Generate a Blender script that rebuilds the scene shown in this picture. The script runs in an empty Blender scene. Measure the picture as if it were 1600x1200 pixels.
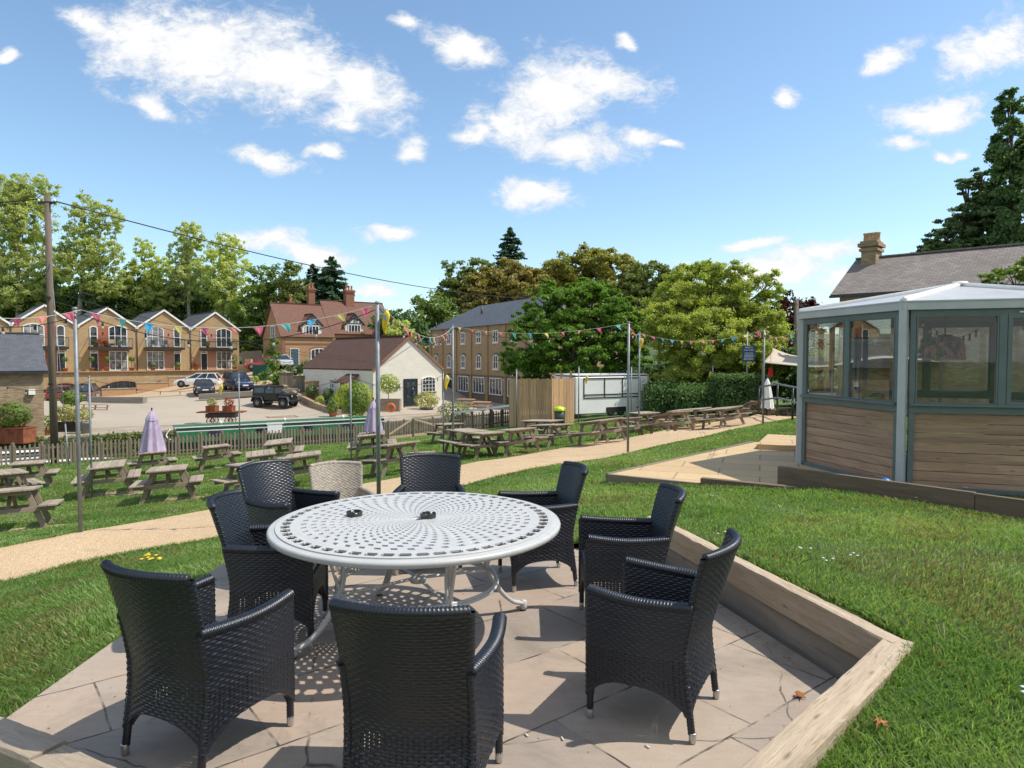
import bpy, math, random
import numpy as np
from mathutils import Vector, Matrix
R = math.radians
scene = bpy.context.scene
COL = scene.collection
# ---------------------------------------------------------------- camera
F = 1067.0; CAMZ = 1.80; PITCH = math.atan(43 / F)
cam = bpy.data.objects.new('camera', bpy.data.cameras.new('camera'))
COL.objects.link(cam); scene.camera = cam
cam.data.sensor_width = 36.0; cam.data.lens = 36.0 * F / 1600.0
cam.data.clip_start = 0.05; cam.data.clip_end = 3000
cam.location = (0, 0, CAMZ); cam.rotation_euler = (math.pi / 2 - PITCH, 0, 0)
# ---------------------------------------------------------------- exposure
scene.view_settings.view_transform = 'Standard'; scene.view_settings.look = 'None'
scene.view_settings.exposure = 1.30; scene.view_settings.gamma = 1.0
scene.view_settings.use_curve_mapping = False
scene.cycles.max_bounces = 8; scene.cycles.transparent_max_bounces = 16
# ---------------------------------------------------------------- sun
SUN = Vector((0.69, -0.03, 1.0)).normalized()
sun = bpy.data.objects.new('sun', bpy.data.lights.new('sun', 'SUN'))
COL.objects.link(sun); sun.data.energy = 2.15; sun.data.angle = R(0.55); sun.data.color = (1.0, 0.94, 0.85)
sun.rotation_euler = (-SUN).to_track_quat('-Z', 'Y').to_euler(); sun.location = (20, -10, 30)
SKY_STRENGTH = 0.15
# ---------------------------------------------------------------- pixel helpers (photo pixels, 1600 x 1200)
def ray(px, py):
    a = (px - 800) / F; b = (600 - py) / F
    return Vector((a, math.cos(PITCH) + b * math.sin(PITCH), -math.sin(PITCH) + b * math.cos(PITCH)))
def at(px, py, Y):
    d = ray(px, py); return Vector((0, 0, CAMZ)) + d * (Y / d.y)
def onz(px, py, z):
    d = ray(px, py); return Vector((0, 0, CAMZ)) + d * ((z - CAMZ) / d.z)
# ---------------------------------------------------------------- world
def lin(c):
    if isinstance(c, str):
        c = [int(c[i:i + 2], 16) / 255 for i in (1, 3, 5)]
        c = [v / 12.92 if v <= 0.04045 else ((v + 0.055) / 1.055) ** 2.4 for v in c]
    return (c[0], c[1], c[2], 1.0)
class G:
    def __init__(s, name=None, tree=None):
        if tree is None:
            s.m = bpy.data.materials.new(name); s.m.use_nodes = True; s.t = s.m.node_tree
            s.t.nodes.clear(); s.out = s.t.nodes.new('ShaderNodeOutputMaterial')
        else:
            s.t = tree
    def n(s, typ, props=None, inp=None):
        nd = s.t.nodes.new('ShaderNode' + typ)
        for k, v in (props or {}).items(): setattr(nd, k, v)
        for k, v in (inp or {}).items():
            if isinstance(v, bpy.types.NodeSocket): s.t.links.new(v, nd.inputs[k])
            else: nd.inputs[k].default_value = v
        return nd
    def math(s, op, a, b=0.0, c=0.0, clamp=False):
        return s.n('Math', {'operation': op, 'use_clamp': clamp}, {0: a, 1: b, 2: c}).outputs[0]
    def vmath(s, op, a, b=(0, 0, 0)):
        return s.n('VectorMath', {'operation': op}, {0: a, 1: b})
    def mix(s, f, a, b, blend='MIX'):
        return s.n('Mix', {'data_type': 'RGBA', 'blend_type': blend}, {0: f, 6: a, 7: b}).outputs[2]
    def rng(s, v, a, b, c=0.0, d=1.0, smooth=False):
        return s.n('MapRange', {'interpolation_type': 'SMOOTHSTEP' if smooth else 'LINEAR'}, {0: v, 1: a, 2: b, 3: c, 4: d}).outputs[0]
    def noise(s, vec, scale, detail=4, rough=0.55, dist=0.0):
        i = {'Scale': scale, 'Detail': detail, 'Roughness': rough, 'Distortion': dist}
        if vec is not None: i['Vector'] = vec
        return s.n('TexNoise', None, i).outputs[0]
    def mapping(s, vec, scale=(1, 1, 1), loc=(0, 0, 0), rot=(0, 0, 0)):
        return s.n('Mapping', None, {'Vector': vec, 'Scale': scale, 'Location': loc, 'Rotation': rot}).outputs[0]
    def uv(s): return s.n('TexCoord').outputs['UV']
    def obj(s): return s.n('TexCoord').outputs['Object']
    def bump(s, h, strength=0.5, dist=0.01):
        return s.n('Bump', None, {'Height': h, 'Strength': strength, 'Distance': dist}).outputs[0]
    def bsdf(s, col, rough=0.6, normal=None, metal=0.0, spec=0.5, extra=None, link=True):
        i = {'Base Color': col, 'Roughness': rough, 'Metallic': metal, 'Specular IOR Level': spec}
        if normal is not None: i['Normal'] = normal
        i.update(extra or {})
        b = s.n('BsdfPrincipled', None, i)
        if link: s.t.links.new(b.outputs[0], s.out.inputs[0])
        return b.outputs[0]
    def fin(s, sh): s.t.links.new(sh, s.out.inputs[0]); return s.m

world = bpy.data.worlds.new('World'); scene.world = world; world.use_nodes = True
wt = world.node_tree; wt.nodes.clear(); W = G(tree=wt)
sky = W.n('TexSky', {'sky_type': 'NISHITA', 'sun_disc': False, 'sun_elevation': math.asin(SUN.z),
                     'sun_rotation': math.atan2(SUN.x, SUN.y), 'altitude': 100.0, 'air_density': 1.0, 'dust_density': 0.6, 'ozone_density': 2.2}).outputs[0]
gen = W.n('TexCoord').outputs['Generated']
sp = W.n('SeparateXYZ', None, {0: gen})
yy = W.math('MAXIMUM', sp.outputs[1], 0.05)
pu = W.math('DIVIDE', sp.outputs[0], yy); pv = W.math('DIVIDE', sp.outputs[2], yy)
P = W.n('CombineXYZ', None, {0: pu, 1: pv, 2: 0.0}).outputs[0]
warp = W.n('TexNoise', None, {'Vector': P, 'Scale': 7.0, 'Detail': 3.0, 'Roughness': 0.6}).outputs[1]
wv = W.vmath('MULTIPLY', W.vmath('SUBTRACT', warp, (0.5, 0.5, 0.5)).outputs[0], (0.10, 0.07, 0)).outputs[0]
Pw = W.vmath('ADD', P, wv).outputs[0]
CLOUDS = [(320, 85, 150, 88, 0), (225, 55, 85, 60, 0), (440, 95, 130, 80, -15), (570, 140, 95, 55, -30), (545, 180, 60, 30, 20), (230, 160, 46, 22, -15),
          (850, 150, 105, 70, 20), (790, 195, 75, 40, 10), (940, 118, 115, 40, -5), (890, 225, 115, 38, 0), (745, 215, 55, 20, 20), (1008, 208, 36, 20, 0),
          (715, 65, 70, 26, -15), (990, 60, 28, 14, 0), (645, 228, 30, 27, 0), (425, 245, 75, 22, -15), (500, 236, 34, 12, 0),
          (838, 302, 70, 27, 0), (597, 371, 44, 12, -5), (602, 448, 34, 13, 0), (1228, 158, 28, 19, 0), (1385, 92, 62, 20, 25), (1555, 80, 95, 48, 15),
          (1460, 175, 100, 26, 8), (1405, 222, 45, 16, 15), (1480, 228, 26, 9, 0), (1178, 385, 60, 10, 5), (1280, 398, 110, 22, 5), (1200, 425, 160, 22, 0), (410, 378, 80, 20, 0),
          (490, 400, 95, 20, -8), (8, 80, 24, 14, 0), (150, 25, 55, 25, -20), (1050, 220, 22, 8, 0), (640, 30, 30, 16, 0), (1350, 440, 90, 26, 0)]
acc = None
for (cx, cy, rx, ry, rot) in CLOUDS:
    d = ray(cx, cy); c = (d.x / d.y, d.z / d.y, 0)
    mp = W.n('Mapping', {'vector_type': 'TEXTURE'}, {'Vector': Pw, 'Location': c, 'Rotation': (0, 0, R(rot)), 'Scale': (rx * 1.05 / F, ry * 1.05 / F, 1)}).outputs[0]
    l = W.n('VectorMath', {'operation': 'LENGTH'}, {0: mp}).outputs[1]
    v = W.math('SUBTRACT', 1.0, l)
    acc = v if acc is None else W.math('SMOOTH_MAX', acc, v, 0.18)
st = W.mapping(P, (1.0, 1.7, 1.0))
n1 = W.noise(st, 9.0, 12, 0.68, 0.35); n2 = W.noise(st, 28.0, 8, 0.7, .6); n3 = W.noise(st, 75.0, 5, 0.7, .8)
dens = W.math('ADD', W.math('MULTIPLY', acc, 1.5), W.math('MULTIPLY', W.math('SUBTRACT', n1, 0.485), 2.3))
dens = W.math('ADD', dens, W.math('ADD', W.math('MULTIPLY', W.math('SUBTRACT', n2, .5), 1.7), W.math('MULTIPLY', W.math('SUBTRACT', n3, .5), .6)))
mask = W.rng(dens, -0.12, 1.05, 0, 0.98, True)
veil = W.rng(W.noise(W.mapping(P, (1.2, 7.0, 1)), 3.0, 6, 0.6), 0.55, 0.85, 0, 0.16, True)
veil = W.math('MULTIPLY', veil, W.rng(pv, 0.02, 0.35, 1.0, 0.15))
low = W.rng(pv, 0.02, 0.2, 0.12, 0.0)
mask = W.math('MAXIMUM', mask, W.math('MAXIMUM', veil, low))
front = W.rng(sp.outputs[1], 0.05, 0.2)
back = W.math('MULTIPLY', W.rng(W.noise(gen, 3.0, 6, 0.6), 0.40, 0.52, 0, 0.9, True), W.math('SUBTRACT', 1.0, front))  # added clouds behind the camera, unseen, thickened to raise the fill light
mask = W.math('ADD', W.math('MULTIPLY', mask, front), back, clamp=True)
body = W.rng(W.math('ADD', dens, W.math('MULTIPLY', W.math('SUBTRACT', n2, .5), 1.4)), 0.0, 1.3)
ccol = W.mix(body, (2.15, 2.25, 2.4, 1), (2.85, 2.85, 2.85, 1))
skyc = W.mix(1.0, sky, (.525, .56, .545, 1), 'MULTIPLY')
bgc = W.mix(mask, skyc, ccol)
bg = W.n('Background', None, {'Color': bgc, 'Strength': SKY_STRENGTH})
wo = W.n('OutputWorld'); wt.links.new(bg.outputs[0], wo.inputs[0])

# ---------------------------------------------------------------- mesh builder
rnd = random.Random(7)
class MB:
    """collects boxes, beams, tubes; build() links them as ONE mesh object"""
    def __init__(s, M=None, auto=False):
        s.v = []; s.f = []; s.uv = []; s.mi = []; s.sm = []; s.M = M; s.auto = auto
    def add(s, vs, fs, uvs=None, mat=0, smooth=False, M=None):
        b = len(s.v)
        for p in vs:
            p = Vector(p)
            if M is not None: p = M @ p
            if s.M is not None: p = s.M @ p
            s.v.append(p)
        for k, f in enumerate(fs):
            g = [b + i for i in f]; s.f.append(g); s.mi.append(mat); s.sm.append(smooth)
            if uvs is not None and not s.auto: s.uv.append(uvs[k])
            else: s.uv.append(None)
    def box(s, c, d, rz=0, mat=0, M=None, tap=1.0):
        cx, cy, cz = c; x, y, z = [q / 2 for q in d]
        vs = [(-x, -y, -z), (x, -y, -z), (x, y, -z), (-x, y, -z), (-x * tap, -y * tap, z), (x * tap, -y * tap, z), (x * tap, y * tap, z), (-x * tap, y * tap, z)]
        fs = [(0, 3, 2, 1), (4, 5, 6, 7), (0, 1, 5, 4), (1, 2, 6, 5), (2, 3, 7, 6), (3, 0, 4, 7)]
        L = max(range(3), key=lambda i: d[i]); o1 = rnd.uniform(0, 9); o2 = rnd.uniform(0, 9)
        nrm = [2, 2, 1, 0, 1, 0]; uvs = []
        for f, na in zip(fs, nrm):
            ax = [i for i in range(3) if i != na]
            if L in ax: ax = [L] + [i for i in ax if i != L]
            uvs.append([(vs[i][ax[0]] + o1, vs[i][ax[1]] + o2 + na * .37) for i in f])
        T = Matrix.Translation((cx, cy, cz)) @ Matrix.Rotation(rz, 4, 'Z')
        if M is not None: T = M @ T
        s.add(vs, fs, uvs, mat, False, T)
    def beam(s, p0, p1, w, h, mat=0, up=(0, 0, 1)):
        p0 = Vector(p0); p1 = Vector(p1); d = p1 - p0; L = d.length
        if L < 1e-6: return
        x = d / L; u = Vector(up)
        if abs(x.dot(u)) > .98: u = Vector((0, 1, 0)) if abs(x.y) < .9 else Vector((1, 0, 0))
        y = u.cross(x).normalized(); z = x.cross(y)
        T = Matrix((x, y, z)).transposed().to_4x4(); T.translation = (p0 + p1) / 2
        s.box((0, 0, 0), (L, w, h), mat=mat, M=T)
    def tube(s, pts, r, n=8, mat=0, caps=True, smooth=True):
        pts = [Vector(p) for p in pts]; k = len(pts)
        rs = r if isinstance(r, (list, tuple)) else [r] * k
        vs = []; fs = []; uvs = []; prev = None; L = 0
        Ls = []
        for i, p in enumerate(pts):
            t = (pts[min(i + 1, k - 1)] - pts[max(i - 1, 0)]).normalized()
            if prev is None:
                a = Vector((0, 0, 1)) if abs(t.z) < .9 else Vector((1, 0, 0))
                prev = t.cross(a).normalized()
            prev = (prev - t * prev.dot(t)).normalized(); q = t.cross(prev)
            for j in range(n):
                an = 2 * math.pi * j / n; vs.append(p + (prev * math.cos(an) + q * math.sin(an)) * rs[i])
            if i: L += (p - pts[i - 1]).length
            Ls.append(L)
        o = rnd.uniform(0, 9)
        for i in range(k - 1):
            for j in range(n):
                j2 = (j + 1) % n; fs.append((i * n + j, i * n + j2, (i + 1) * n + j2, (i + 1) * n + j))
                c = 2 * math.pi * max(rs) / n
                uvs.append([(Ls[i] + o, j * c), (Ls[i] + o, (j + 1) * c), (Ls[i + 1] + o, (j + 1) * c), (Ls[i + 1] + o, j * c)])
        if caps:
            fs.append(tuple(reversed(range(n)))); fs.append(tuple((k - 1) * n + j for j in range(n)))
            uvs += [[(vs[i][0], vs[i][1]) for i in fs[-2]], [(vs[i][0], vs[i][1]) for i in fs[-1]]]
        s.add(vs, fs, uvs, mat, smooth)
    def lathe(s, prof, c=(0, 0, 0), n=24, mat=0, smooth=True, M=None):
        vs = []; fs = []
        for (r, z) in prof:
            for j in range(n):
                a = 2 * math.pi * j / n; vs.append((c[0] + r * math.cos(a), c[1] + r * math.sin(a), c[2] + z))
        for i in range(len(prof) - 1):
            for j in range(n):
                j2 = (j + 1) % n; fs.append((i * n + j, i * n + j2, (i + 1) * n + j2, (i + 1) * n + j))
        s.add(vs, fs, None, mat, smooth, M)
    def prism(s, poly, axis, a, b, mat=0, M=None):
        """poly: 2d points in the plane normal to axis ('x','y','z'); extruded from a to b"""
        n = len(poly)
        mk = {'x': lambda p, q: (q, p[0], p[1]), 'y': lambda p, q: (p[0], q, p[1]), 'z': lambda p, q: (p[0], p[1], q)}[axis]
        vs = [mk(p, a) for p in poly] + [mk(p, b) for p in poly]
        fs = [tuple(range(n)), tuple(reversed(range(n, 2 * n)))] + [((i + 1) % n, i, n + i, n + (i + 1) % n) for i in range(n)]
        s.add(vs, fs, None, mat, False, M)
    def quad(s, *p, mat=0): s.add(p, [tuple(range(len(p)))], None, mat)
    def slab(s, pts, th, mat=0):
        """pts: planar polygon; thickened along its normal by -th"""
        pts = [Vector(p) for p in pts]; nrm = (pts[1] - pts[0]).cross(pts[2] - pts[0]).normalized(); n = len(pts)
        vs = pts + [p - nrm * th for p in pts]
        fs = [tuple(range(n)), tuple(reversed(range(n, 2 * n)))] + [((i + 1) % n, i, n + i, n + (i + 1) % n) for i in range(n)]
        s.add(vs, fs, None, mat)
    def build(s, name, mats, parent=None, fixn=True, bevel=0, loc=None):
        me = bpy.data.meshes.new(name); me.from_pydata([tuple(p) for p in s.v], [], s.f)
        if not isinstance(mats, (list, tuple)): mats = [mats]
        for m in mats: me.materials.append(m)
        me.polygons.foreach_set('material_index', s.mi); me.polygons.foreach_set('use_smooth', s.sm)
        me.update()
        ul = me.uv_layers.new(name='UVMap'); dat = []
        for k, p in enumerate(me.polygons):
            u = s.uv[k]
            if u is None:
                n = p.normal
                if abs(n.z) > .97: u = [(s.v[i].x, s.v[i].y) for i in s.f[k]]
                else:
                    t = Vector((-n.y, n.x, 0)).normalized(); b = n.cross(t)
                    u = [(s.v[i].dot(t), s.v[i].dot(b)) for i in s.f[k]]
            for q in u: dat += [q[0], q[1]]
        ul.data.foreach_set('uv', dat)
        if fixn:
            import bmesh
            bm = bmesh.new(); bm.from_mesh(me); bmesh.ops.recalc_face_normals(bm, faces=bm.faces); bm.to_mesh(me); bm.free()
        o = bpy.data.objects.new(name, me); COL.objects.link(o)
        if parent is not None: o.parent = parent
        if loc is not None: o.location = loc
        if bevel:
            b = o.modifiers.new('bevel', 'BEVEL'); b.width = bevel; b.segments = 2; b.limit_method = 'ANGLE'
        return o
def tag(o, label=None, cat=None, group=None, kind=None):
    if label: o['label'] = label
    if cat: o['category'] = cat
    if group: o['group'] = group
    if kind: o['kind'] = kind
    return o
def thing(name, label, cat, loc=(0, 0, 0), rz=0.0, group=None):
    o = bpy.data.objects.new(name, None); COL.objects.link(o); o.empty_display_size = .2
    o.location = loc; o.rotation_euler = (0, 0, rz)
    return tag(o, label, cat, group)
def dup(root, loc=None, rz=None, label=None, group=None, scale=None):
    def cp(o, par):
        c = o.copy(); COL.objects.link(c)
        if par is not None: c.parent = par
        for ch in kids[o]: cp(ch, c)
        return c
    kids = {}
    def walk(o):
        kids[o] = list(o.children)
        for ch in kids[o]: walk(ch)
    walk(root)
    r = cp(root, None)
    if loc is not None: r.location = loc
    if rz is not None: r.rotation_euler = (0, 0, rz)
    if scale is not None: r.scale = (scale,) * 3
    if label: r['label'] = label
    if group: r['group'] = group
    return r
def npmesh(name, V, Fq, mat, parent=None, smooth=False, col=None, k=4):
    """fast mesh from numpy arrays; Fq is (n,k)"""
    me = bpy.data.meshes.new(name); n = len(Fq)
    me.vertices.add(len(V)); me.vertices.foreach_set('co', np.asarray(V, np.float32).ravel())
    me.loops.add(n * k); me.loops.foreach_set('vertex_index', np.asarray(Fq, np.int32).ravel())
    me.polygons.add(n); me.polygons.foreach_set('loop_start', np.arange(0, n * k, k, dtype=np.int32))
    try: me.polygons.foreach_set('loop_total', np.full(n, k, np.int32))
    except Exception: pass
    me.materials.append(mat); me.update(calc_edges=True)
    if smooth: me.polygons.foreach_set('use_smooth', np.ones(n, bool))
    if col is not None:
        a = me.color_attributes.new('tint', 'FLOAT_COLOR', 'POINT'); a.data.foreach_set('color', np.asarray(col, np.float32).ravel())
    o = bpy.data.objects.new(name, me); COL.objects.link(o)
    if parent is not None: o.parent = parent
    return o

# ---------------------------------------------------------------- materials
MAT = {}
def m_plain(name, col, rough=0.6, metal=0.0, var=0.12, sc=4.0, bump=0.0, bsc=40, spec=0.5, col2=None, vsc=(1, 1, 1)):
    g = G(name); c = lin(col); c2 = lin(col2) if col2 else tuple([q * (1 - var * 2) for q in c[:3]] + [1])
    if not col2: c = tuple([min(1, q * (1 + var)) for q in c[:3]] + [1])
    o = g.obj()
    if vsc != (1, 1, 1): o = g.mapping(o, vsc)
    nz = g.noise(o, sc, 6, 0.6)
    cc = g.mix(g.rng(nz, 0.3, 0.7), c2, c)
    nb = g.bump(g.noise(o, bsc, 4, 0.6), bump, 0.01) if bump else None
    g.bsdf(cc, rough, nb, metal, spec); MAT[name] = g.m; return g.m
def m_brick(name, c1, c2, mortar, bw=0.225, bh=0.075, rough=0.85, stain=0.35, bump=0.4, ms=0.008, vec=None, rot=0):
    g = G(name); uv = g.uv()
    if rot: uv = g.mapping(uv, rot=(0, 0, rot))
    b = g.n('TexBrick', None, {'Vector': uv, 'Color1': lin(c1), 'Color2': lin(c2), 'Mortar': lin(mortar), 'Scale': 1.0, 'Mortar Size': ms,
                               'Mortar Smooth': 0.2, 'Bias': 0.0, 'Brick Width': bw, 'Row Height': bh})
    o = g.obj()
    nz = g.rng(g.noise(o, 0.7, 6, 0.6), 0.3, 0.75)
    n3 = g.rng(g.noise(o, 9.0, 3, 0.7), 0.25, 0.75)
    c = g.mix(g.math('MULTIPLY', nz, stain), b.outputs[0], lin((.10, .085, .06)), 'MIX')
    c = g.mix(g.math('MULTIPLY', n3, 0.3), c, g.mix(1.0, c, (1.5, 1.4, 1.3, 1), 'MULTIPLY'))
    g.bsdf(c, rough, g.bump(g.math('SUBTRACT', g.math('MULTIPLY', n3, 0.3), b.outputs[1]), bump, 0.01)); MAT[name] = g.m; return g.m
def m_wood(name, c1, c2, rough=0.8, gs=9.0, stretch=12.0, bump=0.5, dark=0.5, knots=True):
    g = G(name); uv = g.uv()
    v = g.mapping(uv, (gs / stretch, gs, 1)); v2 = g.mapping(uv, (gs * 5 / stretch, gs * 7, 1))
    a = g.noise(v, 1.0, 6, 0.65, 1.2); b = g.noise(v2, 1.0, 5, 0.7, 0.4)
    c = g.mix(g.rng(a, 0.3, 0.7), lin(c1), lin(c2))
    c = g.mix(g.math('MULTIPLY', g.rng(b, 0.55, 0.75), dark), c, lin((.05, .04, .03)))
    isl = g.n('NewGeometry').outputs['Random Per Island']
    c = g.mix(1.0, c, g.mix(isl, (.78, .78, .8, 1), (1.18, 1.15, 1.1, 1)), 'MULTIPLY')
    if knots:
        vo = g.n('TexVoronoi', None, {'Vector': g.mapping(uv, (2.2, 7.0, 1)), 'Scale': 1.0}).outputs[0]
        c = g.mix(g.rng(vo, 0.03, 0.10, 0.6, 0.0), c, lin((.07, .04, .02)))
    h = g.math('ADD', g.math('MULTIPLY', a, 0.5), b)
    g.bsdf(c, rough, g.bump(h, bump, 0.006)); MAT[name] = g.m; return g.m
def m_leaf(name, c1, c2, c3=None, trans=0.4, rough=0.55, sc=0.5):
    g = G(name); geo = g.n('NewGeometry'); isl = geo.outputs['Random Per Island']
    nz = g.rng(g.noise(geo.outputs['Position'], sc, 3, 0.6), 0.32, 0.68)
    c = g.mix(isl, lin(c1), lin(c2))
    c = g.mix(g.math('MULTIPLY', nz, 0.55), c, lin(c3 if c3 else c2))
    p = g.bsdf(c, rough, spec=0.25, link=False)
    ct = g.mix(1.0, c, (1.35, 1.5, 0.6, 1), 'MULTIPLY')
    t = g.n('BsdfTranslucent', None, {0: ct}).outputs[0]
    g.fin(g.n('MixShader', None, {0: trans, 1: p, 2: t}).outputs[0]); MAT[name] = g.m; return g.m
def m_flag(name, col):
    g = G(name); p = g.bsdf(lin(col), .8, spec=.2, link=False); t = g.n('BsdfTranslucent', None, {0: lin(col)}).outputs[0]
    g.fin(g.n('MixShader', None, {0: .5, 1: p, 2: t}).outputs[0]); return g.m
def m_glass(name, tint=(.02, .025, .03), rough=0.03):
    g = G(name); o = g.obj()
    c = g.mix(g.rng(g.noise(o, 1.7, 2), .4, .6), lin(tint), lin(tuple(q * 3 for q in tint)))
    g.bsdf(c, rough, g.bump(g.noise(o, 2.0, 1), 0.05, 0.05), spec=0.9); MAT[name] = g.m; return g.m

m_plain('steel', (.22, .24, .25), .5, .3, .15, 6, .15, 60)
m_plain('white_paint', (.78, .78, .76), .45, var=.05)
m_plain('cast_white', (.46, .46, .445), .33, var=.04, sc=9, bump=.12, bsc=70)
m_plain('black_metal', (.03, .03, .033), .4, var=.2)
m_plain('rubber', (.018, .018, .018), .75)
m_plain('ferrule', (.55, .53, .5), .35, .85)
m_plain('ash', (.035, .036, .038), .45)
m_plain('slate_grey_frame', (.115, .15, .145), .45, var=.08)
m_plain('alu_fascia', (.45, .47, .475), .4, .1, .05)
m_plain('roof_panel', (.44, .44, .43), .35, .0, .08, 2)
m_plain('gravel_bin', (.05, .06, .05), .5)
m_plain('lime', (.55, .72, .03), .4)
m_plain('terracotta', (.33, .12, .06), .8)
m_plain('corten', (.27, .085, .035), .85, var=.3, sc=3, bump=.2)
m_plain('rust_red', (.22, .055, .035), .8, var=.3)
m_plain('narrow_green', (.015, .13, .045), .3, var=.15)
m_plain('boat_black', (.02, .022, .025), .35)
m_plain('stone_wall', (.16, .15, .11), .9, var=.35, sc=2.5, bump=.8, bsc=6)
m_plain('coping', (.36, .32, .26), .85, var=.2, sc=3, bump=.3)
m_plain('orange', (.75, .16, .04), .5)
m_plain('yellow_bag', (.85, .58, .02), .45, var=.15, sc=9)
m_plain('grey_print', (.35, .36, .4), .6)
m_plain('lilac', (.40, .33, .46), .85, var=.12, sc=3, bump=.2, bsc=25)
m_plain('cream_cloth', (.46, .40, .31), .85, var=.06, sc=1.5)
m_plain('white_cloth', (.75, .75, .74), .85, var=.06)
m_plain('render_cream', (.66, .63, .55), .85, var=.05, sc=1.2, bump=.35, bsc=7, vsc=(1, 1, 3))
m_plain('chimney_pot', (.50, .20, .10), .85, var=.2)
m_plain('pot_buff', (.50, .33, .18), .85, var=.2)
m_plain('dark_door', (.016, .022, .032), .4)
m_plain('blue_door', (.05, .10, .13), .5)
m_plain('cabinet_green', (.01, .09, .06), .45)
m_plain('plastic_grey', (.22, .25, .25), .7)
m_plain('soil', (.10, .075, .05), .95, var=.3, sc=8, bump=.6)
m_plain('bare_earth', (.36, .27, .17), .95, var=.3, sc=4, bump=.5)
m_plain('sign_blue', (.012, .06, .14), .4)
m_plain('sign_white', (.75, .78, .8), .5)
m_plain('red_cloth', (.6, .03, .02), .6)
m_plain('bulb_glass', (.45, .44, .40), .12, spec=.8)
m_plain('cable_black', (.02, .02, .02), .6)
m_plain('rope_white', (.6, .6, .57), .8)
m_plain('trailer_white', (.80, .81, .81), .4, var=.04, sc=1)
m_plain('bark', (.13, .10, .075), .95, var=.35, sc=5, bump=.8, bsc=12)
m_plain('bark_pale', (.34, .31, .26), .9, var=.3, sc=5, bump=.5, bsc=12)
m_plain('dry_leaf', (.32, .13, .03), .8, var=.35, sc=30)
m_plain('butt', (.72, .68, .6), .8)
m_plain('concrete', (.42, .38, .32), .9, var=.12, sc=1.2, bump=.3)
m_plain('daisy', (.75, .75, .7), .7)
m_plain('yellow_petal', (.85, .62, .03), .6)
m_glass('glass_dark'); m_glass('glass_curtain', (.10, .10, .10))
m_glass('car_glass', (.012, .015, .018))
g = G('clear_glass')
lw = g.n('LayerWeight', None, {'Blend': 0.25}).outputs[0]
gl = g.n('BsdfGlossy', None, {'Roughness': 0.01, 'Color': (1, 1, 1, 1)}).outputs[0]
tr = g.n('BsdfTransparent', None, {0: (.90, .92, .915, 1)}).outputs[0]
MAT['clear_glass'] = g.fin(g.n('MixShader', None, {0: g.rng(lw, 0, 1, .028, .24), 1: tr, 2: gl}).outputs[0])
m_brick('brick_yellow', (.46, .31, .14), (.34, .22, .10), (.38, .32, .23))
m_brick('brick_stock', (.44, .305, .155), (.33, .23, .12), (.25, .20, .14), stain=.25)
m_brick('brick_old', (.40, .29, .17), (.22, .15, .09), (.30, .26, .19), stain=.45)
m_brick('brick_red', (.27, .09, .045), (.19, .065, .038), (.28, .2, .14))
m_brick('brick_orange', (.40, .23, .11), (.32, .17, .08), (.35, .26, .17), stain=.15)
m_brick('brick_dark', (.17, .13, .10), (.12, .095, .075), (.16, .14, .12))  # dark brown brick of the mill ground floor, lintels and string course
m_brick('tile_red', (.19, .085, .058), (.14, .062, .045), (.05, .025, .02), .18, .11, stain=.35, bump=.8, ms=.006)
m_brick('tile_brown', (.105, .05, .034), (.075, .036, .027), (.03, .018, .015), .18, .11, stain=.2, bump=.8, ms=.006)
m_brick('slate', (.085, .095, .115), (.06, .07, .085), (.03, .03, .04), .3, .2, stain=.15, bump=.6, rough=.6, ms=.006)
m_brick('slate_old', (.25, .22, .205), (.17, .15, .145), (.05, .05, .045), .28, .17, stain=.55, bump=.9, rough=.8, ms=.008)
m_brick('clap_red', (.38, .12, .06), (.30, .10, .05), (.10, .04, .03), 3.0, .14, stain=.2)
m_wood('cedar_clad', (.44, .25, .16), (.36, .21, .15), gs=6)
m_wood('weathered', (.40, .335, .26), (.25, .205, .155), gs=14, dark=.6)
m_wood('weathered_dark', (.33, .27, .20), (.20, .16, .115), gs=14, dark=.6)
m_wood('fence_grey', (.27, .225, .17), (.16, .13, .095), gs=10)
m_wood('fence_new', (.56, .37, .21), (.38, .235, .13), gs=8, dark=.35)
m_wood('fence_dark', (.11, .09, .07), (.06, .05, .04), gs=10)
m_wood('sleeper', (.50, .405, .295), (.33, .255, .175), gs=10, stretch=10, bump=1.0, dark=.75)
m_wood('sleeper_dark', (.20, .15, .10), (.12, .085, .055), gs=7, stretch=9, bump=.9)
m_wood('cladding', (.50, .345, .23), (.25, .15, .095), gs=5, stretch=10, bump=.5, dark=.75)
m_wood('pole_wood', (.17, .13, .10), (.09, .07, .055), gs=8)
m_wood('baulk', (.34, .31, .27), (.2, .18, .15), gs=5)
# near-black woven plastic: a bluish clear sheen comes from its gloss
g = G('rattan_black'); o_ = g.obj()
v_ = g.noise(o_, 60, 3, .6)
g.bsdf(g.mix(v_, (.004, .006, .010, 1), (.011, .015, .025, 1)), g.rng(v_, .3, .7, .30, .5), g.bump(g.noise(o_, 400, 2), .15, .001), spec=.62)
MAT['rattan_black'] = g.m
m_plain('rattan_beige', (.36, .315, .255), .6, var=.2, sc=40)
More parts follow.
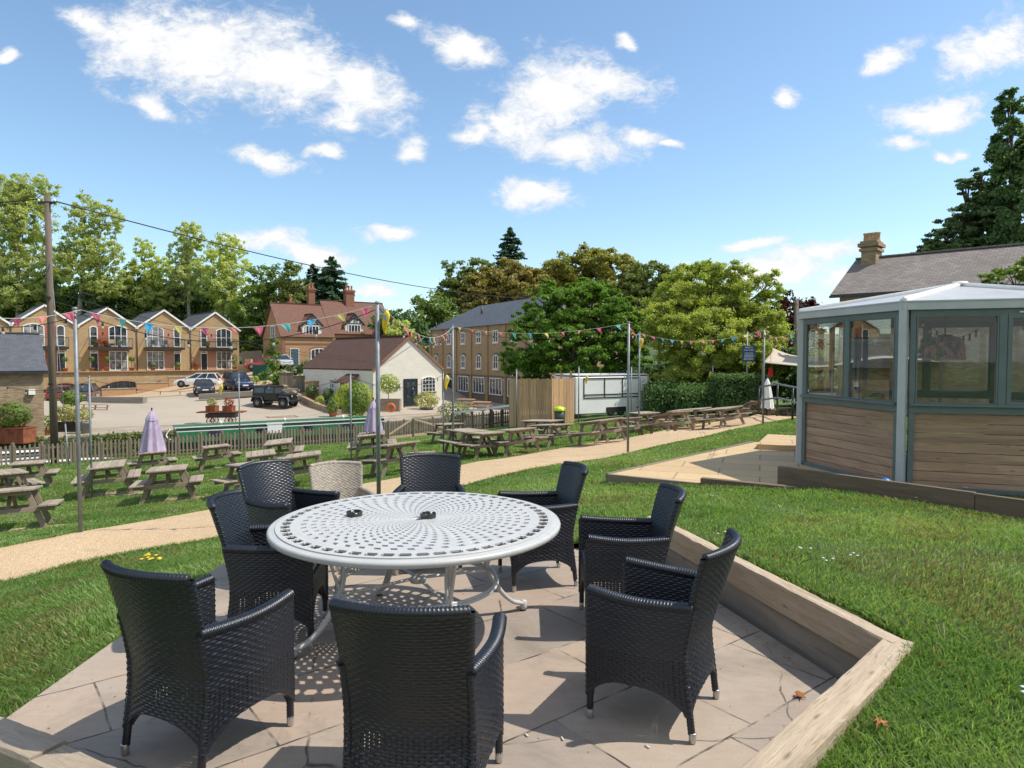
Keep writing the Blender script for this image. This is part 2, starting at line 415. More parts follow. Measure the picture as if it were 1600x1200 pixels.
# flagstones
g = G('flagstone'); o_ = g.obj()
wob = g.vmath('MULTIPLY', g.vmath('SUBTRACT', g.n('TexNoise', None, {'Vector': o_, 'Scale': 3.0, 'Detail': 4.0}).outputs[1], (.5, .5, .5)).outputs[0], (.03, .03, 0)).outputs[0]
mv = g.mapping(g.vmath('ADD', o_, wob).outputs[0], rot=(0, 0, R(-38)))
b = g.n('TexBrick', {'offset': .37, 'squash': .7, 'squash_frequency': 3}, {'Vector': mv, 'Color1': (0, 0, 0, 1), 'Color2': (1, 1, 1, 1), 'Mortar': (.5, .5, .5, 1), 'Scale': 1.0, 'Mortar Size': .006, 'Mortar Smooth': .1, 'Brick Width': 1.05, 'Row Height': .62})
rampf = g.n('Separate' 'XYZ', None, {0: b.outputs[0]}).outputs[0]
cr = g.n('ValToRGB', None, {0: rampf}); el = cr.color_ramp.elements
el[0].color = lin((.355, .285, .225)); el[1].color = lin((.37, .31, .24))
for p_, c_ in ((.25, (.40, .325, .25)), (.5, (.29, .245, .205)), (.75, (.40, .30, .225))):
    e = el.new(p_); e.color = lin(c_)
n_a = g.rng(g.noise(o_, 2.3, 8, .65, .6), .25, .8); n_b = g.rng(g.noise(g.mapping(o_, (3, 14, 1), rot=(0, 0, .5)), 1.5, 6, .65, 1.0), .35, .7)
c = g.mix(g.math('MULTIPLY', n_a, .6), cr.outputs[0], lin((.23, .185, .15)))
c = g.mix(g.math('MULTIPLY', n_b, .25), c, lin((.46, .38, .30)))
moss = g.rng(g.noise(g.mapping(o_, loc=(5, 2, 0)), 1.1, 9, .7, .8), .53, .68, 0, .55)
c = g.mix(moss, c, lin((.17, .145, .11)))
rust = g.rng(g.noise(g.mapping(o_, loc=(1, 9, 0)), 1.9, 6, .6, .5), .6, .75, 0, .4)
c = g.mix(rust, c, lin((.42, .25, .15)))
ck = g.n('TexVoronoi', {'feature': 'DISTANCE_TO_EDGE'}, {'Vector': g.vmath('ADD', o_, g.vmath('MULTIPLY', wob, (6, 6, 0)).outputs[0]).outputs[0], 'Scale': .55}).outputs[0]
crk = g.math('MULTIPLY', g.rng(ck, .0, .004, 1, 0), g.rng(g.noise(o_, 2.2, 3), .48, .56))
c = g.mix(crk, c, lin((.05, .04, .03)))
sp_ = g.rng(g.noise(o_, 42, 4, .75), .60, .72, 0, .55)
c = g.mix(sp_, c, lin((.16, .13, .10)))
jn = g.math('MULTIPLY', b.outputs[1], g.rng(g.noise(o_, 5.0, 4), .35, .6))
c = g.mix(b.outputs[1], c, g.mix(g.rng(g.noise(o_, 5.0, 4), .35, .6), lin((.34, .28, .22)), lin((.05, .04, .03))))
h = g.math('SUBTRACT', g.math('ADD', g.math('MULTIPLY', n_a, .5), g.math('MULTIPLY', g.noise(o_, 30, 5, .7), .25)), g.math('MULTIPLY', jn, 1.5))
g.bsdf(c, g.rng(n_a, 0, 1, .6, .85), g.bump(h, .8, .008)); MAT['flagstone'] = g.m
# pale buff paving by the summerhouse
m_brick('buff_paving', (.50, .37, .20), (.43, .31, .17), (.22, .18, .13), 1.2, .6, stain=.1, bump=.3, ms=.012, rot=.35)
# gravel
g = G('gravel'); o_ = g.obj()
vo = g.n('TexVoronoi', None, {'Vector': o_, 'Scale': 60.0}); n_ = g.rng(g.noise(o_, .9, 5), .3, .7)
hs = g.n('SeparateXYZ', None, {0: vo.outputs[1]}).outputs[0]
c = g.mix(hs, lin((.44, .30, .165)), lin((.64, .48, .30)))
c = g.mix(g.math('MULTIPLY', n_, .35), c, lin((.42, .28, .15)))
c = g.mix(g.rng(g.noise(o_, 45, 3), .66, .72, 0, .7), c, lin((.22, .14, .08)))
c = g.mix(g.rng(g.noise(g.mapping(o_, loc=(4, 1, 0)), 2.6, 8, .7, .6), .54, .68, 0, .5), c, lin((.30, .22, .13)))
g.bsdf(c, .85, g.bump(vo.outputs[0], .9, .012)); MAT['gravel'] = g.m
# lawn soil/turf under the blades
g = G('turf'); o_ = g.obj()
a = g.rng(g.noise(o_, .55, 6, .6), .3, .7); b_ = g.rng(g.noise(o_, 4.0, 6, .65), .3, .7); d_ = g.noise(g.mapping(o_, (1, 1, 1)), 60, 5, .75)
c = g.mix(a, lin((.12, .215, .05)), lin((.17, .265, .07)))
c = g.mix(g.math('MULTIPLY', b_, .45), c, lin((.12, .145, .05)))
c = g.mix(g.rng(d_, .35, .7, .4, 0), c, lin((.03, .06, .012)))
dry = g.rng(g.noise(g.mapping(o_, loc=(3, 7, 0)), 1.1, 5, .6), .62, .76, 0, .5)
c = g.mix(dry, c, lin((.21, .18, .09)))
g.bsdf(c, .9, g.bump(d_, 1.0, .04), spec=.15); MAT['turf'] = g.m
g = G('grass_blade'); at_ = g.n('VertexColor', {'layer_name': 'tint'}).outputs[0]
p_ = g.bsdf(at_, .45, spec=.3, link=False); t_ = g.n('BsdfTranslucent', None, {0: g.mix(1.0, at_, (1.3, 1.4, .7, 1), 'MULTIPLY')}).outputs[0]
MAT['grass_blade'] = g.fin(g.n('MixShader', None, {0: .45, 1: p_, 2: t_}).outputs[0])
# car park
g = G('resin_surface'); o_ = g.obj()
c = g.mix(g.rng(g.noise(o_, .12, 6, .6), .3, .7), lin((.41, .345, .265)), lin((.34, .29, .225)))
c = g.mix(g.rng(g.noise(o_, 30, 4, .8), .3, .7, 0, .3), c, lin((.30, .26, .2)))
c = g.mix(g.rng(g.noise(g.mapping(o_, (1, 1, 1), rot=(0, 0, .55)), .35, 5, .7, 1.5), .52, .66, 0, .35), c, lin((.24, .205, .16)))
g.bsdf(c, .9); MAT['resin_surface'] = g.m
m_plain('quay_stone', (.34, .275, .205), .9, var=.15, sc=1.0)
m_brick('ramp_setts', (.48, .36, .22), (.42, .30, .18), (.3, .24, .17), .2, .1, stain=.15, bump=.1)
m_plain('hill_soil', (.07, .10, .03), .95, var=.3, sc=.3)
g = G('water'); o_ = g.obj()
g.bsdf(lin((.035, .04, .022)), .06, g.bump(g.noise(o_, 1.5, 4), .15, .05), spec=.6); MAT['water'] = g.m
# leaves
m_leaf('leaf_birch', (0.396, 0.420, 0.156), (0.620, 0.620, 0.270), (0.256, 0.319, 0.156), .5)
m_leaf('leaf_gold', (0.474, 0.505, 0.164), (0.620, 0.620, 0.247), (0.315, 0.388, 0.164), .5)
m_leaf('leaf_mid', (0.115, 0.186, 0.042), (0.253, 0.317, 0.073), (0.095, 0.159, 0.042), .4)
m_leaf('leaf_dark', (0.080, 0.144, 0.056), (0.191, 0.264, 0.096), (0.062, 0.106, 0.047), .3)
m_leaf('leaf_conifer', (0.036, 0.090, 0.045), (0.090, 0.158, 0.068), (0.031, 0.068, 0.033), .2)
m_leaf('leaf_maple', (0.099, 0.203, 0.029), (0.262, 0.389, 0.062), (0.066, 0.138, 0.025), .45)
m_leaf('leaf_lime', (0.333, 0.394, 0.078), (0.544, 0.539, 0.155), (0.212, 0.278, 0.066), .5)
m_leaf('leaf_chestnut', (0.223, 0.290, 0.068), (0.491, 0.330, 0.068), (0.133, 0.203, 0.055), .35, sc=.16)
m_leaf('leaf_brown', (0.277, 0.194, 0.064), (0.370, 0.313, 0.084), (0.139, 0.179, 0.064), .35, sc=.2)
m_leaf('leaf_olive', (0.149, 0.199, 0.064), (0.275, 0.295, 0.084), (0.106, 0.149, 0.042), .35)
m_leaf('leaf_copper', (0.065, 0.016, 0.018), (0.130, 0.039, 0.033), (0.039, 0.013, 0.016), .3)
m_leaf('leaf_hedge', (0.065, 0.145, 0.049), (0.191, 0.292, 0.101), (0.065, 0.108, 0.039), .3)
m_leaf('leaf_grassy', (0.297, 0.297, 0.081), (0.486, 0.446, 0.162), (0.243, 0.230, 0.068), .4)
m_leaf('leaf_red', (0.338, 0.068, 0.041), (0.405, 0.162, 0.068), (0.270, 0.054, 0.041), .4)
def V2(a): return Vector((a[0], a[1]))
# ================================================================ terrain
ND = Vector((.852, .524)); NV = Vector((-.524, .852))           # along / across the canal
V_BANK, V_QUAY = 36.4, 45.54
Z_WATER = -3.7
near_c = [(-2.6, 3.5, -.07), (-2.6, 5, -.07), (-2.6, 5.9, -.1), (-1, 6.5, -.10), (.5, 6.8, -.06), (1.0, 6.7, .05), (1.5, 6.2, .27), (1.7, 5, .33), (2.0, 3.6, .34), (2.4, 3.2, .30),
          (1.4, 2.2, .26), (3, 2, .33), (0, 1, .15), (-2, 2, .08), (-3.2, 2.4, 0), (3.2, 5.5, .30), (5, 5, .25), (8, 4, .3), (4, 7.6, .10), (2.6, 9.2, -.02), (1.4, 9.8, -.14), (1.2, 10.6, -.17), (3.6, 9.0, .02), (5.5, 7.3, .0), (7, 6.4, .1), (9, 9, 0), (9, 14, -.05), (5, 13.5, -.1),
          (-6, 5, -.45), (-5, 3, -.2), (-9, 3, -.4), (-4.0, 6.5, -.35)]
TAB = [((10, 775), (25, 757), 12.3), ((42, 726), (47, 719), 20), ((0, 741), (12, 734), 17), ((172, 730), (167, 718), 17.5), ((263, 736), (265, 727), 16), ((238, 709), (239, 703), 23), ((339, 699), (340, 694), 23),
 ((418, 737), (372, 712), 15.5), ((440, 692), (438, 686), 22), ((479, 713), (480, 706), 16.5), ((411, 712), (410, 705), 20), ((645, 703), (600, 685), 16.5), ((583, 680), (584, 673), 21), ((708, 664), (694, 660), 27), ((742, 675), (718, 669), 21), ((772, 680), (746, 673), 20),
 ((832, 678), (784, 663), 20), ((858, 658), (836, 656), 26), ((876, 666), (846, 662), 23), ((965, 661), (917, 653), 21), ((985, 656), (960, 652), 24), ((1075, 651), (1027, 644), 23), ((1018, 647), (996, 642), 27), ((1094, 641), (1066, 639), 27), ((1153, 641), (1109, 636), 25), ((1186, 636), (1168, 633), 28), ((1222, 640), (1204, 636), 29.5)]
for a_, b_, D_ in TAB:
    p = at((a_[0] + b_[0]) / 2, (a_[1] + b_[1]) / 2, D_); near_c.append((p.x, p.y, p.z - .745))
for px, py, D in [(0, 914, 7.5), (157, 876, 8.4), (330, 845, 9.1), (125, 834, 9.67), (0, 859, 8.9), (715, 763, 12.4), (715, 729, 15), (925, 720, 15.5), (767, 720, 15.8), (1040, 695, 18),
                  (1040, 673, 21.6), (1192, 662, 23), (1180, 646, 27), (1249, 653, 25), (980, 708, 16.65), (142, 779, 17.0),
                  (20, 730, 28.3), (240, 715, 31), (480, 697, 34.6), (560, 692, 36.1), (770, 670, 40.4), (850, 662, 34), (900, 660, 37), (1150, 643, 34)]:
    p = at(px, py, D); near_c.append(tuple(p))
far_c = []
for px, py, D in [(200, 678, 39.7), (300, 672, 42), (560, 662, 48), (430, 640, 59), (160, 627, 69), (60, 627, 66), (300, 607, 72), (318, 618, 66), (370, 613, 66), (640, 640, 57), (735, 623, 75), (700, 660, 47),
                  (430, 574, 82), (480, 570, 85), (395, 590, 76), (385, 605, 68), (470, 625, 62), (460, 598, 68), (-150, 640, 55), (800, 640, 62), (900, 640, 62)]:
    far_c.append(tuple(at(px, py, D)))
far_c += [(-110, 60, -2.7), (-60, 115, 4), (-20, 110, 3), (20, 110, 0), (60, 80, -1), (100, 40, 0), (60, 60, -1.2), (-120, 140, 8), (0, 180, 6), (120, 120, 4), (-38, 38, -2.7), (20, 62, -2.5)]
HLN = Vector((.73, .684)).normalized(); HNN = Vector((HLN.y, -HLN.x)); H1P = Vector((-53.9, 79.0))
for px, z in ((20, -2.8), (60, -2.8), (130, -2.8), (160, -2.78), (207, -2.6), (240, -2.15), (270, -1.75), (300, -1.4), (340, -.75), (372, -.15)):
    for off in (5.0, 7.5):
        P0 = H1P + HNN * off; a = (px - 800) / F; t = (a * P0.y - P0.x) / (HLN.x - a * HLN.y); q = P0 + HLN * t; far_c.append((q.x, q.y, z - (.25 if off > 6 and px > 200 else 0)))
for t, o, z in ((-20, 1, -2), (0, 1, -1.5), (12, 1, -1.2), (24, -3, -.3), (-20, -14, 2), (0, -14, 2), (20, -14, 2)):
    q = H1P + HLN * t + HNN * o; far_c.append((q.x, q.y, z))
near_c += [(-30, 10, -1.6), (-30, 25, -2.8), (-60, 10, -2.8), (14, 34, -.9), (20, 26, -.5), (30, 30, -.4), (30, 10, .2), (40, -10, .4), (0, -15, .4), (-20, -10, -.6), (-50, -20, -1.5), (60, 10, 0), (20, 50, -1.3)]
def fit(C):
    C = np.array(C); n = len(C); d = np.hypot(C[:, None, 0] - C[None, :, 0], C[:, None, 1] - C[None, :, 1])
    A = np.zeros((n + 3, n + 3)); A[:n, :n] = d - np.eye(n) * .02; Pm = np.c_[np.ones(n), C[:, :2]]; A[:n, n:] = Pm; A[n:, :n] = Pm.T
    w = np.linalg.solve(A, np.r_[C[:, 2], 0, 0, 0]); return C, w
NEARF, FARF = fit(near_c), fit(far_c)
def ev(fw, x, y):
    C, w = fw; out = w[-3] + w[-2] * x + w[-1] * y
    for i in range(len(C)): out = out + w[i] * np.sqrt((x - C[i, 0]) ** 2 + (y - C[i, 1]) ** 2 + .05)
    return out
def hgt(x, y):
    x = np.asarray(x, float); y = np.asarray(y, float); v = NV.x * x + NV.y * y
    return np.where(v < V_BANK + .6, ev(NEARF, x, y), ev(FARF, x, y))
def h1(x, y): return float(hgt(x, y))
def gp(px, py, t0=2.5):
    """where the view ray of a photo pixel meets the ground"""
    d = ray(px, py); d = d / d.y; t = np.arange(t0, 130, .05); z = CAMZ + d.z * t; h = hgt(d.x * t, t)
    k = np.argmax(z <= h); y = float(t[k]); return Vector((d.x * y, y, float(h[k])))
PATIO = [(-2.52, 3.08), (-2.52, 5.85), (.62, 6.36), (1.20, 6.12), (1.88, 3.50), (.30, 1.92), (-.30, 1.95), (-1.9, 2.76)]
def in_poly(x, y, poly):
    x = np.asarray(x, float); y = np.asarray(y, float); c = np.zeros(x.shape, bool); n = len(poly)
    for i in range(n):
        x1, y1 = poly[i]; x2, y2 = poly[(i + 1) % n]
        c ^= ((y1 > y) != (y2 > y)) & (x < (x2 - x1) * (y - y1) / (y2 - y1 + 1e-12) + x1)
    return c
def axis(segs):
    o = [segs[0][0]]
    for a, b, s in segs:
        k = max(1, int(round((b - a) / s))); o += [a + (b - a) * (i + 1) / k for i in range(k)]
    return np.array(o)
# ---- the near lawn: one sheet
xs = axis([(-120, -40, 3), (-40, -14, .7), (-14, -3.0, .3), (-3.0, 2.4, .035), (2.4, 14, .3), (14, 40, .7), (40, 120, 4)])
ys = axis([(-40, -2, 2), (-2, 1.4, .4), (1.4, 6.6, .035), (6.6, 24, .3), (24, 60, .6), (60, 100, 2)])
X, Y = np.meshgrid(xs, ys); Z = hgt(X, Y)
bumpn = .012 * np.sin(X * 5.1 + np.sin(Y * 3.3) * 2) * np.sin(Y * 4.3 + 1.3)
HOLE = [(-2.46, 3.03), (-2.46, 5.79), (.60, 6.29), (1.27, 6.16), (1.93, 3.47), (.32, 1.84), (-.30, 1.92), (-1.92, 2.78)]
inn = in_poly(X, Y, HOLE)
Z = Z + bumpn * (np.hypot(X, Y) < 20)
V = NV.x * X + NV.y * Y
over = V > V_BANK; ex = np.where(over, V - V_BANK, 0); Xs = X - ex * NV.x; Ys = Y - ex * NV.y
Z = np.where(over, ev(NEARF, Xs, Ys), Z)
nx, ny = len(xs), len(ys); idx = np.arange(nx * ny).reshape(ny, nx)
q = np.stack([idx[:-1, :-1], idx[:-1, 1:], idx[1:, 1:], idx[1:, :-1]], -1).reshape(-1, 4)
ov = over.ravel(); q = q[~ov[q].all(1) & ~inn.ravel()[q].any(1)]
lawn = npmesh('lawn', np.stack([Xs, Ys, Z], -1).reshape(-1, 3), q, MAT['turf'], smooth=True); tag(lawn, kind='structure')
# ---- far hillside sheet
us = axis([(-600, -120, 30), (-120, 90, 2), (90, 600, 30)]); vs_ = axis([(V_QUAY, 130, 2), (130, 900, 40)])
U, Vv = np.meshgrid(us, vs_); X = U * ND.x + Vv * NV.x; Y = U * ND.y + Vv * NV.y; Z = ev(FARF, np.clip(X, -160, 160), np.clip(Y, -50, 200)) - .06
idx = np.arange(U.size).reshape(U.shape); q = np.stack([idx[:-1, :-1], idx[:-1, 1:], idx[1:, 1:], idx[1:, :-1]], -1).reshape(-1, 4)
hill = npmesh('hillside', np.stack([X, Y, Z], -1).reshape(-1, 3), q, MAT['hill_soil'], smooth=True); tag(hill, kind='structure')
# ---- far land to the horizon behind us and beside, low sheet
mb = MB(); mb.quad((-900, -900, -4.6), (900, -900, -4.6), (900, 900, -4.6), (-900, 900, -4.6)); tag(mb.build('ground', MAT['hill_soil']), kind='structure')
def uvp(u, v, z): return Vector((u * ND.x + v * NV.x, u * ND.y + v * NV.y, z))
mb = MB(); mb.quad(uvp(-90, V_BANK - .1, Z_WATER), uvp(90, V_BANK - .1, Z_WATER), uvp(90, V_QUAY + .1, Z_WATER), uvp(-90, V_QUAY + .1, Z_WATER))
tag(mb.build('canal_water', MAT['water']), kind='structure')
# canal walls
mb = MB()
for i in range(-60, 60, 2):
    a, b = uvp(i, V_QUAY, 0), uvp(i + 2, V_QUAY, 0)
    za, zb = ev(FARF, a.x, a.y), ev(FARF, b.x, b.y)
    mb.quad((a.x, a.y, -4.4), (b.x, b.y, -4.4), (b.x, b.y, zb + .02), (a.x, a.y, za + .02))
    a, b = uvp(i, V_BANK, 0), uvp(i + 2, V_BANK, 0)
    za, zb = ev(NEARF, a.x, a.y), ev(NEARF, b.x, b.y)
    mb.quad((b.x, b.y, -4.4), (a.x, a.y, -4.4), (a.x, a.y, za - .01), (b.x, b.y, zb - .01))
tag(mb.build('canal_bank', MAT['stone_wall']), kind='structure')
# ---- draped sheet helper
def strip(name, L, Rr, mat, off, n=120, m=6, fn=None, kind='structure'):
    """L, Rr polylines (x,y) of the two edges; draped on the ground"""
    def res(pl, k):
        pl = [V2(p) for p in pl]; d = [0]
        for i in range(len(pl) - 1): d.append(d[-1] + (pl[i + 1] - pl[i]).length)
        o = []
        for j in range(k + 1):
            t = d[-1] * j / k; i = 0
            while i < len(pl) - 2 and d[i + 1] < t: i += 1
            s = (t - d[i]) / max(1e-9, d[i + 1] - d[i]); o.append(pl[i].lerp(pl[i + 1], s))
        return o
    a, b = res(L, n), res(Rr, n); P = []
    for i in range(n + 1):
        for j in range(m + 1): P.append(tuple(a[i].lerp(b[i], j / m)))
    P = np.array(P); z = (fn or hgt)(P[:, 0], P[:, 1]) + off
    idx = np.arange((n + 1) * (m + 1)).reshape(n + 1, m + 1); q = np.stack([idx[:-1, :-1], idx[:-1, 1:], idx[1:, 1:], idx[1:, :-1]], -1).reshape(-1, 4)
    o = npmesh(name, np.c_[P, z], q, mat, smooth=True); 
    ul = o.data.uv_layers.new(name='UVMap'); vi = np.empty(len(o.data.loops), np.int32); o.data.loops.foreach_get('vertex_index', vi); ul.data.foreach_set('uv', P[vi].astype(np.float32).ravel())
    return tag(o, kind=kind) if kind else o
def smoothpl(pl, k=6):
    o = []
    for i in range(len(pl) - 1):
        p0 = V2(pl[max(i - 1, 0)]); p1 = V2(pl[i]); p2 = V2(pl[i + 1]); p3 = V2(pl[min(i + 2, len(pl) - 1)])
        for j in range(k):
            t = j / k; o.append(.5 * ((2 * p1) + (p2 - p0) * t + (2 * p0 - 5 * p1 + 4 * p2 - p3) * t * t + (3 * p1 - p0 - 3 * p2 + p3) * t ** 3))
    o.append(V2(pl[-1])); return o
farE = [gp(*p).xy for p in [(0, 859), (122, 834), (312, 801), (450, 776), (576, 756), (715, 729), (767, 720), (880, 701), (1040, 673), (1110, 661), (1180, 646)]]
nearE = [gp(*p).xy for p in [(0, 914), (157, 876), (330, 845), (500, 812), (610, 790), (715, 763), (925, 721), (1040, 696), (1110, 682), (1192, 663), (1249, 654)]]
farE = [farE[0] + (farE[0] - farE[1]) * 4] + farE + [farE[-1] + Vector((3, .2)), farE[-1] + Vector((14, 1))]
nearE = [nearE[0] + (nearE[0] - nearE[1]) * 3] + nearE + [nearE[-1] + Vector((3, 1.2)), nearE[-1] + Vector((12, 3))]
FE, NE = smoothpl(farE), smoothpl(nearE)
PATHPOLY = [tuple(p) for p in FE] + [tuple(p) for p in reversed(NE)]
strip('gravel_path', NE, FE, MAT['gravel'], .025, 300, 8)
# timber edging boards half sunk along the path
# car park, ramp, quay
fz = lambda x, y: ev(FARF, x, y)
def U2(u, v): return (u * ND.x + v * NV.x, u * ND.y + v * NV.y)
strip('quay', [U2(-60, V_QUAY), U2(60, V_QUAY)], [U2(-60, V_QUAY + 4.2), U2(60, V_QUAY + 4.2)], MAT['quay_stone'], .02, 120, 4, fz)
strip('car_park', [U2(-60, V_QUAY + 4.2), U2(60, V_QUAY + 4.2)], [U2(-60, V_QUAY + 40), U2(60, V_QUAY + 34)], MAT['resin_surface'], .03, 120, 40, fz)
ra = [at(150, 630, 67), at(300, 618, 66.5), at(385, 617, 64.5), at(430, 606, 68)]
rb = []
for px in (150, 200, 250, 300, 340, 372):
    P0 = H1P + HNN * 4.75; a = (px - 800) / F; t = (a * P0.y - P0.x) / (HLN.x - a * HLN.y); q = P0 + HLN * t; rb.append(Vector((q.x, q.y, 0)))
rb.append(at(400, 577, 84))
strip('brick_ramp', [p.xy for p in ra], [p.xy for p in rb], MAT['ramp_setts'], .06, 60, 16, fz)

# worn bare earth under some of the picnic tables
for k_, i_ in enumerate((0, 3, 4, 5, 6, 16)):
    a_, b_, D_ = TAB[i_]; p = at((a_[0] + b_[0]) / 2, (a_[1] + b_[1]) / 2, D_); r_ = random.Random(k_); L_, R_ = [], []
    for j in range(13):
        t = j / 12; w_ = math.sin(math.pi * max(.02, min(.98, t))) ** .6; x_ = p.x + (t - .5) * 1.9 + .25; L_.append((x_, p.y - .1 - .42 * w_ * r_.uniform(.7, 1.25))); R_.append((x_, p.y - .1 + .38 * w_ * r_.uniform(.6, 1.2)))
    strip('bare_earth', L_, R_, MAT['bare_earth'], .012, 24, 4)
# ================================================================ patio
mb = MB(auto=True); mb.prism([(x * 1.0, y) for x, y in PATIO], 'z', -.10, 0.0)
tag(mb.build('patio', MAT['flagstone']), kind='structure')
# sleeper walls
def sleeper(p0, p1, w, h, z, mat, parent, name='sleeper'):
    """a timber with slightly uneven, worn arrises"""
    a = Vector((p0[0], p0[1], z + h / 2)); b = Vector((p1[0], p1[1], z + h / 2)); d = b - a; L = d.length; x = d / L; y = Vector((-x.y, x.x, 0)); n = max(8, int(L / .035)); r = random.Random(int(z * 100 + h * 50) + int(L * 10))
    sec = [(-1, -1), (1, -1), (1, .86), (.9, 1), (.3, 1), (-.3, 1), (-.9, 1), (-1, .86)]; k = len(sec); vs = []; fs = []; ph = [r.uniform(0, 6) for _ in range(6)]
    for i in range(n + 1):
        t = L * i / n
        for j, (u, v) in enumerate(sec):
            ch = .0012 * math.sin(t * 5 + ph[j % 6]) + .0010 * math.sin(t * 23 + j * 2) + (-.006 * max(0, math.sin(t * 5.3 + ph[(j + 2) % 6]) - .93) * 14 if abs(u) > .8 and v > .5 else 0) + r.uniform(-.0012, .0012)
            vs.append(a + x * t + y * (u * w / 2 + (ch if abs(u) == 1 else 0) * (1 if u > 0 else -1)) + Vector((0, 0, v * h / 2 + (ch if v > .8 else 0))))
    uv = []; ly = [0, w, w + h * .93, w + h, w + h + w * .3, 2 * w + h * .7, 2 * w + h, 2 * w + h * 1.07, 2 * w + 2 * h]; o = r.uniform(0, 9)
    for i in range(n):
        for j in range(k):
            j2 = (j + 1) % k; fs.append((i * k + j, i * k + j2, (i + 1) * k + j2, (i + 1) * k + j)); t0, t1 = o + L * i / n, o + L * (i + 1) / n; uv.append([(t0, ly[j]), (t0, ly[j + 1]), (t1, ly[j + 1]), (t1, ly[j])])
    for e in (0, n): fs.append(tuple(e * k + j for j in (range(k) if e else reversed(range(k))))); uv.append([(sec[j][0] * w * 2, sec[j][1] * h * 2) for j in (range(k) if e else reversed(range(k)))])
    m = MB(); m.add(vs, fs, uv); return m.build(name, mat, parent)
rw = thing('sleeper_wall', 'two sleeper high timber retaining wall along the right edge of the patio', 'retaining wall', (0, 0, 0))
A_, B_ = Vector((1.22, 6.15)), Vector((1.90, 3.46)); dn = (B_ - A_).normalized(); nn = Vector((-dn.y, dn.x)) * .06
sleeper(A_ + nn * .9, B_ + nn * .9 + dn * .06, .10, .172, .178, MAT['sleeper'], rw)
sleeper(A_ + nn * 1.35, B_ + nn * 1.35 - dn * .05, .10, .25, -.075, MAT['baulk'], rw)
fw = thing('sleeper_wall', 'sunlit timber sleeper edging the patio at the near right corner', 'retaining wall', (0, 0, 0))
C_, D_ = Vector((1.985, 3.44)), Vector((.35, 1.80)); d2 = (D_ - C_).normalized()
sleeper(C_ - d2 * .02, D_, .145, .155, .195, MAT['sleeper'], fw); sleeper(C_ - d2 * .0, D_, .13, .29, -.10, MAT['sleeper'], fw)
lw_ = thing('sleeper_wall', 'grey weathered sleeper crossing the bottom left corner of the patio', 'retaining wall', (0, 0, 0))
sleeper((-3.1, 3.31), (-1.93, 2.775), .16, .25, -.08, MAT['weathered'], lw_); sleeper((-1.925, 2.765), (-.3, 1.92), .15, .245, -.085, MAT['weathered'], lw_)

# ================================================================ raised buff paving and boards by the summerhouse
T0, T1 = onz(957, 745, 0.0), onz(1180, 698, 0.0)
tp = [(1.50, 10.42), (2.70, 9.62), (3.85, 9.15), (5.6, 9.0), (7.5, 11.5), (7.2, 14.5), (5.1, 14.3)]
mb = MB(auto=True); mb.prism(tp, 'z', -.3, 0.0); tag(mb.build('paved_terrace', MAT['buff_paving']), kind='structure')
mb = MB(auto=True); mb.prism([(4.75, 13.2), (6.2, 12.6), (7.0, 14.2), (5.6, 14.9)], 'z', 0.004, .1); tag(mb.build('terrace_step', MAT['buff_paving']), kind='structure')
ed = thing('timber_edging', 'pale timber boards edging the buff paving at the grass', 'edging', (0, 0, 0))
m = MB(); m.beam((1.46, 10.40, -.09), (5.08, 14.36, -.09), .07, .2); m.build('board', MAT['fence_grey'], ed, bevel=.004)
m = MB(); m.beam((1.47, 10.36, -.09), (2.66, 9.60, -.09), .06, .2); m.build('board', MAT['fence_grey'], ed, bevel=.004)
e2 = thing('timber_edging', 'lower dark sleeper at the front of the buff paving', 'edging', (0, 0, 0))
m = MB(); m.beam((2.68, 9.60, -.04), (3.62, 9.0, -.04), .11, .26); m.build('sleeper', MAT['sleeper_dark'], e2, bevel=.008)
e3 = thing('timber_edging', 'long dark sleeper board in front of the summerhouse', 'edging', (0, 0, 0))
m = MB(); m.beam((3.78, 9.62, .07), (5.3, 7.75, .07), .075, .36); m.build('sleeper', MAT['sleeper_dark'], e3, bevel=.008)
m = MB(); m.beam((5.303, 7.746, .06), (6.8, 5.9, .06), .07, .36); m.build('sleeper', MAT['sleeper_dark'], e3, bevel=.008)
mb = MB(auto=True); mb.prism([(3.62, 9.05), (4.1, 9.25), (4.9, 8.6), (5.6, 7.6), (7.2, 5.9), (12, 8), (9, 12), (5.6, 9.1), (5.0, 9.2)], 'z', -.3, -.012); tag(mb.build('gravel_margin', MAT['gravel']), kind='structure')
SLABS = tp
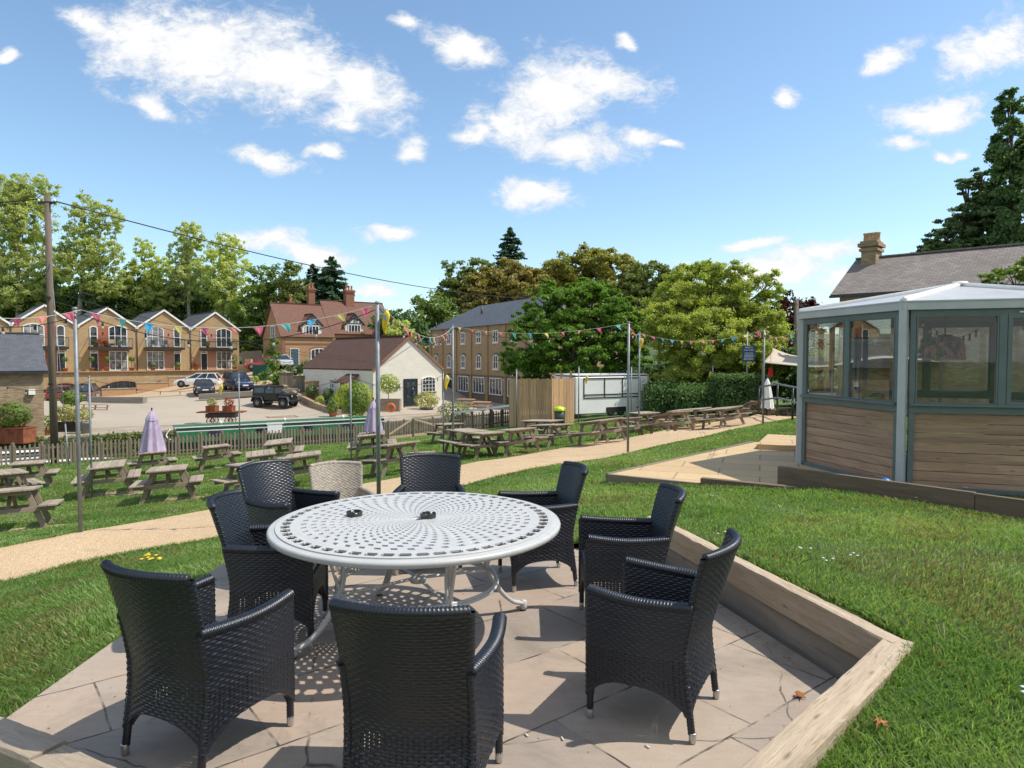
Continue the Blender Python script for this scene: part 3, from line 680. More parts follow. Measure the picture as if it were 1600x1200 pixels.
# ================================================================ rattan chair
def weave_panel(center, th, zb, zt, lean, name, mats, parent, du=.0052, row=.0138, wl=.0225, amp=.0036, holes=None, cap=True):
    """closed wrapped panel: center(s) 2d plan line s in 0..1, thickness th, zb/zt(s) heights, lean(s,z)->(dx,dy)"""
    N = 400; pts = np.array([center(i / N) for i in range(N + 1)]); seg = np.hypot(*np.diff(pts, axis=0).T); L = seg.sum(); cum = np.r_[0, np.cumsum(seg)] / L
    nL = int(L / du); r = th / 2
    s1 = np.linspace(0, 1, nL); px = np.interp(s1, cum, pts[:, 0]); py = np.interp(s1, cum, pts[:, 1]); tx = np.gradient(px); ty = np.gradient(py); tl = np.hypot(tx, ty); tx /= tl; ty /= tl
    nx_, ny_ = -ty, tx
    k = 5; ang = np.linspace(0, np.pi, k + 2)[1:-1]
    peri = []  # (x,y,nx,ny,s)
    for i in range(nL): peri.append((px[i] + nx_[i] * r, py[i] + ny_[i] * r, nx_[i], ny_[i], s1[i]))
    for a in ang:
        cx = nx_[-1] * math.cos(a) + tx[-1] * math.sin(a); cy = ny_[-1] * math.cos(a) + ty[-1] * math.sin(a); peri.append((px[-1] + cx * r, py[-1] + cy * r, cx, cy, 1))
    for i in range(nL - 1, -1, -1): peri.append((px[i] - nx_[i] * r, py[i] - ny_[i] * r, -nx_[i], -ny_[i], s1[i]))
    for a in ang:
        cx = -nx_[0] * math.cos(a) - tx[0] * math.sin(a); cy = -ny_[0] * math.cos(a) - ty[0] * math.sin(a); peri.append((px[0] + cx * r, py[0] + cy * r, cx, cy, 0))
    pe = np.array(peri); n = len(pe); d = np.hypot(np.diff(np.r_[pe[:, 0], pe[0, 0]]), np.diff(np.r_[pe[:, 1], pe[0, 1]])); arc = np.r_[0, np.cumsum(d)[:-1]]; tot = d.sum()
    arc = arc / tot * round(tot / (2 * wl)) * 2 * wl
    sz = pe[:, 4]; b = np.array([zb(q) for q in sz]); t = np.array([zt(q) for q in sz])
    H = float((t - b).max()); nv = int(H / row) * 5
    vv = np.linspace(0, 1, nv + 1)[:, None]; Z = b + (t - b) * vv
    rowc = (Z - b.min() * 0) / row; ri = np.floor(rowc); fr = rowc - ri
    wv_ = np.sin(np.pi * (arc + .004 * np.sin(ri * 12.9)) / wl + np.pi * ri) * .5 + .5
    disp = amp * (np.sqrt(np.clip(np.sin(np.pi * fr), 0, 1)) * (.35 + .9 * wv_)) - amp * .2
    rg = np.random.default_rng(int(abs(hash(name)) % 97) if False else len(name)); rowamp = rg.uniform(.72, 1.2, 200)[ri.astype(int) % 200]; disp = disp * rowamp + rg.normal(size=disp.shape) * amp * .03
    Xp = pe[:, 0] + pe[:, 2] * disp; Yp = pe[:, 1] + pe[:, 3] * disp
    lx, ly = lean(sz[None, :] + Z * 0, Z, Xp, Yp)
    V = np.stack([lx, ly, Z], -1).reshape(-1, 3)
    idx = np.arange(n * (nv + 1)).reshape(nv + 1, n); a = idx[:-1]; bb = np.roll(idx, -1, 1)
    q = np.stack([a, bb[:-1], bb[1:], idx[1:]], -1).reshape(-1, 4)
    if holes:
        hc = (np.cos(2 * np.pi * arc / wl) > .72)[None, :] & ((fr < .2) | (fr > .8)) & (Z < holes[1]) & (Z > holes[0]) & (Z > b + .03)
        q = q[~hc[:-1].reshape(-1)]
    # top cap strip joining the two skins
    ht = nL; topi = idx[-1]; q2 = [[topi[i], topi[i + 1], topi[2 * nL + k - 2 - i], topi[2 * nL + k - 1 - i]] for i in range(nL - 1)]
    boti = idx[0]; q3 = [[boti[i + 1], boti[i], boti[2 * nL + k - 1 - i], boti[2 * nL + k - 2 - i]] for i in range(nL - 1)]
    q = np.vstack([q, q2, q3]) if cap else q
    o = npmesh(name, V, q, mats, parent, smooth=True)
    # braided rim along the top and bottom edges
    return o
def rim(center, zf, lean, r, mat, parent, name='edge_braid', s0=0, s1=1, n=110):
    P = []; 
    for i in range(n + 1):
        s = s0 + (s1 - s0) * i / n; x, y = center(s); z = zf(s); a, b = lean(np.array([s]), np.array([z]), np.array([x]), np.array([y])); P.append((float(a.ravel()[0]), float(b.ravel()[0]), z))
    m = MB(); rs = [r * (1 + .13 * math.sin(i * 2.1)) for i in range(n + 1)]
    m.tube(P, rs, 8); return m
def make_chair(label, mat):
    root = thing('wicker_chair', label, 'chair')
    WB, WA = .235, .268
    # back: plan arc concave to the front (front is +y)
    def bc(s): x = -WB + 2 * WB * s; return (x, -.215 - .045 * (1 - (x / WB) ** 2))
    def blean(s, z, x, y):
        u = np.clip((z - .42) / .46, 0, 1.2); w = 1 + .10 * u ** 1.5 + .03 * np.clip((.3 - z) / .3, 0, 1)
        yb = -.105 * u ** 1.25 - .05 * np.clip((.35 - z) / .35, 0, 1) ** 1.3
        return x * w, y + yb - .03 * u * (1 - (x / WB) ** 2)
    arch = lambda s: .12 + .115 * (max(0, 1 - abs(2 * s - 1) ** 2.6))
    topz = lambda s: .89 - .012 * abs(2 * s - 1) ** 2 + .006 * s
    weave_panel(bc, .034, arch, topz, blean, 'backrest', mat, root, holes=(.14, .38))
    br = [o for o in root.children if o.name.startswith('backrest')][0]
    mm = rim(bc, lambda s: topz(s) + .004, blean, .0215, mat, root); mm.build('rim', mat, br)
    for sg in (-1, 1):
        def ac(s, sg=sg): return (sg * (.247 + .018 * s + .022 * math.sin(math.pi * s)), -.225 + .47 * s)
        def alean(s, z, x, y, sg=sg):
            lo = np.clip((.35 - z) / .35, 0, 1); bk = np.clip(1 - s * 2.5, 0, 1)
            up = np.clip((z - .42) / .46, 0, 1.2)
            return x, y - .05 * lo ** 1.3 * bk - .105 * up ** 1.25 * bk
        archs = lambda s: .12 + .11 * (max(0, 1 - abs(2 * s - 1) ** 2.8))
        tz = lambda s: .632 - .012 * math.sin(math.pi * s) + .016 * s
        a = weave_panel(ac, .03, archs, tz, alean, 'armrest', mat, root, holes=(.14, .38))
        m = rim(ac, lambda s: tz(s) + .004, alean, .024, mat, root)
        for q in m.v: q.x = sg * .262 + (q.x - sg * .262) * 1.25
        m.build('arm_top', mat, a)
    def fc(s): return (-.255 + .51 * s, .235)
    weave_panel(fc, .026, lambda s: .12 + .17 * max(0, 1 - abs(2 * s - 1) ** 2.6), lambda s: .425, lambda s, z, x, y: (x, y), 'front_apron', mat, root, holes=(.14, .38))
    # seat: woven slab
    n = 90; xs = np.linspace(-.245, .245, n); ys = np.linspace(-.225, .245, n); XX, YY = np.meshgrid(xs, ys)
    zz = .43 + .0022 * np.sin(np.pi * XX / .026 + np.pi * np.floor(YY / .016)) - .012 * np.cos(XX * 6) * np.cos(YY * 6)
    idx = np.arange(n * n).reshape(n, n); q = np.stack([idx[:-1, :-1], idx[:-1, 1:], idx[1:, 1:], idx[1:, :-1]], -1).reshape(-1, 4)
    npmesh('seat', np.stack([XX, YY, zz], -1).reshape(-1, 3), q, mat, root, smooth=True)
    for (x, y, dx, dy) in ((-.234, -.236, -.006, -.032), (.234, -.236, .006, -.032), (-.262, .238, 0, 0), (.262, .238, 0, 0)):
        m = MB(); P = []; rs = []
        for i in range(40):
            z = .26 - .22 * i / 39; k = max(0, (.26 - z) / .26); P.append((x + dx * k, y + dy * k, z)); rs.append(.0175 + .0013 * math.sin(i * 2.2))
        m.tube(P, rs, 10); l = m.build('leg', mat, root)
        m = MB(); m.lathe([(.0, .0), (.014, 0), (.0165, .004), (.018, .048), (.0165, .05), (0, .05)], (x + dx * .97, y + dy * .97, 0.0), 14); m.build('ferrule', MAT['ferrule'], l)
    return root
def face(root_xy, toward):
    return math.atan2(toward[1], toward[0]) - math.pi / 2
# (x, y, facing vector, label)
TC = Vector((-.612, 4.39))
CH = [(-1.42, 3.16, (.42, .9), 'black wicker armchair at the near left of the patio, seen from behind'),
      (-.355, 2.77, (.16, .98), 'black wicker armchair cut by the bottom edge of the photo, back turned'),
      (.725, 3.45, (-.87, .49), 'black wicker armchair at the near right beside the retaining wall, seen from its side'),
      (.73, 4.54, (-1.0, .02), 'black wicker armchair just beyond the near right one, beside the table'),
      (.19, 5.47, (-.97, -.22), 'black wicker armchair at the far right of the table with its back to the lawn'),
      (-.71, 5.82, (.08, -1), 'black wicker armchair straight across the table, facing the viewer'),
      (-1.80, 5.55, (.86, -.5), 'black wicker armchair at the far left of the table, partly hidden'),
      (-1.50, 4.36, (1, .1), 'black wicker armchair on the left of the table with a patterned cushion on its seat')]
c0 = make_chair(CH[0][3], MAT['rattan_black']); grp = 'black wicker armchairs round the patio table'
chairs = []
for i, (x, y, f, lab) in enumerate(CH):
    o = c0 if i == 0 else dup(c0)
    o.location = (x, y, .001); o.rotation_euler = (0, 0, face((x, y), f)); o['label'] = lab; o['group'] = grp; chairs.append(o)
def recol(o, mat):
    for ch in o.children:
        if ch.name.startswith(('leg',)) or ch.type == 'MESH':
            ch.data = ch.data.copy(); ch.data.materials[0] = mat
            for g2 in ch.children:
                if not g2.name.startswith('ferrule'): g2.data = g2.data.copy(); g2.data.materials[0] = mat
bc_ = dup(c0, (-1.62, 6.45, -.115), face(0, (.45, -1)), 'pale beige wicker armchair on the grass edge beyond the table', None)
bc_.scale = (.95, .95, .95); del bc_['group']; recol(bc_, MAT['rattan_beige'])
# cushion
g = G('leaf_print'); o_ = g.obj(); v_ = g.n('TexVoronoi', {'feature': 'DISTANCE_TO_EDGE'}, {'Vector': o_, 'Scale': 18.0}).outputs[0]
g.bsdf(g.mix(g.rng(v_, .02, .12), lin((.65, .66, .62)), lin((.12, .22, .16))), .6); MAT['leaf_print'] = g.m
m = MB(); m.box((0, 0, 0), (.40, .40, .07)); cu = m.build('seat_cushion', MAT['leaf_print'], bevel=.03)
cu.location = (-1.46, 4.365, .472); cu.rotation_euler = (0, 0, .1); tag(cu, 'leaf patterned pale cushion on the seat of the left chair', 'cushion')

# ================================================================ round cast table
tb = thing('round_table', 'large round white cast metal table with a pierced spiral top', 'table', (TC.x, TC.y, 0))
RT = .925; ZT = .74
def table_top():
    import bmesh
    nh = 48; sub = 10; nth = nh * sub
    # rings: radial boundaries; cells with holes
    rb = [.052, .066, .082, .100, .120, .142, .166, .192, .220, .251, .285, .322, .362, .405, .451, .500, .552, .607, .665, .727]
    rows = []  # (r0, r1, hole?, ring index)
    for i in range(len(rb) - 1):
        w = rb[i + 1] - rb[i]; rows.append((rb[i], rb[i] + w * .46, None)); rows.append((rb[i] + w * .46, rb[i + 1], i))
    rows.append((rb[-1], .752, None)); rows.append((.752, .757, None))
    bounds = [rows[0][0]] + [r[1] for r in rows]
    def tw(r): return 1.15 * math.log(r / .05) * .32
    vs = []; 
    for r in bounds:
        for j in range(nth):
            a = 2 * math.pi * j / nth + tw(r); vs.append((r * math.cos(a), r * math.sin(a), 0))
    fs = []
    for i, (r0, r1, h) in enumerate(rows):
        for j in range(nth):
            if h is not None:
                ph = (j + (5 if h % 2 else 0)) % sub
                if ph < 4: continue
            j2 = (j + 1) % nth; fs.append((i * nth + j, i * nth + j2, (i + 1) * nth + j2, (i + 1) * nth + j))
    # outer band: interlaced ovals
    base = len(vs); no = 56; so = 12; nto = no * so
    ring = [(.757, 0), (.775, 0), (.79, 0), (.81, 0), (.83, 0), (.845, 0), (.862, 0), (.875, 0)]
    for (r, _) in ring:
        for j in range(nto):
            a = 2 * math.pi * j / nto; vs.append((r * math.cos(a), r * math.sin(a), 0))
    for i in range(len(ring) - 1):
        rm = (ring[i][0] + ring[i + 1][0]) / 2
        for j in range(nto):
            u = ((j + .5) % so) / so * 2 - 1; w = (rm - .818) / .034
            if (u / .80) ** 2 + w ** 2 < 1: continue
            j2 = (j + 1) % nto; fs.append((base + i * nto + j, base + i * nto + j2, base + (i + 1) * nto + j2, base + (i + 1) * nto + j))
    m = MB(); m.add(vs, fs); o = m.build('tabletop', MAT['cast_white'], tb, fixn=False); o.location = (0, 0, ZT)
    md = o.modifiers.new('solid', 'SOLIDIFY'); md.thickness = .012; md.offset = -1
    b = o.modifiers.new('bevel', 'BEVEL'); b.width = .0018; b.segments = 1; b.limit_method = 'ANGLE'
    return o
top = table_top()
m = MB(); m.lathe([(.858, .001), (.872, .004), (.888, .0045), (.895, .001), (.908, .003), (.920, -.002), (.925, -.012), (.922, -.032), (.914, -.036), (.908, -.030), (.905, -.012), (.87, -.013), (.858, -.012), (.858, .001)], (0, 0, ZT), 160)
m.lathe([(.742, .001), (.746, .004), (.762, .004), (.766, .001), (.766, -.013), (.742, -.013), (.742, .001)], (0, 0, ZT), 160); m.build('rim', MAT['cast_white'], tb)
m = MB(); m.lathe([(.030, -.012), (.030, .003), (.050, .004), (.060, .001), (.060, -.012), (.030, -.012)], (0, 0, ZT), 40)
for k in range(10):
    a = 2 * math.pi * k / 10; m.beam((.016 * math.cos(a), .016 * math.sin(a), ZT - .004), (.034 * math.cos(a), .034 * math.sin(a), ZT - .004), .005, .01)
m.build('centre_boss', MAT['cast_white'], tb)
def sprofile(P0, k=26):
    return [Vector(p) for p in smooth3(P0, k)]
def smooth3(pl, k=6):
    o = []; pl = [Vector(p) for p in pl]
    for i in range(len(pl) - 1):
        p0, p1, p2, p3 = pl[max(i - 1, 0)], pl[i], pl[i + 1], pl[min(i + 2, len(pl) - 1)]
        for j in range(k):
            t = j / k; o.append(.5 * ((2 * p1) + (p2 - p0) * t + (2 * p0 - 5 * p1 + 4 * p2 - p3) * t * t + (3 * p1 - p0 - 3 * p2 + p3) * t ** 3))
    o.append(pl[-1]); return o
LEGA = [math.atan2(-.45, -.80) + k * math.pi / 2 for k in range(4)]
for k, a in enumerate(LEGA):
    ca, sa = math.cos(a), math.sin(a)
    prof = [(.60, .715), (.56, .66), (.505, .58), (.485, .48), (.50, .38), (.54, .28), (.62, .16), (.70, .085), (.76, .062), (.795, .055)]
    P_ = smooth3([(r * ca, r * sa, z) for r, z in prof], 5)
    m = MB(); 
    for off in (-.011, .011):
        m.tube([p + Vector((-sa, ca, 0)) * off for p in P_], .0145, 8)
    m.tube([p + Vector((ca, sa, 0)) * .012 for p in P_[:-3]], .008, 6)
    P2 = smooth3([(.66 * ca, .66 * sa, .712), (.60 * ca, .60 * sa, .63), (.56 * ca, .56 * sa, .52), (.53 * ca, .53 * sa, .42), (.505 * ca, .505 * sa, .36)], 5)
    m.tube(P2, .011, 7)
    m.lathe([(0, .012), (.022, .012), (.026, .03), (.024, .07), (.010, .078), (0, .078)], (.795 * ca, .795 * sa, 0), 14)
    l = m.build('leg', MAT['cast_white'], tb)
    m = MB(); m.lathe([(0, 0.001), (.02, 0.001), (.022, .012), (0, .012)], (.795 * ca, .795 * sa, 0), 12); m.build('foot_pad', MAT['rubber'], l)
m = MB(); n = 80
for rr, zz, r_ in ((.515, .335, .0125), (.515, .352, .009), (.60, .705, .014)):
    m.tube([(rr * math.cos(2 * math.pi * j / n), rr * math.sin(2 * math.pi * j / n), zz) for j in range(n + 1)], r_, 8, caps=False)
m.build('ring_brace', MAT['cast_white'], tb)
m = MB()
for k, a in enumerate(LEGA):
    b = a; m.tube(smooth3([(.51 * math.cos(b), .51 * math.sin(b), .335), (.3 * math.cos(b), .3 * math.sin(b), .345), (.04 * math.cos(b), .04 * math.sin(b), .36)], 4), .011, 7)
m.lathe([(0, .33), (.05, .335), (.055, .36), (.03, .38), (0, .38)], (0, 0, 0), 20); m.build('cross_brace', MAT['cast_white'], tb); m = MB()
for b in LEGA: m.beam((.60 * math.cos(b), .6 * math.sin(b), .715), (.0 * math.cos(b), .0 * math.sin(b), .715), .03, .016)
m.lathe([(0, .70), (.06, .70), (.06, .7245), (0, .7245)], (0, 0, 0), 20); m.build('top_support', MAT['cast_white'], tb)
# ashtrays
def ashtray(px, py, lab, notch):
    p = onz(px, py, ZT + .002); r = thing('ashtray', lab, 'ashtray', (p.x, p.y, ZT + .0052), notch)
    m = MB(); n = 48; prof = [(.0, 0), (.042, 0), (.050, .006), (.052, .036), (.046, .038), (.043, .012), (0, .010)]
    vs = []; fs = []
    for i, (rr, z) in enumerate(prof):
        for j in range(n):
            a = 2 * math.pi * j / n; zz = z
            if i in (3, 4) and (j % 12) < 3: zz = z - .014
            vs.append((rr * math.cos(a), rr * math.sin(a), zz))
    for i in range(len(prof) - 1):
        for j in range(n): j2 = (j + 1) % n; fs.append((i * n + j, i * n + j2, (i + 1) * n + j2, (i + 1) * n + j))
    m.add(vs, fs, None, 0, False); m.build('bowl', MAT['ash'], r)
    m = MB()
    for k in range(2): m.tube([(.01 * k - .01, -.02, .014 + .008 * k), (.02 - .02 * k, .022, .016 + .008 * k)], .0036, 7)
    m.build('butt', MAT['butt'], r)
ashtray(554, 808, 'black notched ashtray on the left part of the white table', .4)
ashtray(669, 811, 'black notched ashtray at the middle of the white table', 1.1)
# litter on the paving
def litter(px, py, name, lab, cat, mat, kind):
    p = onz(px, py, 0); r = random.Random(px); m = MB()
    if kind == 'butt': m.tube([(-.013, 0, .0055), (.013, .004, .0055)], .004, 7)
    elif kind == 'leaf':
        n = 9; vs = [(0, 0, .012)]
        for j in range(n * 2):
            a = math.pi * j / n; rr = (.045 if j % 2 else .02) * r.uniform(.8, 1.3); vs.append((rr * math.cos(a), rr * math.sin(a) * .7, .003 + r.uniform(0, .03)))
        fs = [(0, 1 + j, 1 + (j + 1) % (2 * n)) for j in range(2 * n)]; m.add(vs, fs, None, 0, True)
    o = m.build(name, mat); o.rotation_euler = (0, 0, r.uniform(0, 6)); o.location = (p.x, p.y, .001)
    if kind == 'leaf':
        o.modifiers.new('solid', 'SOLIDIFY').thickness = .001
        if px > 1300: q = gp(px, py, 2.0); o.location = (q.x, q.y, q.z + .035)
    tag(o, lab, cat)
for (px, py, lab) in ((878, 1156, 'pale cigarette butt on the paving in front of the near right chair'), (1012, 1168, 'white cigarette butt lying nearest the bottom edge beside the near right chair'), (823, 1150, 'small buff cigarette butt closest to the middle chair')):
    litter(px, py, 'cigarette_butt', lab, 'cigarette butt', MAT['butt'], 'butt')
for (px, py, lab) in ((1375, 1155, 'curled brown dry leaf on the grass near the bottom right'), (1264, 1192, 'small dry leaf at the foot of the sunlit sleeper'), (1250, 1090, 'curled dry leaf on the paving inside the right corner')):
    litter(px, py, 'dry_leaf', lab, 'dry leaf', MAT['dry_leaf'], 'leaf')
# ================================================================ helpers for placing
def gpl(px, py, lift=0.0, t0=2.5):
    d = ray(px, py); d = d / d.y; t = np.arange(t0, 130, .03); z = CAMZ + d.z * t - lift; h = hgt(d.x * t, t)
    k = np.argmax(z <= h); y = float(t[k]); return Vector((d.x * y, y, float(h[k])))
def linepx(px, v):
    a = (px - 800) / F; y = v / (NV.y + NV.x * a); return Vector((a * y, y, h1(a * y, y)))
# ================================================================ summerhouse (hexagonal garden room)
SH_R = 2.25; SHC = (6.97, 10.68)
sh = thing('summerhouse', 'hexagonal summerhouse with slate grey window frames and brown timber cladding', 'summerhouse', (SHC[0], SHC[1], 0), R(221.1))
hx = [Vector((SH_R * math.cos(R(60 * k)), SH_R * math.sin(R(60 * k)), 0)) for k in range(6)]
ZS0, ZS1, ZW0, ZW1, ZF0, ZF1, ZAP = 0.0, 1.04, 1.17, 2.34, 2.42, 2.545, 2.90
m = MB(auto=True); m.prism([(p.x * .97, p.y * .97) for p in hx], 'z', -.1, .02); m.build('floor', MAT['fence_dark'], sh)
def fpt(a, b, t, z, out=0.0):
    d = (b - a).normalized(); n = Vector((d.y, -d.x, 0)); p = a.lerp(b, t) + n * out; return Vector((p.x, p.y, z))
for k in range(6):
    a, b = hx[k], hx[(k + 1) % 6]; L = (b - a).length; n = Vector(((b - a).y, -(b - a).x, 0)).normalized()
    door = k == 3
    # cladding
    if not door:
        m = MB(); nb = 8; hb = (ZS1 - ZS0) / nb
        for j in range(nb):
            m.beam(fpt(a, b, .055, ZS0 + hb * (j + .5), -.03), fpt(a, b, .945, ZS0 + hb * (j + .5), -.03), .03, hb - .007)
        m.build('cladding_panel', MAT['cladding'], sh, bevel=.003)
    m = MB()
    for (z, h, w, o) in ((ZS1 + .055, .10, .05, 0), (ZS1 + .115, .03, .10, .03), (ZF0 - .04, .08, .05, 0)):
        m.beam(fpt(a, b, .03, z, o), fpt(a, b, .97, z, o), w, h)
    for t, w in ((.045, .07), (.955, .07), (.5, .09)): m.beam(fpt(a, b, t, ZW0 - .03, 0), fpt(a, b, t, ZF0 - .06, 0), w, .055, up=n) if True else None
    for t, w in ((.045, .07), (.955, .07)): m.beam(fpt(a, b, t, 0, 0), fpt(a, b, t, ZS1, 0), w, .05, up=n)
    m.beam(fpt(a, b, .03, .03, 0), fpt(a, b, .97, .03, 0), .05, .06)
    m.build('window_frame', MAT['slate_grey_frame'], sh, bevel=.004)
    for q in (0, 1):
        t0, t1 = (.062, .478) if q == 0 else (.522, .938)
        open_ = (k in (0,) and q == 1)
        m = MB(); zc0, zc1 = ZW0 + .0, ZW1 + .0; e = .035 if open_ else .018; dt = (.05 if open_ else .02) / L
        for z in (zc0 + e / 2, zc1 - e / 2): m.beam(fpt(a, b, t0, z, .012), fpt(a, b, t1, z, .012), .035, e * (1.7 if open_ else 1))
        for t in (t0 + dt / 2, t1 - dt / 2): m.beam(fpt(a, b, t, zc0, .013), fpt(a, b, t, zc1, .013), dt * L, .035, up=n)
        w = m.build('window', MAT['slate_grey_frame'], sh, bevel=.003)
        m = MB(); m.slab([fpt(a, b, t0 + .008, zc0, .004), fpt(a, b, t1 - .008, zc0, .004), fpt(a, b, t1 - .008, zc1, .004), fpt(a, b, t0 + .008, zc1, .004)], .006); m.build('pane', MAT['clear_glass'], w)
        if open_:
            m = MB(); m.beam(fpt(a, b, t0 + .05, ZW1 + .03, .035), fpt(a, b, t0 + .12, ZW1 + .03, .035), .012, .02); m.build('hinge', MAT['ferrule'], w)
    # fascia / gutter
    m = MB(); o = .05; a2, b2 = a * 1.025, b * 1.025
    m.prism([(0, ZF0), (.03, ZF0), (.045, ZF1 - .03), (.05, ZF1), (0, ZF1)], 'x', 0, 1, M=None) if False else None
    m.beam(fpt(a2, b2, 0, (ZF0 + ZF1) / 2, 0), fpt(a2, b2, 1, (ZF0 + ZF1) / 2, 0), .05, ZF1 - ZF0)
    m.beam(fpt(a2, b2, 0, ZF1 - .012, .012), fpt(a2, b2, 1, ZF1 - .012, .012), .05, .022)
    m.build('fascia', MAT['alu_fascia'], sh, bevel=.004)
    # roof panel
    m = MB(); ap = Vector((0, 0, ZAP)); e0 = Vector((a2.x, a2.y, ZF1)); e1 = Vector((b2.x, b2.y, ZF1))
    m.slab([e0, e1, ap], .04); m.build('roof_panel', MAT['roof_panel'], sh)
    # corner post and roof bar
    m = MB(); c = a * 1.012; m.beam((c.x, c.y, -.05), (c.x, c.y, ZF1 + .005), .10, .085, up=(a.x, a.y, 0)); m.build('corner_post', MAT['alu_fascia'], sh, bevel=.006)
    m = MB(); m.beam(e0 * 1.0 + Vector((0, 0, .012)), ap + Vector((0, 0, .02)), .085, .04); m.beam(e0 + Vector((0, 0, .04)), ap + Vector((0, 0, .045)), .03, .02); m.build('roof_bar', MAT['white_paint'], sh, bevel=.004)
m = MB(); m.lathe([(0, .06), (.10, .05), (.14, .0), (0, 0)], (0, 0, ZAP + .01), 18); m.build('finial', MAT['white_paint'], sh)
# fabric lining under the roof
m = MB()
for k in range(6):
    a, b = hx[k] * .93, hx[(k + 1) % 6] * .93; N = 6
    ap = Vector((0, 0, ZAP - .12)); P0 = Vector((a.x, a.y, ZF0 + .02)); P1 = Vector((b.x, b.y, ZF0 + .02))
    vs = []; fs = []
    for i in range(N + 1):
        for j in range(N + 1):
            p = ap.lerp(P0.lerp(P1, j / N), i / N); s = math.sin(math.pi * i / N) * math.sin(math.pi * j / N) * .10; vs.append(p - Vector((0, 0, s)))
    for i in range(N):
        for j in range(N): fs.append((i * 7 + j, i * 7 + j + 1, (i + 1) * 7 + j + 1, (i + 1) * 7 + j))
    m.add(vs, fs, None, 0, True)
m.build('lining', m_plain('lining_cloth', (.13, .10, .065), .9), sh, fixn=False)
# wicker pendant and flowers inside
pc = at(1476, 548, 10.2)
ls = thing('pendant_lamp', 'wicker pendant shade wrapped with pink flowers inside the summerhouse', 'lamp', (pc.x, pc.y, 0))
m = MB()
for k in range(40):
    a = 2 * math.pi * k / 40; m.tube([(r * math.cos(a), r * math.sin(a), z) for r, z in ((.08, 2.10), (.19, 2.07), (.25, 1.96), (.26, 1.76))], .012, 5)
m.tube([(.26 * math.cos(2 * math.pi * j / 30), .26 * math.sin(2 * math.pi * j / 30), 1.76) for j in range(31)], .015, 6, caps=False); m.build('shade', MAT['pot_buff'], ls)
m = MB(); m.tube([(0, 0, 2.72), (0, 0, 2.1)], .012, 6); m.lathe([(0, 0), (.10, 0), (.10, .02), (0, .03)], (0, 0, 2.10), 12); m.build('cord', MAT['cable_black'], ls)
m = MB(); rr = random.Random(5)
for k in range(46):
    a = rr.uniform(2.6, 4.9); r_ = .28 + rr.uniform(-.03, .07); z = rr.uniform(1.76, 2.05); m.box((r_ * math.cos(a), r_ * math.sin(a), z), (rr.uniform(.05, .1), .04, rr.uniform(.04, .09)), rz=rr.uniform(0, 3), mat=0 if rr.random() < .45 else 1, tap=.5)
m.build('flower_garland', [m_plain('pink_petal', (.65, .22, .22), .7), MAT['leaf_dark']], ls)
# benches inside
bb = thing('timber_bench', 'brown timber bench running round the inside of the summerhouse', 'bench', (SHC[0], SHC[1], 0), R(221.1))
for k in (1, 2, 4):
    a, b = hx[k], hx[(k + 1) % 6]; m = MB(); m.beam(fpt(a, b, .1, .45, -.3), fpt(a, b, .9, .45, -.3), .36, .04); m.build('seat', MAT['cladding'], bb)
    m = MB()
    for t in (.18, .5, .82): m.beam(fpt(a, b, t, .02, -.3), fpt(a, b, t, .43, -.3), .3, .05, up=(b - a))
    m.build('support', MAT['cladding'], bb)
# blue ball by the plinth
m = MB(); bp = Vector((4.86, 8.62, .10)); m.lathe([(.0, -.10), (.07, -.07), (.10, 0), (.07, .07), (.0, .10)], (0, 0, 0), 20)
o = m.build('play_ball', m_plain('blue_plastic', (.01, .16, .55), .35)); o.location = (4.82, 8.75, .14); tag(o, 'small bright blue ball by the foot of the summerhouse cladding', 'ball')

# ================================================================ picnic tables
def make_picnic(L=1.55, light='weathered'):
    root = thing('picnic_table', 'x', 'picnic table')
    M1, M2 = MAT[light], MAT['weathered_dark' if light == 'weathered' else light]
    m = MB(); n = 5; w = .156
    r = random.Random(int(L * 100))
    for i in range(n): m.beam(((i - (n - 1) / 2) * .164, -L / 2 + r.uniform(-.012, .012), .745), ((i - (n - 1) / 2) * .164, L / 2 + r.uniform(-.012, .012), .745), w, .036)
    m.build('tabletop', M1, root, bevel=.005)
    for sg in (-1, 1):
        m = MB()
        for i in (0, 1): m.beam((sg * (.53 + .145 * i), -L / 2 + r.uniform(-.01, .01), .445), (sg * (.53 + .145 * i), L / 2 + r.uniform(-.01, .01), .445), .14, .036)
        m.build('seat', M1, root, bevel=.005)
    for y in (-L / 2 + .27, L / 2 - .27):
        s = -1 if y < 0 else 1
        for sg in (-1, 1):
            m = MB(); m.beam((sg * .27, y, .725), (sg * .55, y, .0), .045, .095, up=(0, 1, 0) if False else (sg, 0, .5)); m.build('leg', M2, root, bevel=.004)
        m = MB(); m.beam((-.70, y + s * .048, .385), (.70, y + s * .048, .385), .045, .085); m.beam((-.34, y + s * .048, .69), (.34, y + s * .048, .69), .045, .07)
        m.build('bearer', M2, root, bevel=.004)
        m = MB(); m.beam((0, y, .40), (0, s * .12, .70), .06, .04); m.build('brace', M2, root)
    return root
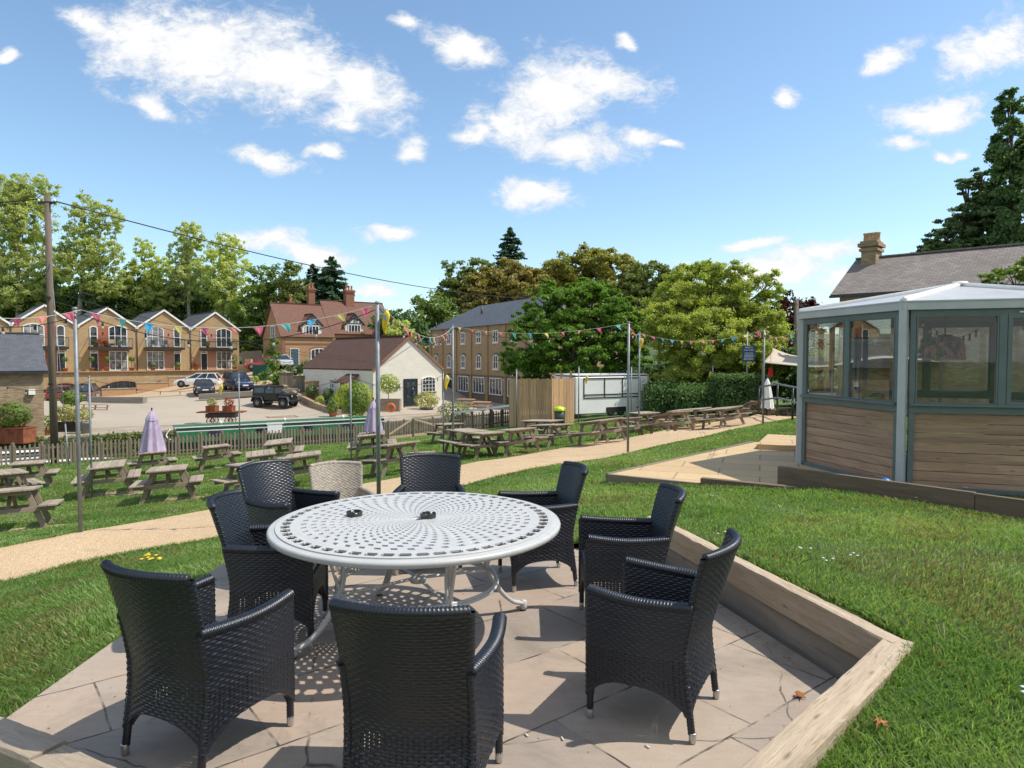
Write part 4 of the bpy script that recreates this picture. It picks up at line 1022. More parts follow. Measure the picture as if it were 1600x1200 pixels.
PT = [ # near end px, far end px of the table top (photo), label
 ((10, 775), (25, 757), 'grey weathered picnic table nearest the viewer at the left edge of the lawn'),
 ((42, 726), (47, 719), 'picnic table beside the picket fence at the far left, in front of the telegraph pole'),
 ((0, 741), (12, 734), 'picnic table cut by the left edge of the photo behind the nearest one'),
 ((172, 730), (167, 718), 'picnic table just right of the thin short steel post on the left lawn'),
 ((263, 736), (265, 727), 'picnic table in front of the left lilac parasol, with its shadow on bare ground'),
 ((238, 709), (239, 703), 'picnic table carrying the left lilac parasol'),
 ((339, 699), (340, 694), 'picnic table between the left lilac parasol and the green boat'),
 ((418, 737), (372, 712), 'long picnic table slanting away just behind the far left wicker chair'),
 ((440, 692), (438, 686), 'picnic table against the picket fence under the narrowboat name board'),
 ((479, 713), (480, 706), 'picnic table directly behind the beige wicker chair'),
 ((411, 712), (410, 705), 'picnic table half hidden behind the slanting long one'),
 ((650, 706), (598, 684), 'long picnic table with a bench beside the tall steel post behind the round table'),
 ((583, 680), (584, 673), 'picnic table carrying the right lilac parasol'),
 ((701, 664), (702, 659), 'picnic table close to the post and rail fence left of the dark fence'),
 ((745, 675), (715, 669), 'picnic table left of the big one, nearest the dark picket fence'),
 ((775, 681), (744, 673), 'picnic table tucked against the left side of the big one with a parasol hole'),
 ((832, 678), (783, 663), 'big picnic table nearest the gravel path with a parasol stub in its top'),
 ((862, 658), (832, 656), 'picnic table in front of the timber enclosure beside the lime lidded bin'),
 ((881, 666), (842, 662), 'picnic table in front of the lime lidded bin'),
 ((968, 662), (915, 652), 'long picnic table in front of the white trailer, beside the gravel path'),
 ((985, 656), (960, 652), 'picnic table behind the long one in front of the white trailer'),
 ((1078, 652), (1025, 643), 'long picnic table beyond the two tall posts, right of the white trailer'),
 ((1018, 647), (996, 644), 'picnic table by the trailer hitch'),
 ((1098, 641), (1062, 638), 'picnic table under the steel post in front of the hedge'),
 ((1158, 643), (1105, 635), 'long picnic table right beside the notice board post'),
 ((1186, 636), (1168, 633), 'small looking picnic table behind the notice board post'),
 ((1222, 640), (1204, 636), 'picnic table beneath the white closed parasol')]
pt0 = make_picnic(1.6); pts_ = {}
for i, (n_, f_, lab) in enumerate(PT):
    n_, f_, D_ = TAB[i]; c = at((n_[0] + f_[0]) / 2, (n_[1] + f_[1]) / 2, D_); a = onz(n_[0], n_[1], c.z); b = onz(f_[0], f_[1], c.z); d = (b - a); rz = math.atan2(d.y, d.x) - math.pi / 2
    if i in (1, 2, 3, 4, 5, 6, 8, 9, 10, 12): rz = random.Random(i).uniform(-.12, .12) + math.atan2(-c.x, c.y)
    o = pt0 if i == 0 else dup(pt0)
    hh = max(h1(c.x + dx, c.y + dy) for dx, dy in ((0, 0),)); o.location = (c.x, c.y, hh - .01)
    gx = (h1(c.x + .5, c.y) - h1(c.x - .5, c.y)); gy = (h1(c.x, c.y + .5) - h1(c.x, c.y - .5))
    nrm = Vector((-gx, -gy, 1)).normalized(); q = Vector((0, 0, 1)).rotation_difference(nrm)
    o.rotation_mode = 'QUATERNION'; o.rotation_quaternion = q @ Matrix.Rotation(rz, 4, 'Z').to_quaternion()
    o['label'] = lab; o['group'] = 'picnic tables on the pub lawn'; pts_[i] = (c, hh)
# ================================================================ closed parasols
def parasol(x, y, z0, zb, zt, lab, mat, r0=.3, name='closed_parasol'):
    root = thing(name, lab, 'parasol', (x, y, z0)); m = MB(); n = 32; rr = random.Random(int(x * 10))
    H = zt - z0; B = zb - z0; T = H - .12; prof = [(r0, B), (r0 * .96, B + .05), (r0 * .80, B + (T - B) * .35), (r0 * .58, B + (T - B) * .66), (r0 * .45, B + (T - B) * .80)]
    vs = []; fs = []
    for i, (r_, z) in enumerate(prof):
        for j in range(n):
            a = 2 * math.pi * j / n; k = r_ * (1 + .24 * math.sin(j * math.pi / 2 + .4) * (1 - .12 * i)); vs.append((k * math.cos(a), k * math.sin(a), z + (.04 * math.sin(j * math.pi / 2) if i == 0 else 0)))
    for i in range(len(prof) - 1):
        for j in range(n): j2 = (j + 1) % n; fs.append((i * n + j, i * n + j2, (i + 1) * n + j2, (i + 1) * n + j))
    m.add(vs, fs, None, 0, True); m.build('canopy', mat, root)
    m = MB(); vs = []; fs = []; pr = [(r0 * .52, B + (T - B) * .78), (r0 * .48, B + (T - B) * .83), (r0 * .2, T), (.02, T + .03)]
    for i, (r_, z) in enumerate(pr):
        for j in range(n):
            a = 2 * math.pi * j / n; k = r_ * (1 + .12 * math.sin(j * math.pi / 2) * (1 if i < 2 else .3)); vs.append((k * math.cos(a), k * math.sin(a), z))
    for i in range(len(pr) - 1):
        for j in range(n): j2 = (j + 1) % n; fs.append((i * n + j, i * n + j2, (i + 1) * n + j2, (i + 1) * n + j))
    m.add(vs, fs, None, 0, True); m.build('vent_cap', mat, root)
    m = MB(); m.tube([(0, 0, 0), (0, 0, H)], .022, 8); m.lathe([(0, 0), (.03, 0), (.02, .05), (0, .06)], (0, 0, H - .03), 10); m.build('pole', MAT['black_metal'], root)
    m = MB(); m.lathe([(0, 0), (.24, 0), (.24, .06), (.05, .09), (0, .09)], (0, 0, 0), 18); m.build('base', MAT['black_metal'], root)
    return root
c, z = pts_[5]; parasol(c.x, c.y, z, z + .76, at(238, 638, c.y).z, 'closed lilac parasol on the left, standing through a picnic table by the fence', MAT['lilac'], .37)
c, z = pts_[12]; parasol(c.x, c.y, z, z + .80, at(577, 622, c.y).z, 'closed lilac parasol on the right, in front of the white cottage', MAT['lilac'], .26)
wp = at(1199, 600, 27.5); wz = h1(wp.x, wp.y); parasol(wp.x, wp.y, wz, at(1199, 638, wp.y).z, at(1199, 588, wp.y).z, 'closed white parasol beside the railings at the end of the path', MAT['white_cloth'], .24)
# ================================================================ steel posts
POSTS = {}
def post(key, foot, ytop, r, lab, D=None):
    p = gp(*foot) if D is None else at(foot[0], foot[1], D)
    if D is not None: p.z = h1(p.x, p.y)
    t = at(foot[0], ytop, p.y); root = thing('steel_post', lab, 'post', (p.x, p.y, p.z), group='galvanised posts carrying the bunting and festoon lights')
    H = t.z - p.z; m = MB(); m.tube([(0, 0, -.05), (0, 0, H)], r, 14); m.build('tube', MAT['steel'], root)
    m = MB(); m.lathe([(r * 1.02, -.03), (r * 1.18, -.025), (r * 1.18, .006), (0, .014)], (0, 0, H), 14); m.build('cap', MAT['steel'], root)
    m = MB(); m.tube([(r, 0, H - .08), (r + .03, 0, H - .07), (r + .03, 0, H - .1), (r, 0, H - .11)], .005, 6); m.build('hook', MAT['steel'], root)
    POSTS[key] = Vector((t.x, t.y, t.z)); return root
post('A', (126, 834), 481, .028, 'tall galvanised post on the left where the gravel path meets the lawn')
post('B', (592, 800), 472, .031, 'tall galvanised post rising behind the round table in the middle', 9.9)
post('C', (708, 709), 508, .034, 'tall galvanised post left of the timber enclosure')
post('D', (981, 708), 503, .030, 'tall galvanised post beside the gravel path in front of the trailer')
post('E', (998, 680), 519, .032, 'tall galvanised post with a yellow bag just right of the one by the path')
post('F', (1166, 648), 518, .036, 'galvanised post carrying the blue notice board')
post('G', (1192, 663), 514, .032, 'tall galvanised post nearest the summerhouse on the edge of the path')
for k, f, t, r, lab in (('a', (144, 780), 588, .024, 'short galvanised post on the left lawn behind the tall one'), ('b', (375, 708), 583, .028, 'short galvanised post in front of the green boat'),
                     ('c', (549, 730), 584, .024, 'short galvanised post left of the right lilac parasol'), ('d', (693, 708), 581, .024, 'short galvanised post with a yellow bag in front of the cottage window'),
                     ('e', (807, 672), 577, .032, 'short galvanised post in front of the timber enclosure'), ('f', (904, 664), 573, .03, 'short galvanised post at the left end of the trailer'),
                     ('g', (986, 658), 573, .03, 'short galvanised post between the two tall ones near the trailer'), ('h', (1054, 645), 571, .035, 'short galvanised post left of the yellow bag by the hedge'),
                     ('i', (1113, 645), 571, .033, 'short galvanised post with a yellow bag in front of the hedge')):
    post(k, f, t, r, lab)
POSTS['Z'] = at(-120, 470, 10.2); POSTS['Y'] = at(-30, 585, 18); POSTS['H'] = Vector((5.0, 11.45, 2.5)); POSTS['X'] = at(1000, 560, 9)
# offscreen left post for the strings
post('Z', (-130, 860), 470, .028, 'galvanised post just outside the photo on the left', 9.0)
# ================================================================ bunting and festoon lights
FC = {'pink': m_flag('flag_pink', (.80, .20, .30)), 'teal': m_flag('flag_teal', (.18, .58, .55)), 'yellow': m_flag('flag_yellow', (.85, .74, .25)), 'blue': m_flag('flag_blue', (.10, .45, .75)), 'red': m_flag('flag_coral', (.85, .32, .28))}
def sagline(a, b, sag, n=24):
    return [a.lerp(b, i / n) - Vector((0, 0, sag * 4 * (i / n) * (1 - i / n))) for i in range(n + 1)]
def bunting(a, b, sag, n, lab, seed, size=.20):
    root = thing('bunting', lab, 'bunting', tuple(a)); rr = random.Random(seed); P_ = [p - a for p in sagline(a, b, sag)]
    m = MB(); m.tube(P_, .0045, 5); m.build('cord', MAT['rope_white'], root); cols = ['pink', 'teal', 'blue', 'yellow', 'pink', 'red']
    L = (b - a).length
    for i in range(n):
        t = (i + .5) / n; k = t * 24; j = min(int(k), 23); p = P_[j].lerp(P_[j + 1], k - j); d = (P_[j + 1] - P_[j]).normalized()
        s = size * rr.uniform(.85, 1.1); sw = rr.uniform(-.9, .9); side = Vector((-d.y, d.x, 0)).normalized()
        dn_ = (Vector((0, 0, -1)) * math.cos(sw) + side * math.sin(sw) + d * rr.uniform(-.3, .5)).normalized()
        vs = []; fs = []; N = 6
        for u in range(N + 1):
            for v in range(N + 1):
                f = u / N; w = (1 - f) * s * .42; q = p + d * ((v / N * 2 - 1) * w) + dn_ * (f * s) + side * (.028 * math.sin(f * 4 + i) * f + .012 * math.sin(v * 1.4 + i * 2)); vs.append(q)
        for u in range(N):
            for v in range(N): fs.append((u * 7 + v, u * 7 + v + 1, (u + 1) * 7 + v + 1, (u + 1) * 7 + v))
        m = MB(); m.add(vs, fs, None, 0, True); m.build('flag', FC[cols[(i + seed) % 6]], root, fixn=False)
def festoon(a, b, sag, n, lab, size=1.0):
    root = thing('festoon_lights', lab, 'string lights', tuple(a)); P_ = [p - a for p in sagline(a, b, sag)]
    m = MB(); m.tube(P_, .006 * size, 5); m.build('cable', MAT['cable_black'], root)
    for i in range(n):
        t = (i + .5) / n; k = t * 24; j = min(int(k), 23); p = P_[j].lerp(P_[j + 1], k - j)
        m = MB(); m.lathe([(0, .0), (.014, -.002), (.016, -.05), (.012, -.06), (0, -.06)], tuple(p), 8); h = m.build('lamp_holder', MAT['cable_black'], root)
        m = MB(); m.lathe([(.010, -.055), (.013, -.062), (.020, -.08), (.021, -.092), (.015, -.106), (0, -.112)], tuple(p), 10); m.build('bulb', MAT['bulb_glass'], h)
Pz = Vector((0, 0, -.03))
for a, b, s, n, lab, sd in (('Z', 'A', .16, 6, 'bunting running out of the photo at the left edge', 1), ('A', 'B', .30, 11, 'bunting across the terraced houses between the left post and the middle post', 0), ('B', 'C', .42, 13, 'bunting running away from the middle post towards the brick mill', 2),
                            ('C', 'D', .24, 11, 'bunting across the dark green tree', 3), ('D', 'E', .16, 5, 'short drooping bunting between the two posts by the path', 4), ('E', 'G', .34, 12, 'bunting across the yellow green tree up to the summerhouse post', 5),
                            ('F', 'G', .2, 4, 'short bunting behind the blue notice board', 2), ('G', 'H', .30, 6, 'bunting from the last post to the summerhouse roof', 3)):
    bunting(POSTS[a] + Pz, POSTS[b] + Pz, s, n, lab, sd, .17)
Pz = Vector((0, 0, -.09))
for a, b, s, n, lab in (('Z', 'A', .22, 5, 'string lights running out of the photo at the left'), ('A', 'B', .44, 7, 'string lights under the bunting between the left and middle posts'), ('B', 'C', .5, 8, 'string lights receding from the middle post'),
                        ('C', 'D', .32, 9, 'string lights across the front of the dark green tree'), ('E', 'G', .42, 12, 'string lights below the bunting near the yellow green tree'), ('G', 'H', .4, 6, 'string lights reaching the summerhouse roof'),
                        ('Y', 'a', .3, 6, 'low string lights at the left edge above the fence'), ('a', 'b', .5, 8, 'low string lights across the car park wall'), ('b', 'c', .45, 7, 'low string lights over the green boat'), ('c', 'd', .35, 7, 'low string lights across the white cottage gable'),
                        ('d', 'e', .35, 6, 'low string lights in front of the brick mill'), ('e', 'f', .2, 6, 'low string lights over the timber enclosure'), ('f', 'g', .2, 6, 'low string lights over the white trailer'), ('g', 'h', .2, 6, 'low string lights right of the trailer'), ('h', 'i', .2, 5, 'low string lights in front of the hedge')):
    festoon(POSTS[a] + Pz, POSTS[b] + Pz, s, n, lab)
festoon(at(1437, 492, 9.75), at(1530, 512, 10.6), .22, 9, 'string of small white bulbs hanging inside the summerhouse window', .8)
def bag(p, s, lab, px=0):
    root = thing('hanging_bag', lab, 'hanging bag', tuple(p), random.Random(px).uniform(-.5, .5)); m = MB(); n = 14; rr = random.Random(px); vs = []; fs = []
    prof = [(.02, 0), (.05, -.03), (.085, -.10), (.09, -.2), (.085, -.3), (.06, -.40), (.03, -.50), (.006, -.56)]
    for i, (r_, z) in enumerate(prof):
        for j in range(n):
            a = 2 * math.pi * j / n; k = r_ * s * (1 + rr.uniform(-.15, .15)); vs.append((k * math.cos(a) + .03 * s * math.sin(i * .9), k * .6 * math.sin(a), z * s))
    for i in range(len(prof) - 1):
        for j in range(n): j2 = (j + 1) % n; fs.append((i * n + j, i * n + j2, (i + 1) * n + j2, (i + 1) * n + j))
    m.add(vs, fs, None, 0, True); m.build('bag_body', MAT['yellow_bag'], root)
    m = MB(); m.box((.02 * s, -.055 * s, -.17 * s), (.09 * s, .008, .12 * s)); m.build('grey_label', MAT['grey_print'], root)
    m = MB(); m.tube([(0, 0, .10 * s), (0, 0, -.02)], .004, 5); m.build('tie', MAT['rope_white'], root)
bag(POSTS['B'] + Vector((.10, -.02, -.12)), .62, 'yellow bag hanging just below the top of the middle tall post', 1)
bag(POSTS['d'] + Vector((.09, 0, -.10)), .85, 'yellow bag on the short post in front of the cottage window', 2)
bag(POSTS['E'] + Vector((.08, 0, -.22)), .85, 'yellow bag high on the tall post right of the path post', 3)
bag(POSTS['i'] + Vector((-.10, 0, -.30)), .75, 'yellow bag on the short post in front of the hedge', 4)
bag(POSTS['f'].lerp(POSTS['g'], .15) + Vector((0, 0, -.42)), .75, 'yellow bag hanging in front of the white trailer top', 5)
bag(POSTS['a'].lerp(POSTS['b'], .78) + Vector((0, 0, -.45)), .8, 'yellow bag hanging low between the dark cars', 6)
# notice board
p = POSTS['F']; q1 = at(1159, 540, p.y); q2 = at(1179, 565, p.y); sg = thing('notice_board', 'dark blue notice board with white lettering fixed to a post', 'sign', (p.x, p.y - .06, (q1.z + q2.z) / 2))
w, hgh = q2.x - q1.x, q1.z - q2.z; ox = (q1.x + q2.x) / 2 - p.x
m = MB(); m.box((ox, 0, 0), (w, .02, hgh)); m.build('board', MAT['sign_blue'], sg, bevel=.004)
def textobj(body, size, loc, rot, mat, parent, name='lettering', ext=.002, align='CENTER', yscale=1):
    c = bpy.data.curves.new(name, 'FONT'); c.body = body; c.size = size; c.extrude = ext; c.align_x = align; c.align_y = 'CENTER'; c.space_line = 1.0
    o = bpy.data.objects.new(name, c); COL.objects.link(o); dg = bpy.context.evaluated_depsgraph_get(); me = bpy.data.meshes.new_from_object(o.evaluated_get(dg)); bpy.data.objects.remove(o)
    o = bpy.data.objects.new(name, me); COL.objects.link(o); me.materials.clear(); me.materials.append(mat); o.parent = parent; o.location = loc; o.rotation_euler = rot; return o
textobj('PRIVATE', .10, (ox, -.014, hgh * .37), (R(90), 0, 0), MAT['sign_white'], sg); textobj('CAR PARK', .10, (ox, -.014, hgh * .21), (R(90), 0, 0), MAT['sign_white'], sg)
m = MB(); rr = random.Random(3)
for k, z in enumerate((.04, -.03, -.12, -.17, -.26, -.32, -.38)):
    x0 = -w * rr.uniform(.28, .38)
    while x0 < w * .33:
        l = rr.uniform(.02, .07); m.box((ox + x0 + l / 2, -.012, hgh * z), (l, .004, hgh * .028)); x0 += l + .015
m.build('small_print', MAT['sign_white'], sg)
# ================================================================ fences
def picket(pxs, v, lab, mat='fence_grey', H=.92, top=True, slope=None):
    pts = [linepx(p, v) for p in pxs]; o = pts[0]; root = thing('picket_fence', lab, 'fence', tuple(o)); rr = random.Random(int(v * 10 + pxs[0]))
    for p in pts:
        m = MB(); q = p - o; m.beam(q + Vector((0, 0, -.1)), q + Vector((rr.uniform(-.02, .02), 0, H + .10)), .10, .10, up=(1, 0, 0)); m.build('post', MAT[mat], root)
    for a, b in zip(pts[:-1], pts[1:]):
        a, b = a - o, b - o; d = (b - a); L = d.length; n = int(L / .145); m = MB(); sd = Vector((d.y, -d.x, 0)).normalized() * .05
        for z in (.25, H - .18): m = MB(); m.beam(a + Vector((0, 0, z)), b + Vector((0, 0, z + rr.uniform(-.03, .03))), .035, .08); m.build('rail', MAT[mat], root)
        m = MB()
        for i in range(n):
            q = a + d * ((i + .5) / n) + sd * .75; h = H * rr.uniform(.94, 1.03); lx = rr.uniform(-.012, .012)
            m.beam(q + Vector((0, 0, .04)), q + Vector((lx, 0, h)), .072, .02, up=sd)
        m.build('pickets', MAT[mat], root)
picket([-60, -20, 16, 62, 111, 155, 199, 236, 275, 311, 345, 379, 411, 442, 471, 500, 527, 554, 580, 606, 630, 653, 676, 700], 34.9, 'long grey weathered picket fence along the canal side of the lawn')
picket([706, 722, 738, 754, 769, 784, 798], 35.7, 'dark brown picket fence left of the timber enclosure', 'fence_dark', .98)
rf = thing('rail_fence', 'pale timber rail with diagonal braces in front of the picket fence', 'fence', (0, 0, 0)); m = MB()
ps = [linepx(p, 34.4) for p in (606, 645, 695)]
for p in ps: m.beam(p, p + Vector((0, 0, 1.0)), .12, .12, up=(1, 0, 0))
m.build('post', MAT['fence_grey'], rf); m = MB(); up_ = Vector((0, 0, 1))
m.beam(ps[0] + up_ * .25, ps[1] + up_ * 1.0, .05, .10); m.beam(ps[1] + up_ * 1.02, ps[2] + up_ * 1.08, .06, .10); m.beam(ps[1] + up_ * 1.0, ps[2] + up_ * .3, .05, .10); m.beam(ps[0] + up_ * .1, ps[2] + up_ * .1, .05, .14); m.build('rail', MAT['sleeper'], rf)
hr = thing('handrail', 'white topped handrail behind the dark picket fence', 'handrail', (0, 0, 0)); m = MB()
ha, hb = at(705, 646, 43), at(800, 633, 41)
m.beam(ha, hb, .16, .12); m.build('rail', MAT['white_paint'], hr); m = MB()
for t in (.03, .35, .66, .97): q = ha.lerp(hb, t); m.beam(q + Vector((0, 0, -1.6)), q, .14, .14, up=(1, 0, 0))
m.build('post', MAT['fence_dark'], hr)
# timber enclosure
en = thing('timber_enclosure', 'tall new looking vertical board timber enclosure beside the white trailer', 'fence enclosure', (0, 0, 0))
ea, eb, ec, ed_ = gp(808, 668), gp(862, 662), gp(896, 664), gp(790, 655)
def boards(a, b, zt, mat, name='board_panel'):
    m = MB(); L = (b - a).length; n = int(L / .125); d = (b - a); rr = random.Random(int(a.x * 100)); sd = Vector((d.y, -d.x, 0)).normalized()
    for i in range(n):
        q = a + d * ((i + .5) / n); m.beam(Vector((q.x, q.y, q.z - .1)) + sd * rr.uniform(-.006, .006), Vector((q.x, q.y, zt + rr.uniform(-.02, .02))), L / n * .88, .022, up=sd)
    m.beam(Vector((a.x, a.y, zt - .3)) - sd * .04, Vector((b.x, b.y, zt - .3)) - sd * .04, .05, .1); m.build(name, MAT[mat], en)
zt = at(850, 591, eb.y).z; ea = Vector((ea.x, eb.y + 1.3, ea.z)); ea = at(810, 600, eb.y - .5); ea.z = h1(ea.x, ea.y)
eb2 = at(862, 600, eb.y - 1.0); eb2.z = h1(eb2.x, eb2.y); ec2 = at(897, 600, eb.y + .3); ec2.z = h1(ec2.x, ec2.y)
boards(ea, eb2, zt, 'fence_new'); boards(eb2, ec2, zt, 'fence_new')
ee = at(796, 600, eb.y + 1.8); ee.z = h1(ee.x, ee.y); boards(ee, ea, zt - .05, 'fence_new')
m = MB()
for px in (877, 892): q = at(px, 600, eb.y + .8); m.beam((q.x, q.y, q.z - 2), (q.x, q.y, at(px, 580 if px > 880 else 583, eb.y + .8).z), .12, .12, up=(1, 0, 0))
m.build('post', MAT['fence_new'], en)
# bin
q = gp(874, 664); bn = thing('litter_bin', 'dark bin with a bright lime lid standing against the timber enclosure', 'bin', (q.x, q.y - .2, q.z)); m = MB()
m.lathe([(0, 0), (.24, 0), (.27, .72), (0, .72)], (0, 0, 0), 18); m.build('drum', MAT['gravel_bin'], bn); m = MB(); m.lathe([(.29, .70), (.30, .76), (.24, .86), (0, .92)], (0, 0, 0), 18); m.build('lid', MAT['lime'], bn)
# catering trailer
ta, tb_ = at(899, 655, eb.y + .5), at(1012, 640, eb.y + 2.6); tz0 = at(955, 652, eb.y).z; tz1 = at(955, 590, eb.y).z; d = tb_ - ta; d.z = 0; Lt = d.length
tr_ = thing('catering_trailer', 'white catering trailer with a closed serving hatch', 'trailer', (ta.x, ta.y, tz0), math.atan2(d.y, d.x)); Ht = tz1 - tz0
m = MB(); m.box((Lt / 2, 1.0, Ht / 2 + .04), (Lt, 2.0, Ht - .06)); m.build('body', MAT['trailer_white'], tr_, bevel=.05)
m = MB(); m.box((Lt / 2, 1.0, Ht + .10), (Lt - .04, 1.96, .06)); m.build('roof', MAT['white_paint'], tr_)
m = MB(); x0, x1 = Lt * .11, Lt * .88; z0, z1 = Ht * .46, Ht * .96
for z in (z0, z1, z0 + .16): m.box(((x0 + x1) / 2, -.014, z), (x1 - x0 + .05, .03, .05))
for t in (0, .36, .68, 1): m.box((x0 + (x1 - x0) * t, -.013, (z0 + z1) / 2), (.05, .026, z1 - z0 - .05))
m.build('hatch_frame', MAT['black_metal'], tr_)
m = MB(); m.box((Lt * .5, -.012, .10), (Lt, .03, .04)); m.box((Lt * .55, -.008, .27), (1.25, .03, .26)); m.build('skirt_gap_shade', MAT['black_metal'], tr_)  # thin black strip, plus a black plate standing in for the wheel gap's shade
for x in (Lt * .48, Lt * .62):
    m = MB(); M_ = Matrix.Translation((x, .06, .14)) @ Matrix.Rotation(R(90), 4, 'X'); m.lathe([(.13, -.08), (.20, -.08), (.22, 0), (.20, .08), (.13, .08)], (0, 0, 0), 20, M=M_); w_ = m.build('wheel', MAT['rubber'], tr_)
    m = MB(); m.lathe([(0, .06), (.13, .07), (.13, -.07), (0, -.06)], (0, 0, 0), 16, M=M_); m.build('rim', MAT['steel'], w_)
m = MB(); m.box((Lt + .03, 1.0, Ht / 2 + .12), (.06, 2.02, Ht - .06)); m.build('end_board', MAT['fence_new'], tr_)
m = MB(); m.beam((Lt + .06, 1, .25), (Lt + 1.1, 1, .25), .1, .1); m.box((Lt + .5, 1, .38), (.7, .5, .2)); m.build('hitch', MAT['black_metal'], tr_, bevel=.04)
# railings by the far end of the path
rl = thing('metal_railing', 'dark posted railing with two pale bars at the end of the path', 'railing', (0, 0, 0)); m = MB()
ra_, rb_, rc_ = at(1186, 605, 27), at(1215, 600, 26), at(1262, 609, 22)
for dz in (0, -.52): m = MB(); m.tube([ra_ + Vector((0, 0, dz)), rb_ + Vector((0, 0, dz)), rc_ + Vector((0, 0, dz))], .035, 8); m.build('rail', MAT['steel'], rl)
for q in (ra_, rb_, rb_.lerp(rc_, .55), rc_): m = MB(); m.tube([Vector((q.x, q.y, h1(q.x, q.y) - .1)), q], .04, 8); m.build('post', MAT['black_metal'], rl)
# stretch tent
tn = thing('stretch_tent', 'beige stretch tent canopy behind the summerhouse', 'tent', (0, 0, 0)); Dt = 32
ctrl = [[at(1192, 567, Dt - 2), at(1235, 571, Dt - 3.5), at(1290, 574, Dt - 5), at(1380, 560, Dt - 6), at(1470, 566, Dt - 6)], [at(1205, 552, Dt), at(1240, 562, Dt), at(1290, 566, Dt), at(1380, 548, Dt), at(1470, 560, Dt)],
        [at(1206, 545, Dt + 1), at(1240, 556, Dt + 2), at(1290, 560, Dt + 2), at(1380, 540, Dt + 2), at(1470, 555, Dt + 2)], [at(1200, 566, Dt + 7), at(1240, 569, Dt + 7), at(1290, 571, Dt + 7), at(1380, 560, Dt + 7), at(1470, 567, Dt + 7)]]
rows = [smooth3(r, 6) for r in ctrl]; cols = list(zip(*rows)); cols = [smooth3(list(c), 6) for c in cols]; m = MB(); nr = len(cols[0]); vs = [p for c in cols for p in c]; fs = []
for i in range(len(cols) - 1):
    for j in range(nr - 1): fs.append((i * nr + j, i * nr + j + 1, (i + 1) * nr + j + 1, (i + 1) * nr + j))
m.add(vs, fs, None, 0, True); o = m.build('canopy', MAT['cream_cloth'], tn, fixn=False); o.modifiers.new('solid', 'SOLIDIFY').thickness = .02
for q in (ctrl[0][0], ctrl[0][2], ctrl[0][4], ctrl[3][0], ctrl[2][3]):
    m = MB(); m.tube([Vector((q.x, q.y, h1(q.x, q.y))), q], .05, 8); m.build('pole', MAT['pole_wood'], tn)
q = at(1204, 581, 30); m = MB(); m.box((0, 0, 0), (.22, .06, .4), tap=.7); m.tube([(0, 0, .3), (0, 0, .8)], .01, 5); o = m.build('red_garment', MAT['red_cloth']); o.location = q; tag(o, 'small red cloth hanging under the edge of the beige tent', 'cloth')

# ================================================================ boats
def boat(u0, L, vc, zr, lab, hullm, cabm, trim, cab0=.06, cab1=.97, board=True):
    c = uvp(u0, vc, Z_WATER); root = thing('narrowboat', lab, 'boat', (c.x, c.y, Z_WATER), math.atan2(ND.y, ND.x)); H = zr - Z_WATER; hh = H * .45
    m = MB(); W_ = 1.04
    outl = [(0, -W_ * .5), (.9, -W_), (L - 2.0, -W_), (L - .6, -W_ * .55), (L, 0), (L - .6, W_ * .55), (L - 2, W_), (.9, W_), (0, W_ * .5)]
    m.prism(outl, 'z', -.35, hh); m.build('hull', MAT[hullm], root)
    m = MB(); x0, x1 = L * cab0, L * cab1
    n = 2; vs = [(x0, -W_ * .93, hh), (x1, -W_ * .93, hh), (x1, W_ * .93, hh), (x0, W_ * .93, hh), (x0, -W_ * .80, H), (x1, -W_ * .80, H), (x1, W_ * .80, H), (x0, W_ * .80, H)]
    m.add(vs, [(0, 1, 5, 4), (1, 2, 6, 5), (2, 3, 7, 6), (3, 0, 4, 7), (4, 5, 6, 7)]); m.build('cabin', MAT[cabm], root)
    m = MB(); m.box(((x0 + x1) / 2, 0, H + .02), (x1 - x0 + .15, W_ * 1.72, .05)); m.build('roof', MAT['narrow_green'] if cabm != 'white_paint' else MAT['white_paint'], root, bevel=.02)
    m = MB()
    for sg_ in (-1, 1): m.beam((x0 - .1, sg_ * W_ * .87, H + .02), (x1 + .1, sg_ * W_ * .87, H + .02), .05, .06); m.beam((x0, sg_ * W_ * .83, H * .86), (x1, sg_ * W_ * .83, H * .86), .03, .05)
    m.build('trim', MAT[trim], root)
    return root, L, H, W_, x0, x1
def uof(px, v): p = linepx(px, v); return ND.x * p.x + ND.y * p.y
u0, u1 = uof(262, 42.0), uof(610, 42.0)
bt, L_, H_, W_, x0, x1 = boat(u0, u1 - u0, 43.0, -2.2, 'green narrowboat with white trim moored along the far quay', 'boat_black', 'narrow_green', 'white_paint', .03)
m = MB()
for i in range(4): m.box((x0 + 2.0 + i * 2.6, -W_ * .90, H_ * .72), (.7, .04, .36))
m.build('window', MAT['glass_dark'], bt)
m = MB()
for t in (.2, .5, .8): m.lathe([(0, .0), (.09, 0), (.10, .14), (0, .18)], (x0 + (x1 - x0) * t, .1, H_ + .04), 12)
m.build('roof_vent', MAT['white_paint'], bt)
m = MB(); m.tube(smooth3([(.1, -W_ * .5, H_ * .95), (-.1, -W_ * .55, H_ * .7), (.25, -W_ * .75, H_ * .5)], 5), .04, 7); m.build('tiller', MAT['white_paint'], bt)
nb = linepx(428, 41.85); m = MB(); m.box((0, 0, .15), (.85, .06, .55)); m.box((0, -.01, .45), (1.0, .08, .1)); o = m.build('name_board', MAT['white_paint'], bt); o.location = (uof(428, 41.9) - u0, -W_ - .1, H_ * .72)
u0, u1 = uof(-160, 38.6), uof(178, 38.6)
boat(u0, u1 - u0, 38.9, -2.62, 'white boat moored below the lawn at the left edge, seen through the picket fence', 'white_paint', 'white_paint', 'boat_black', .05, .62)
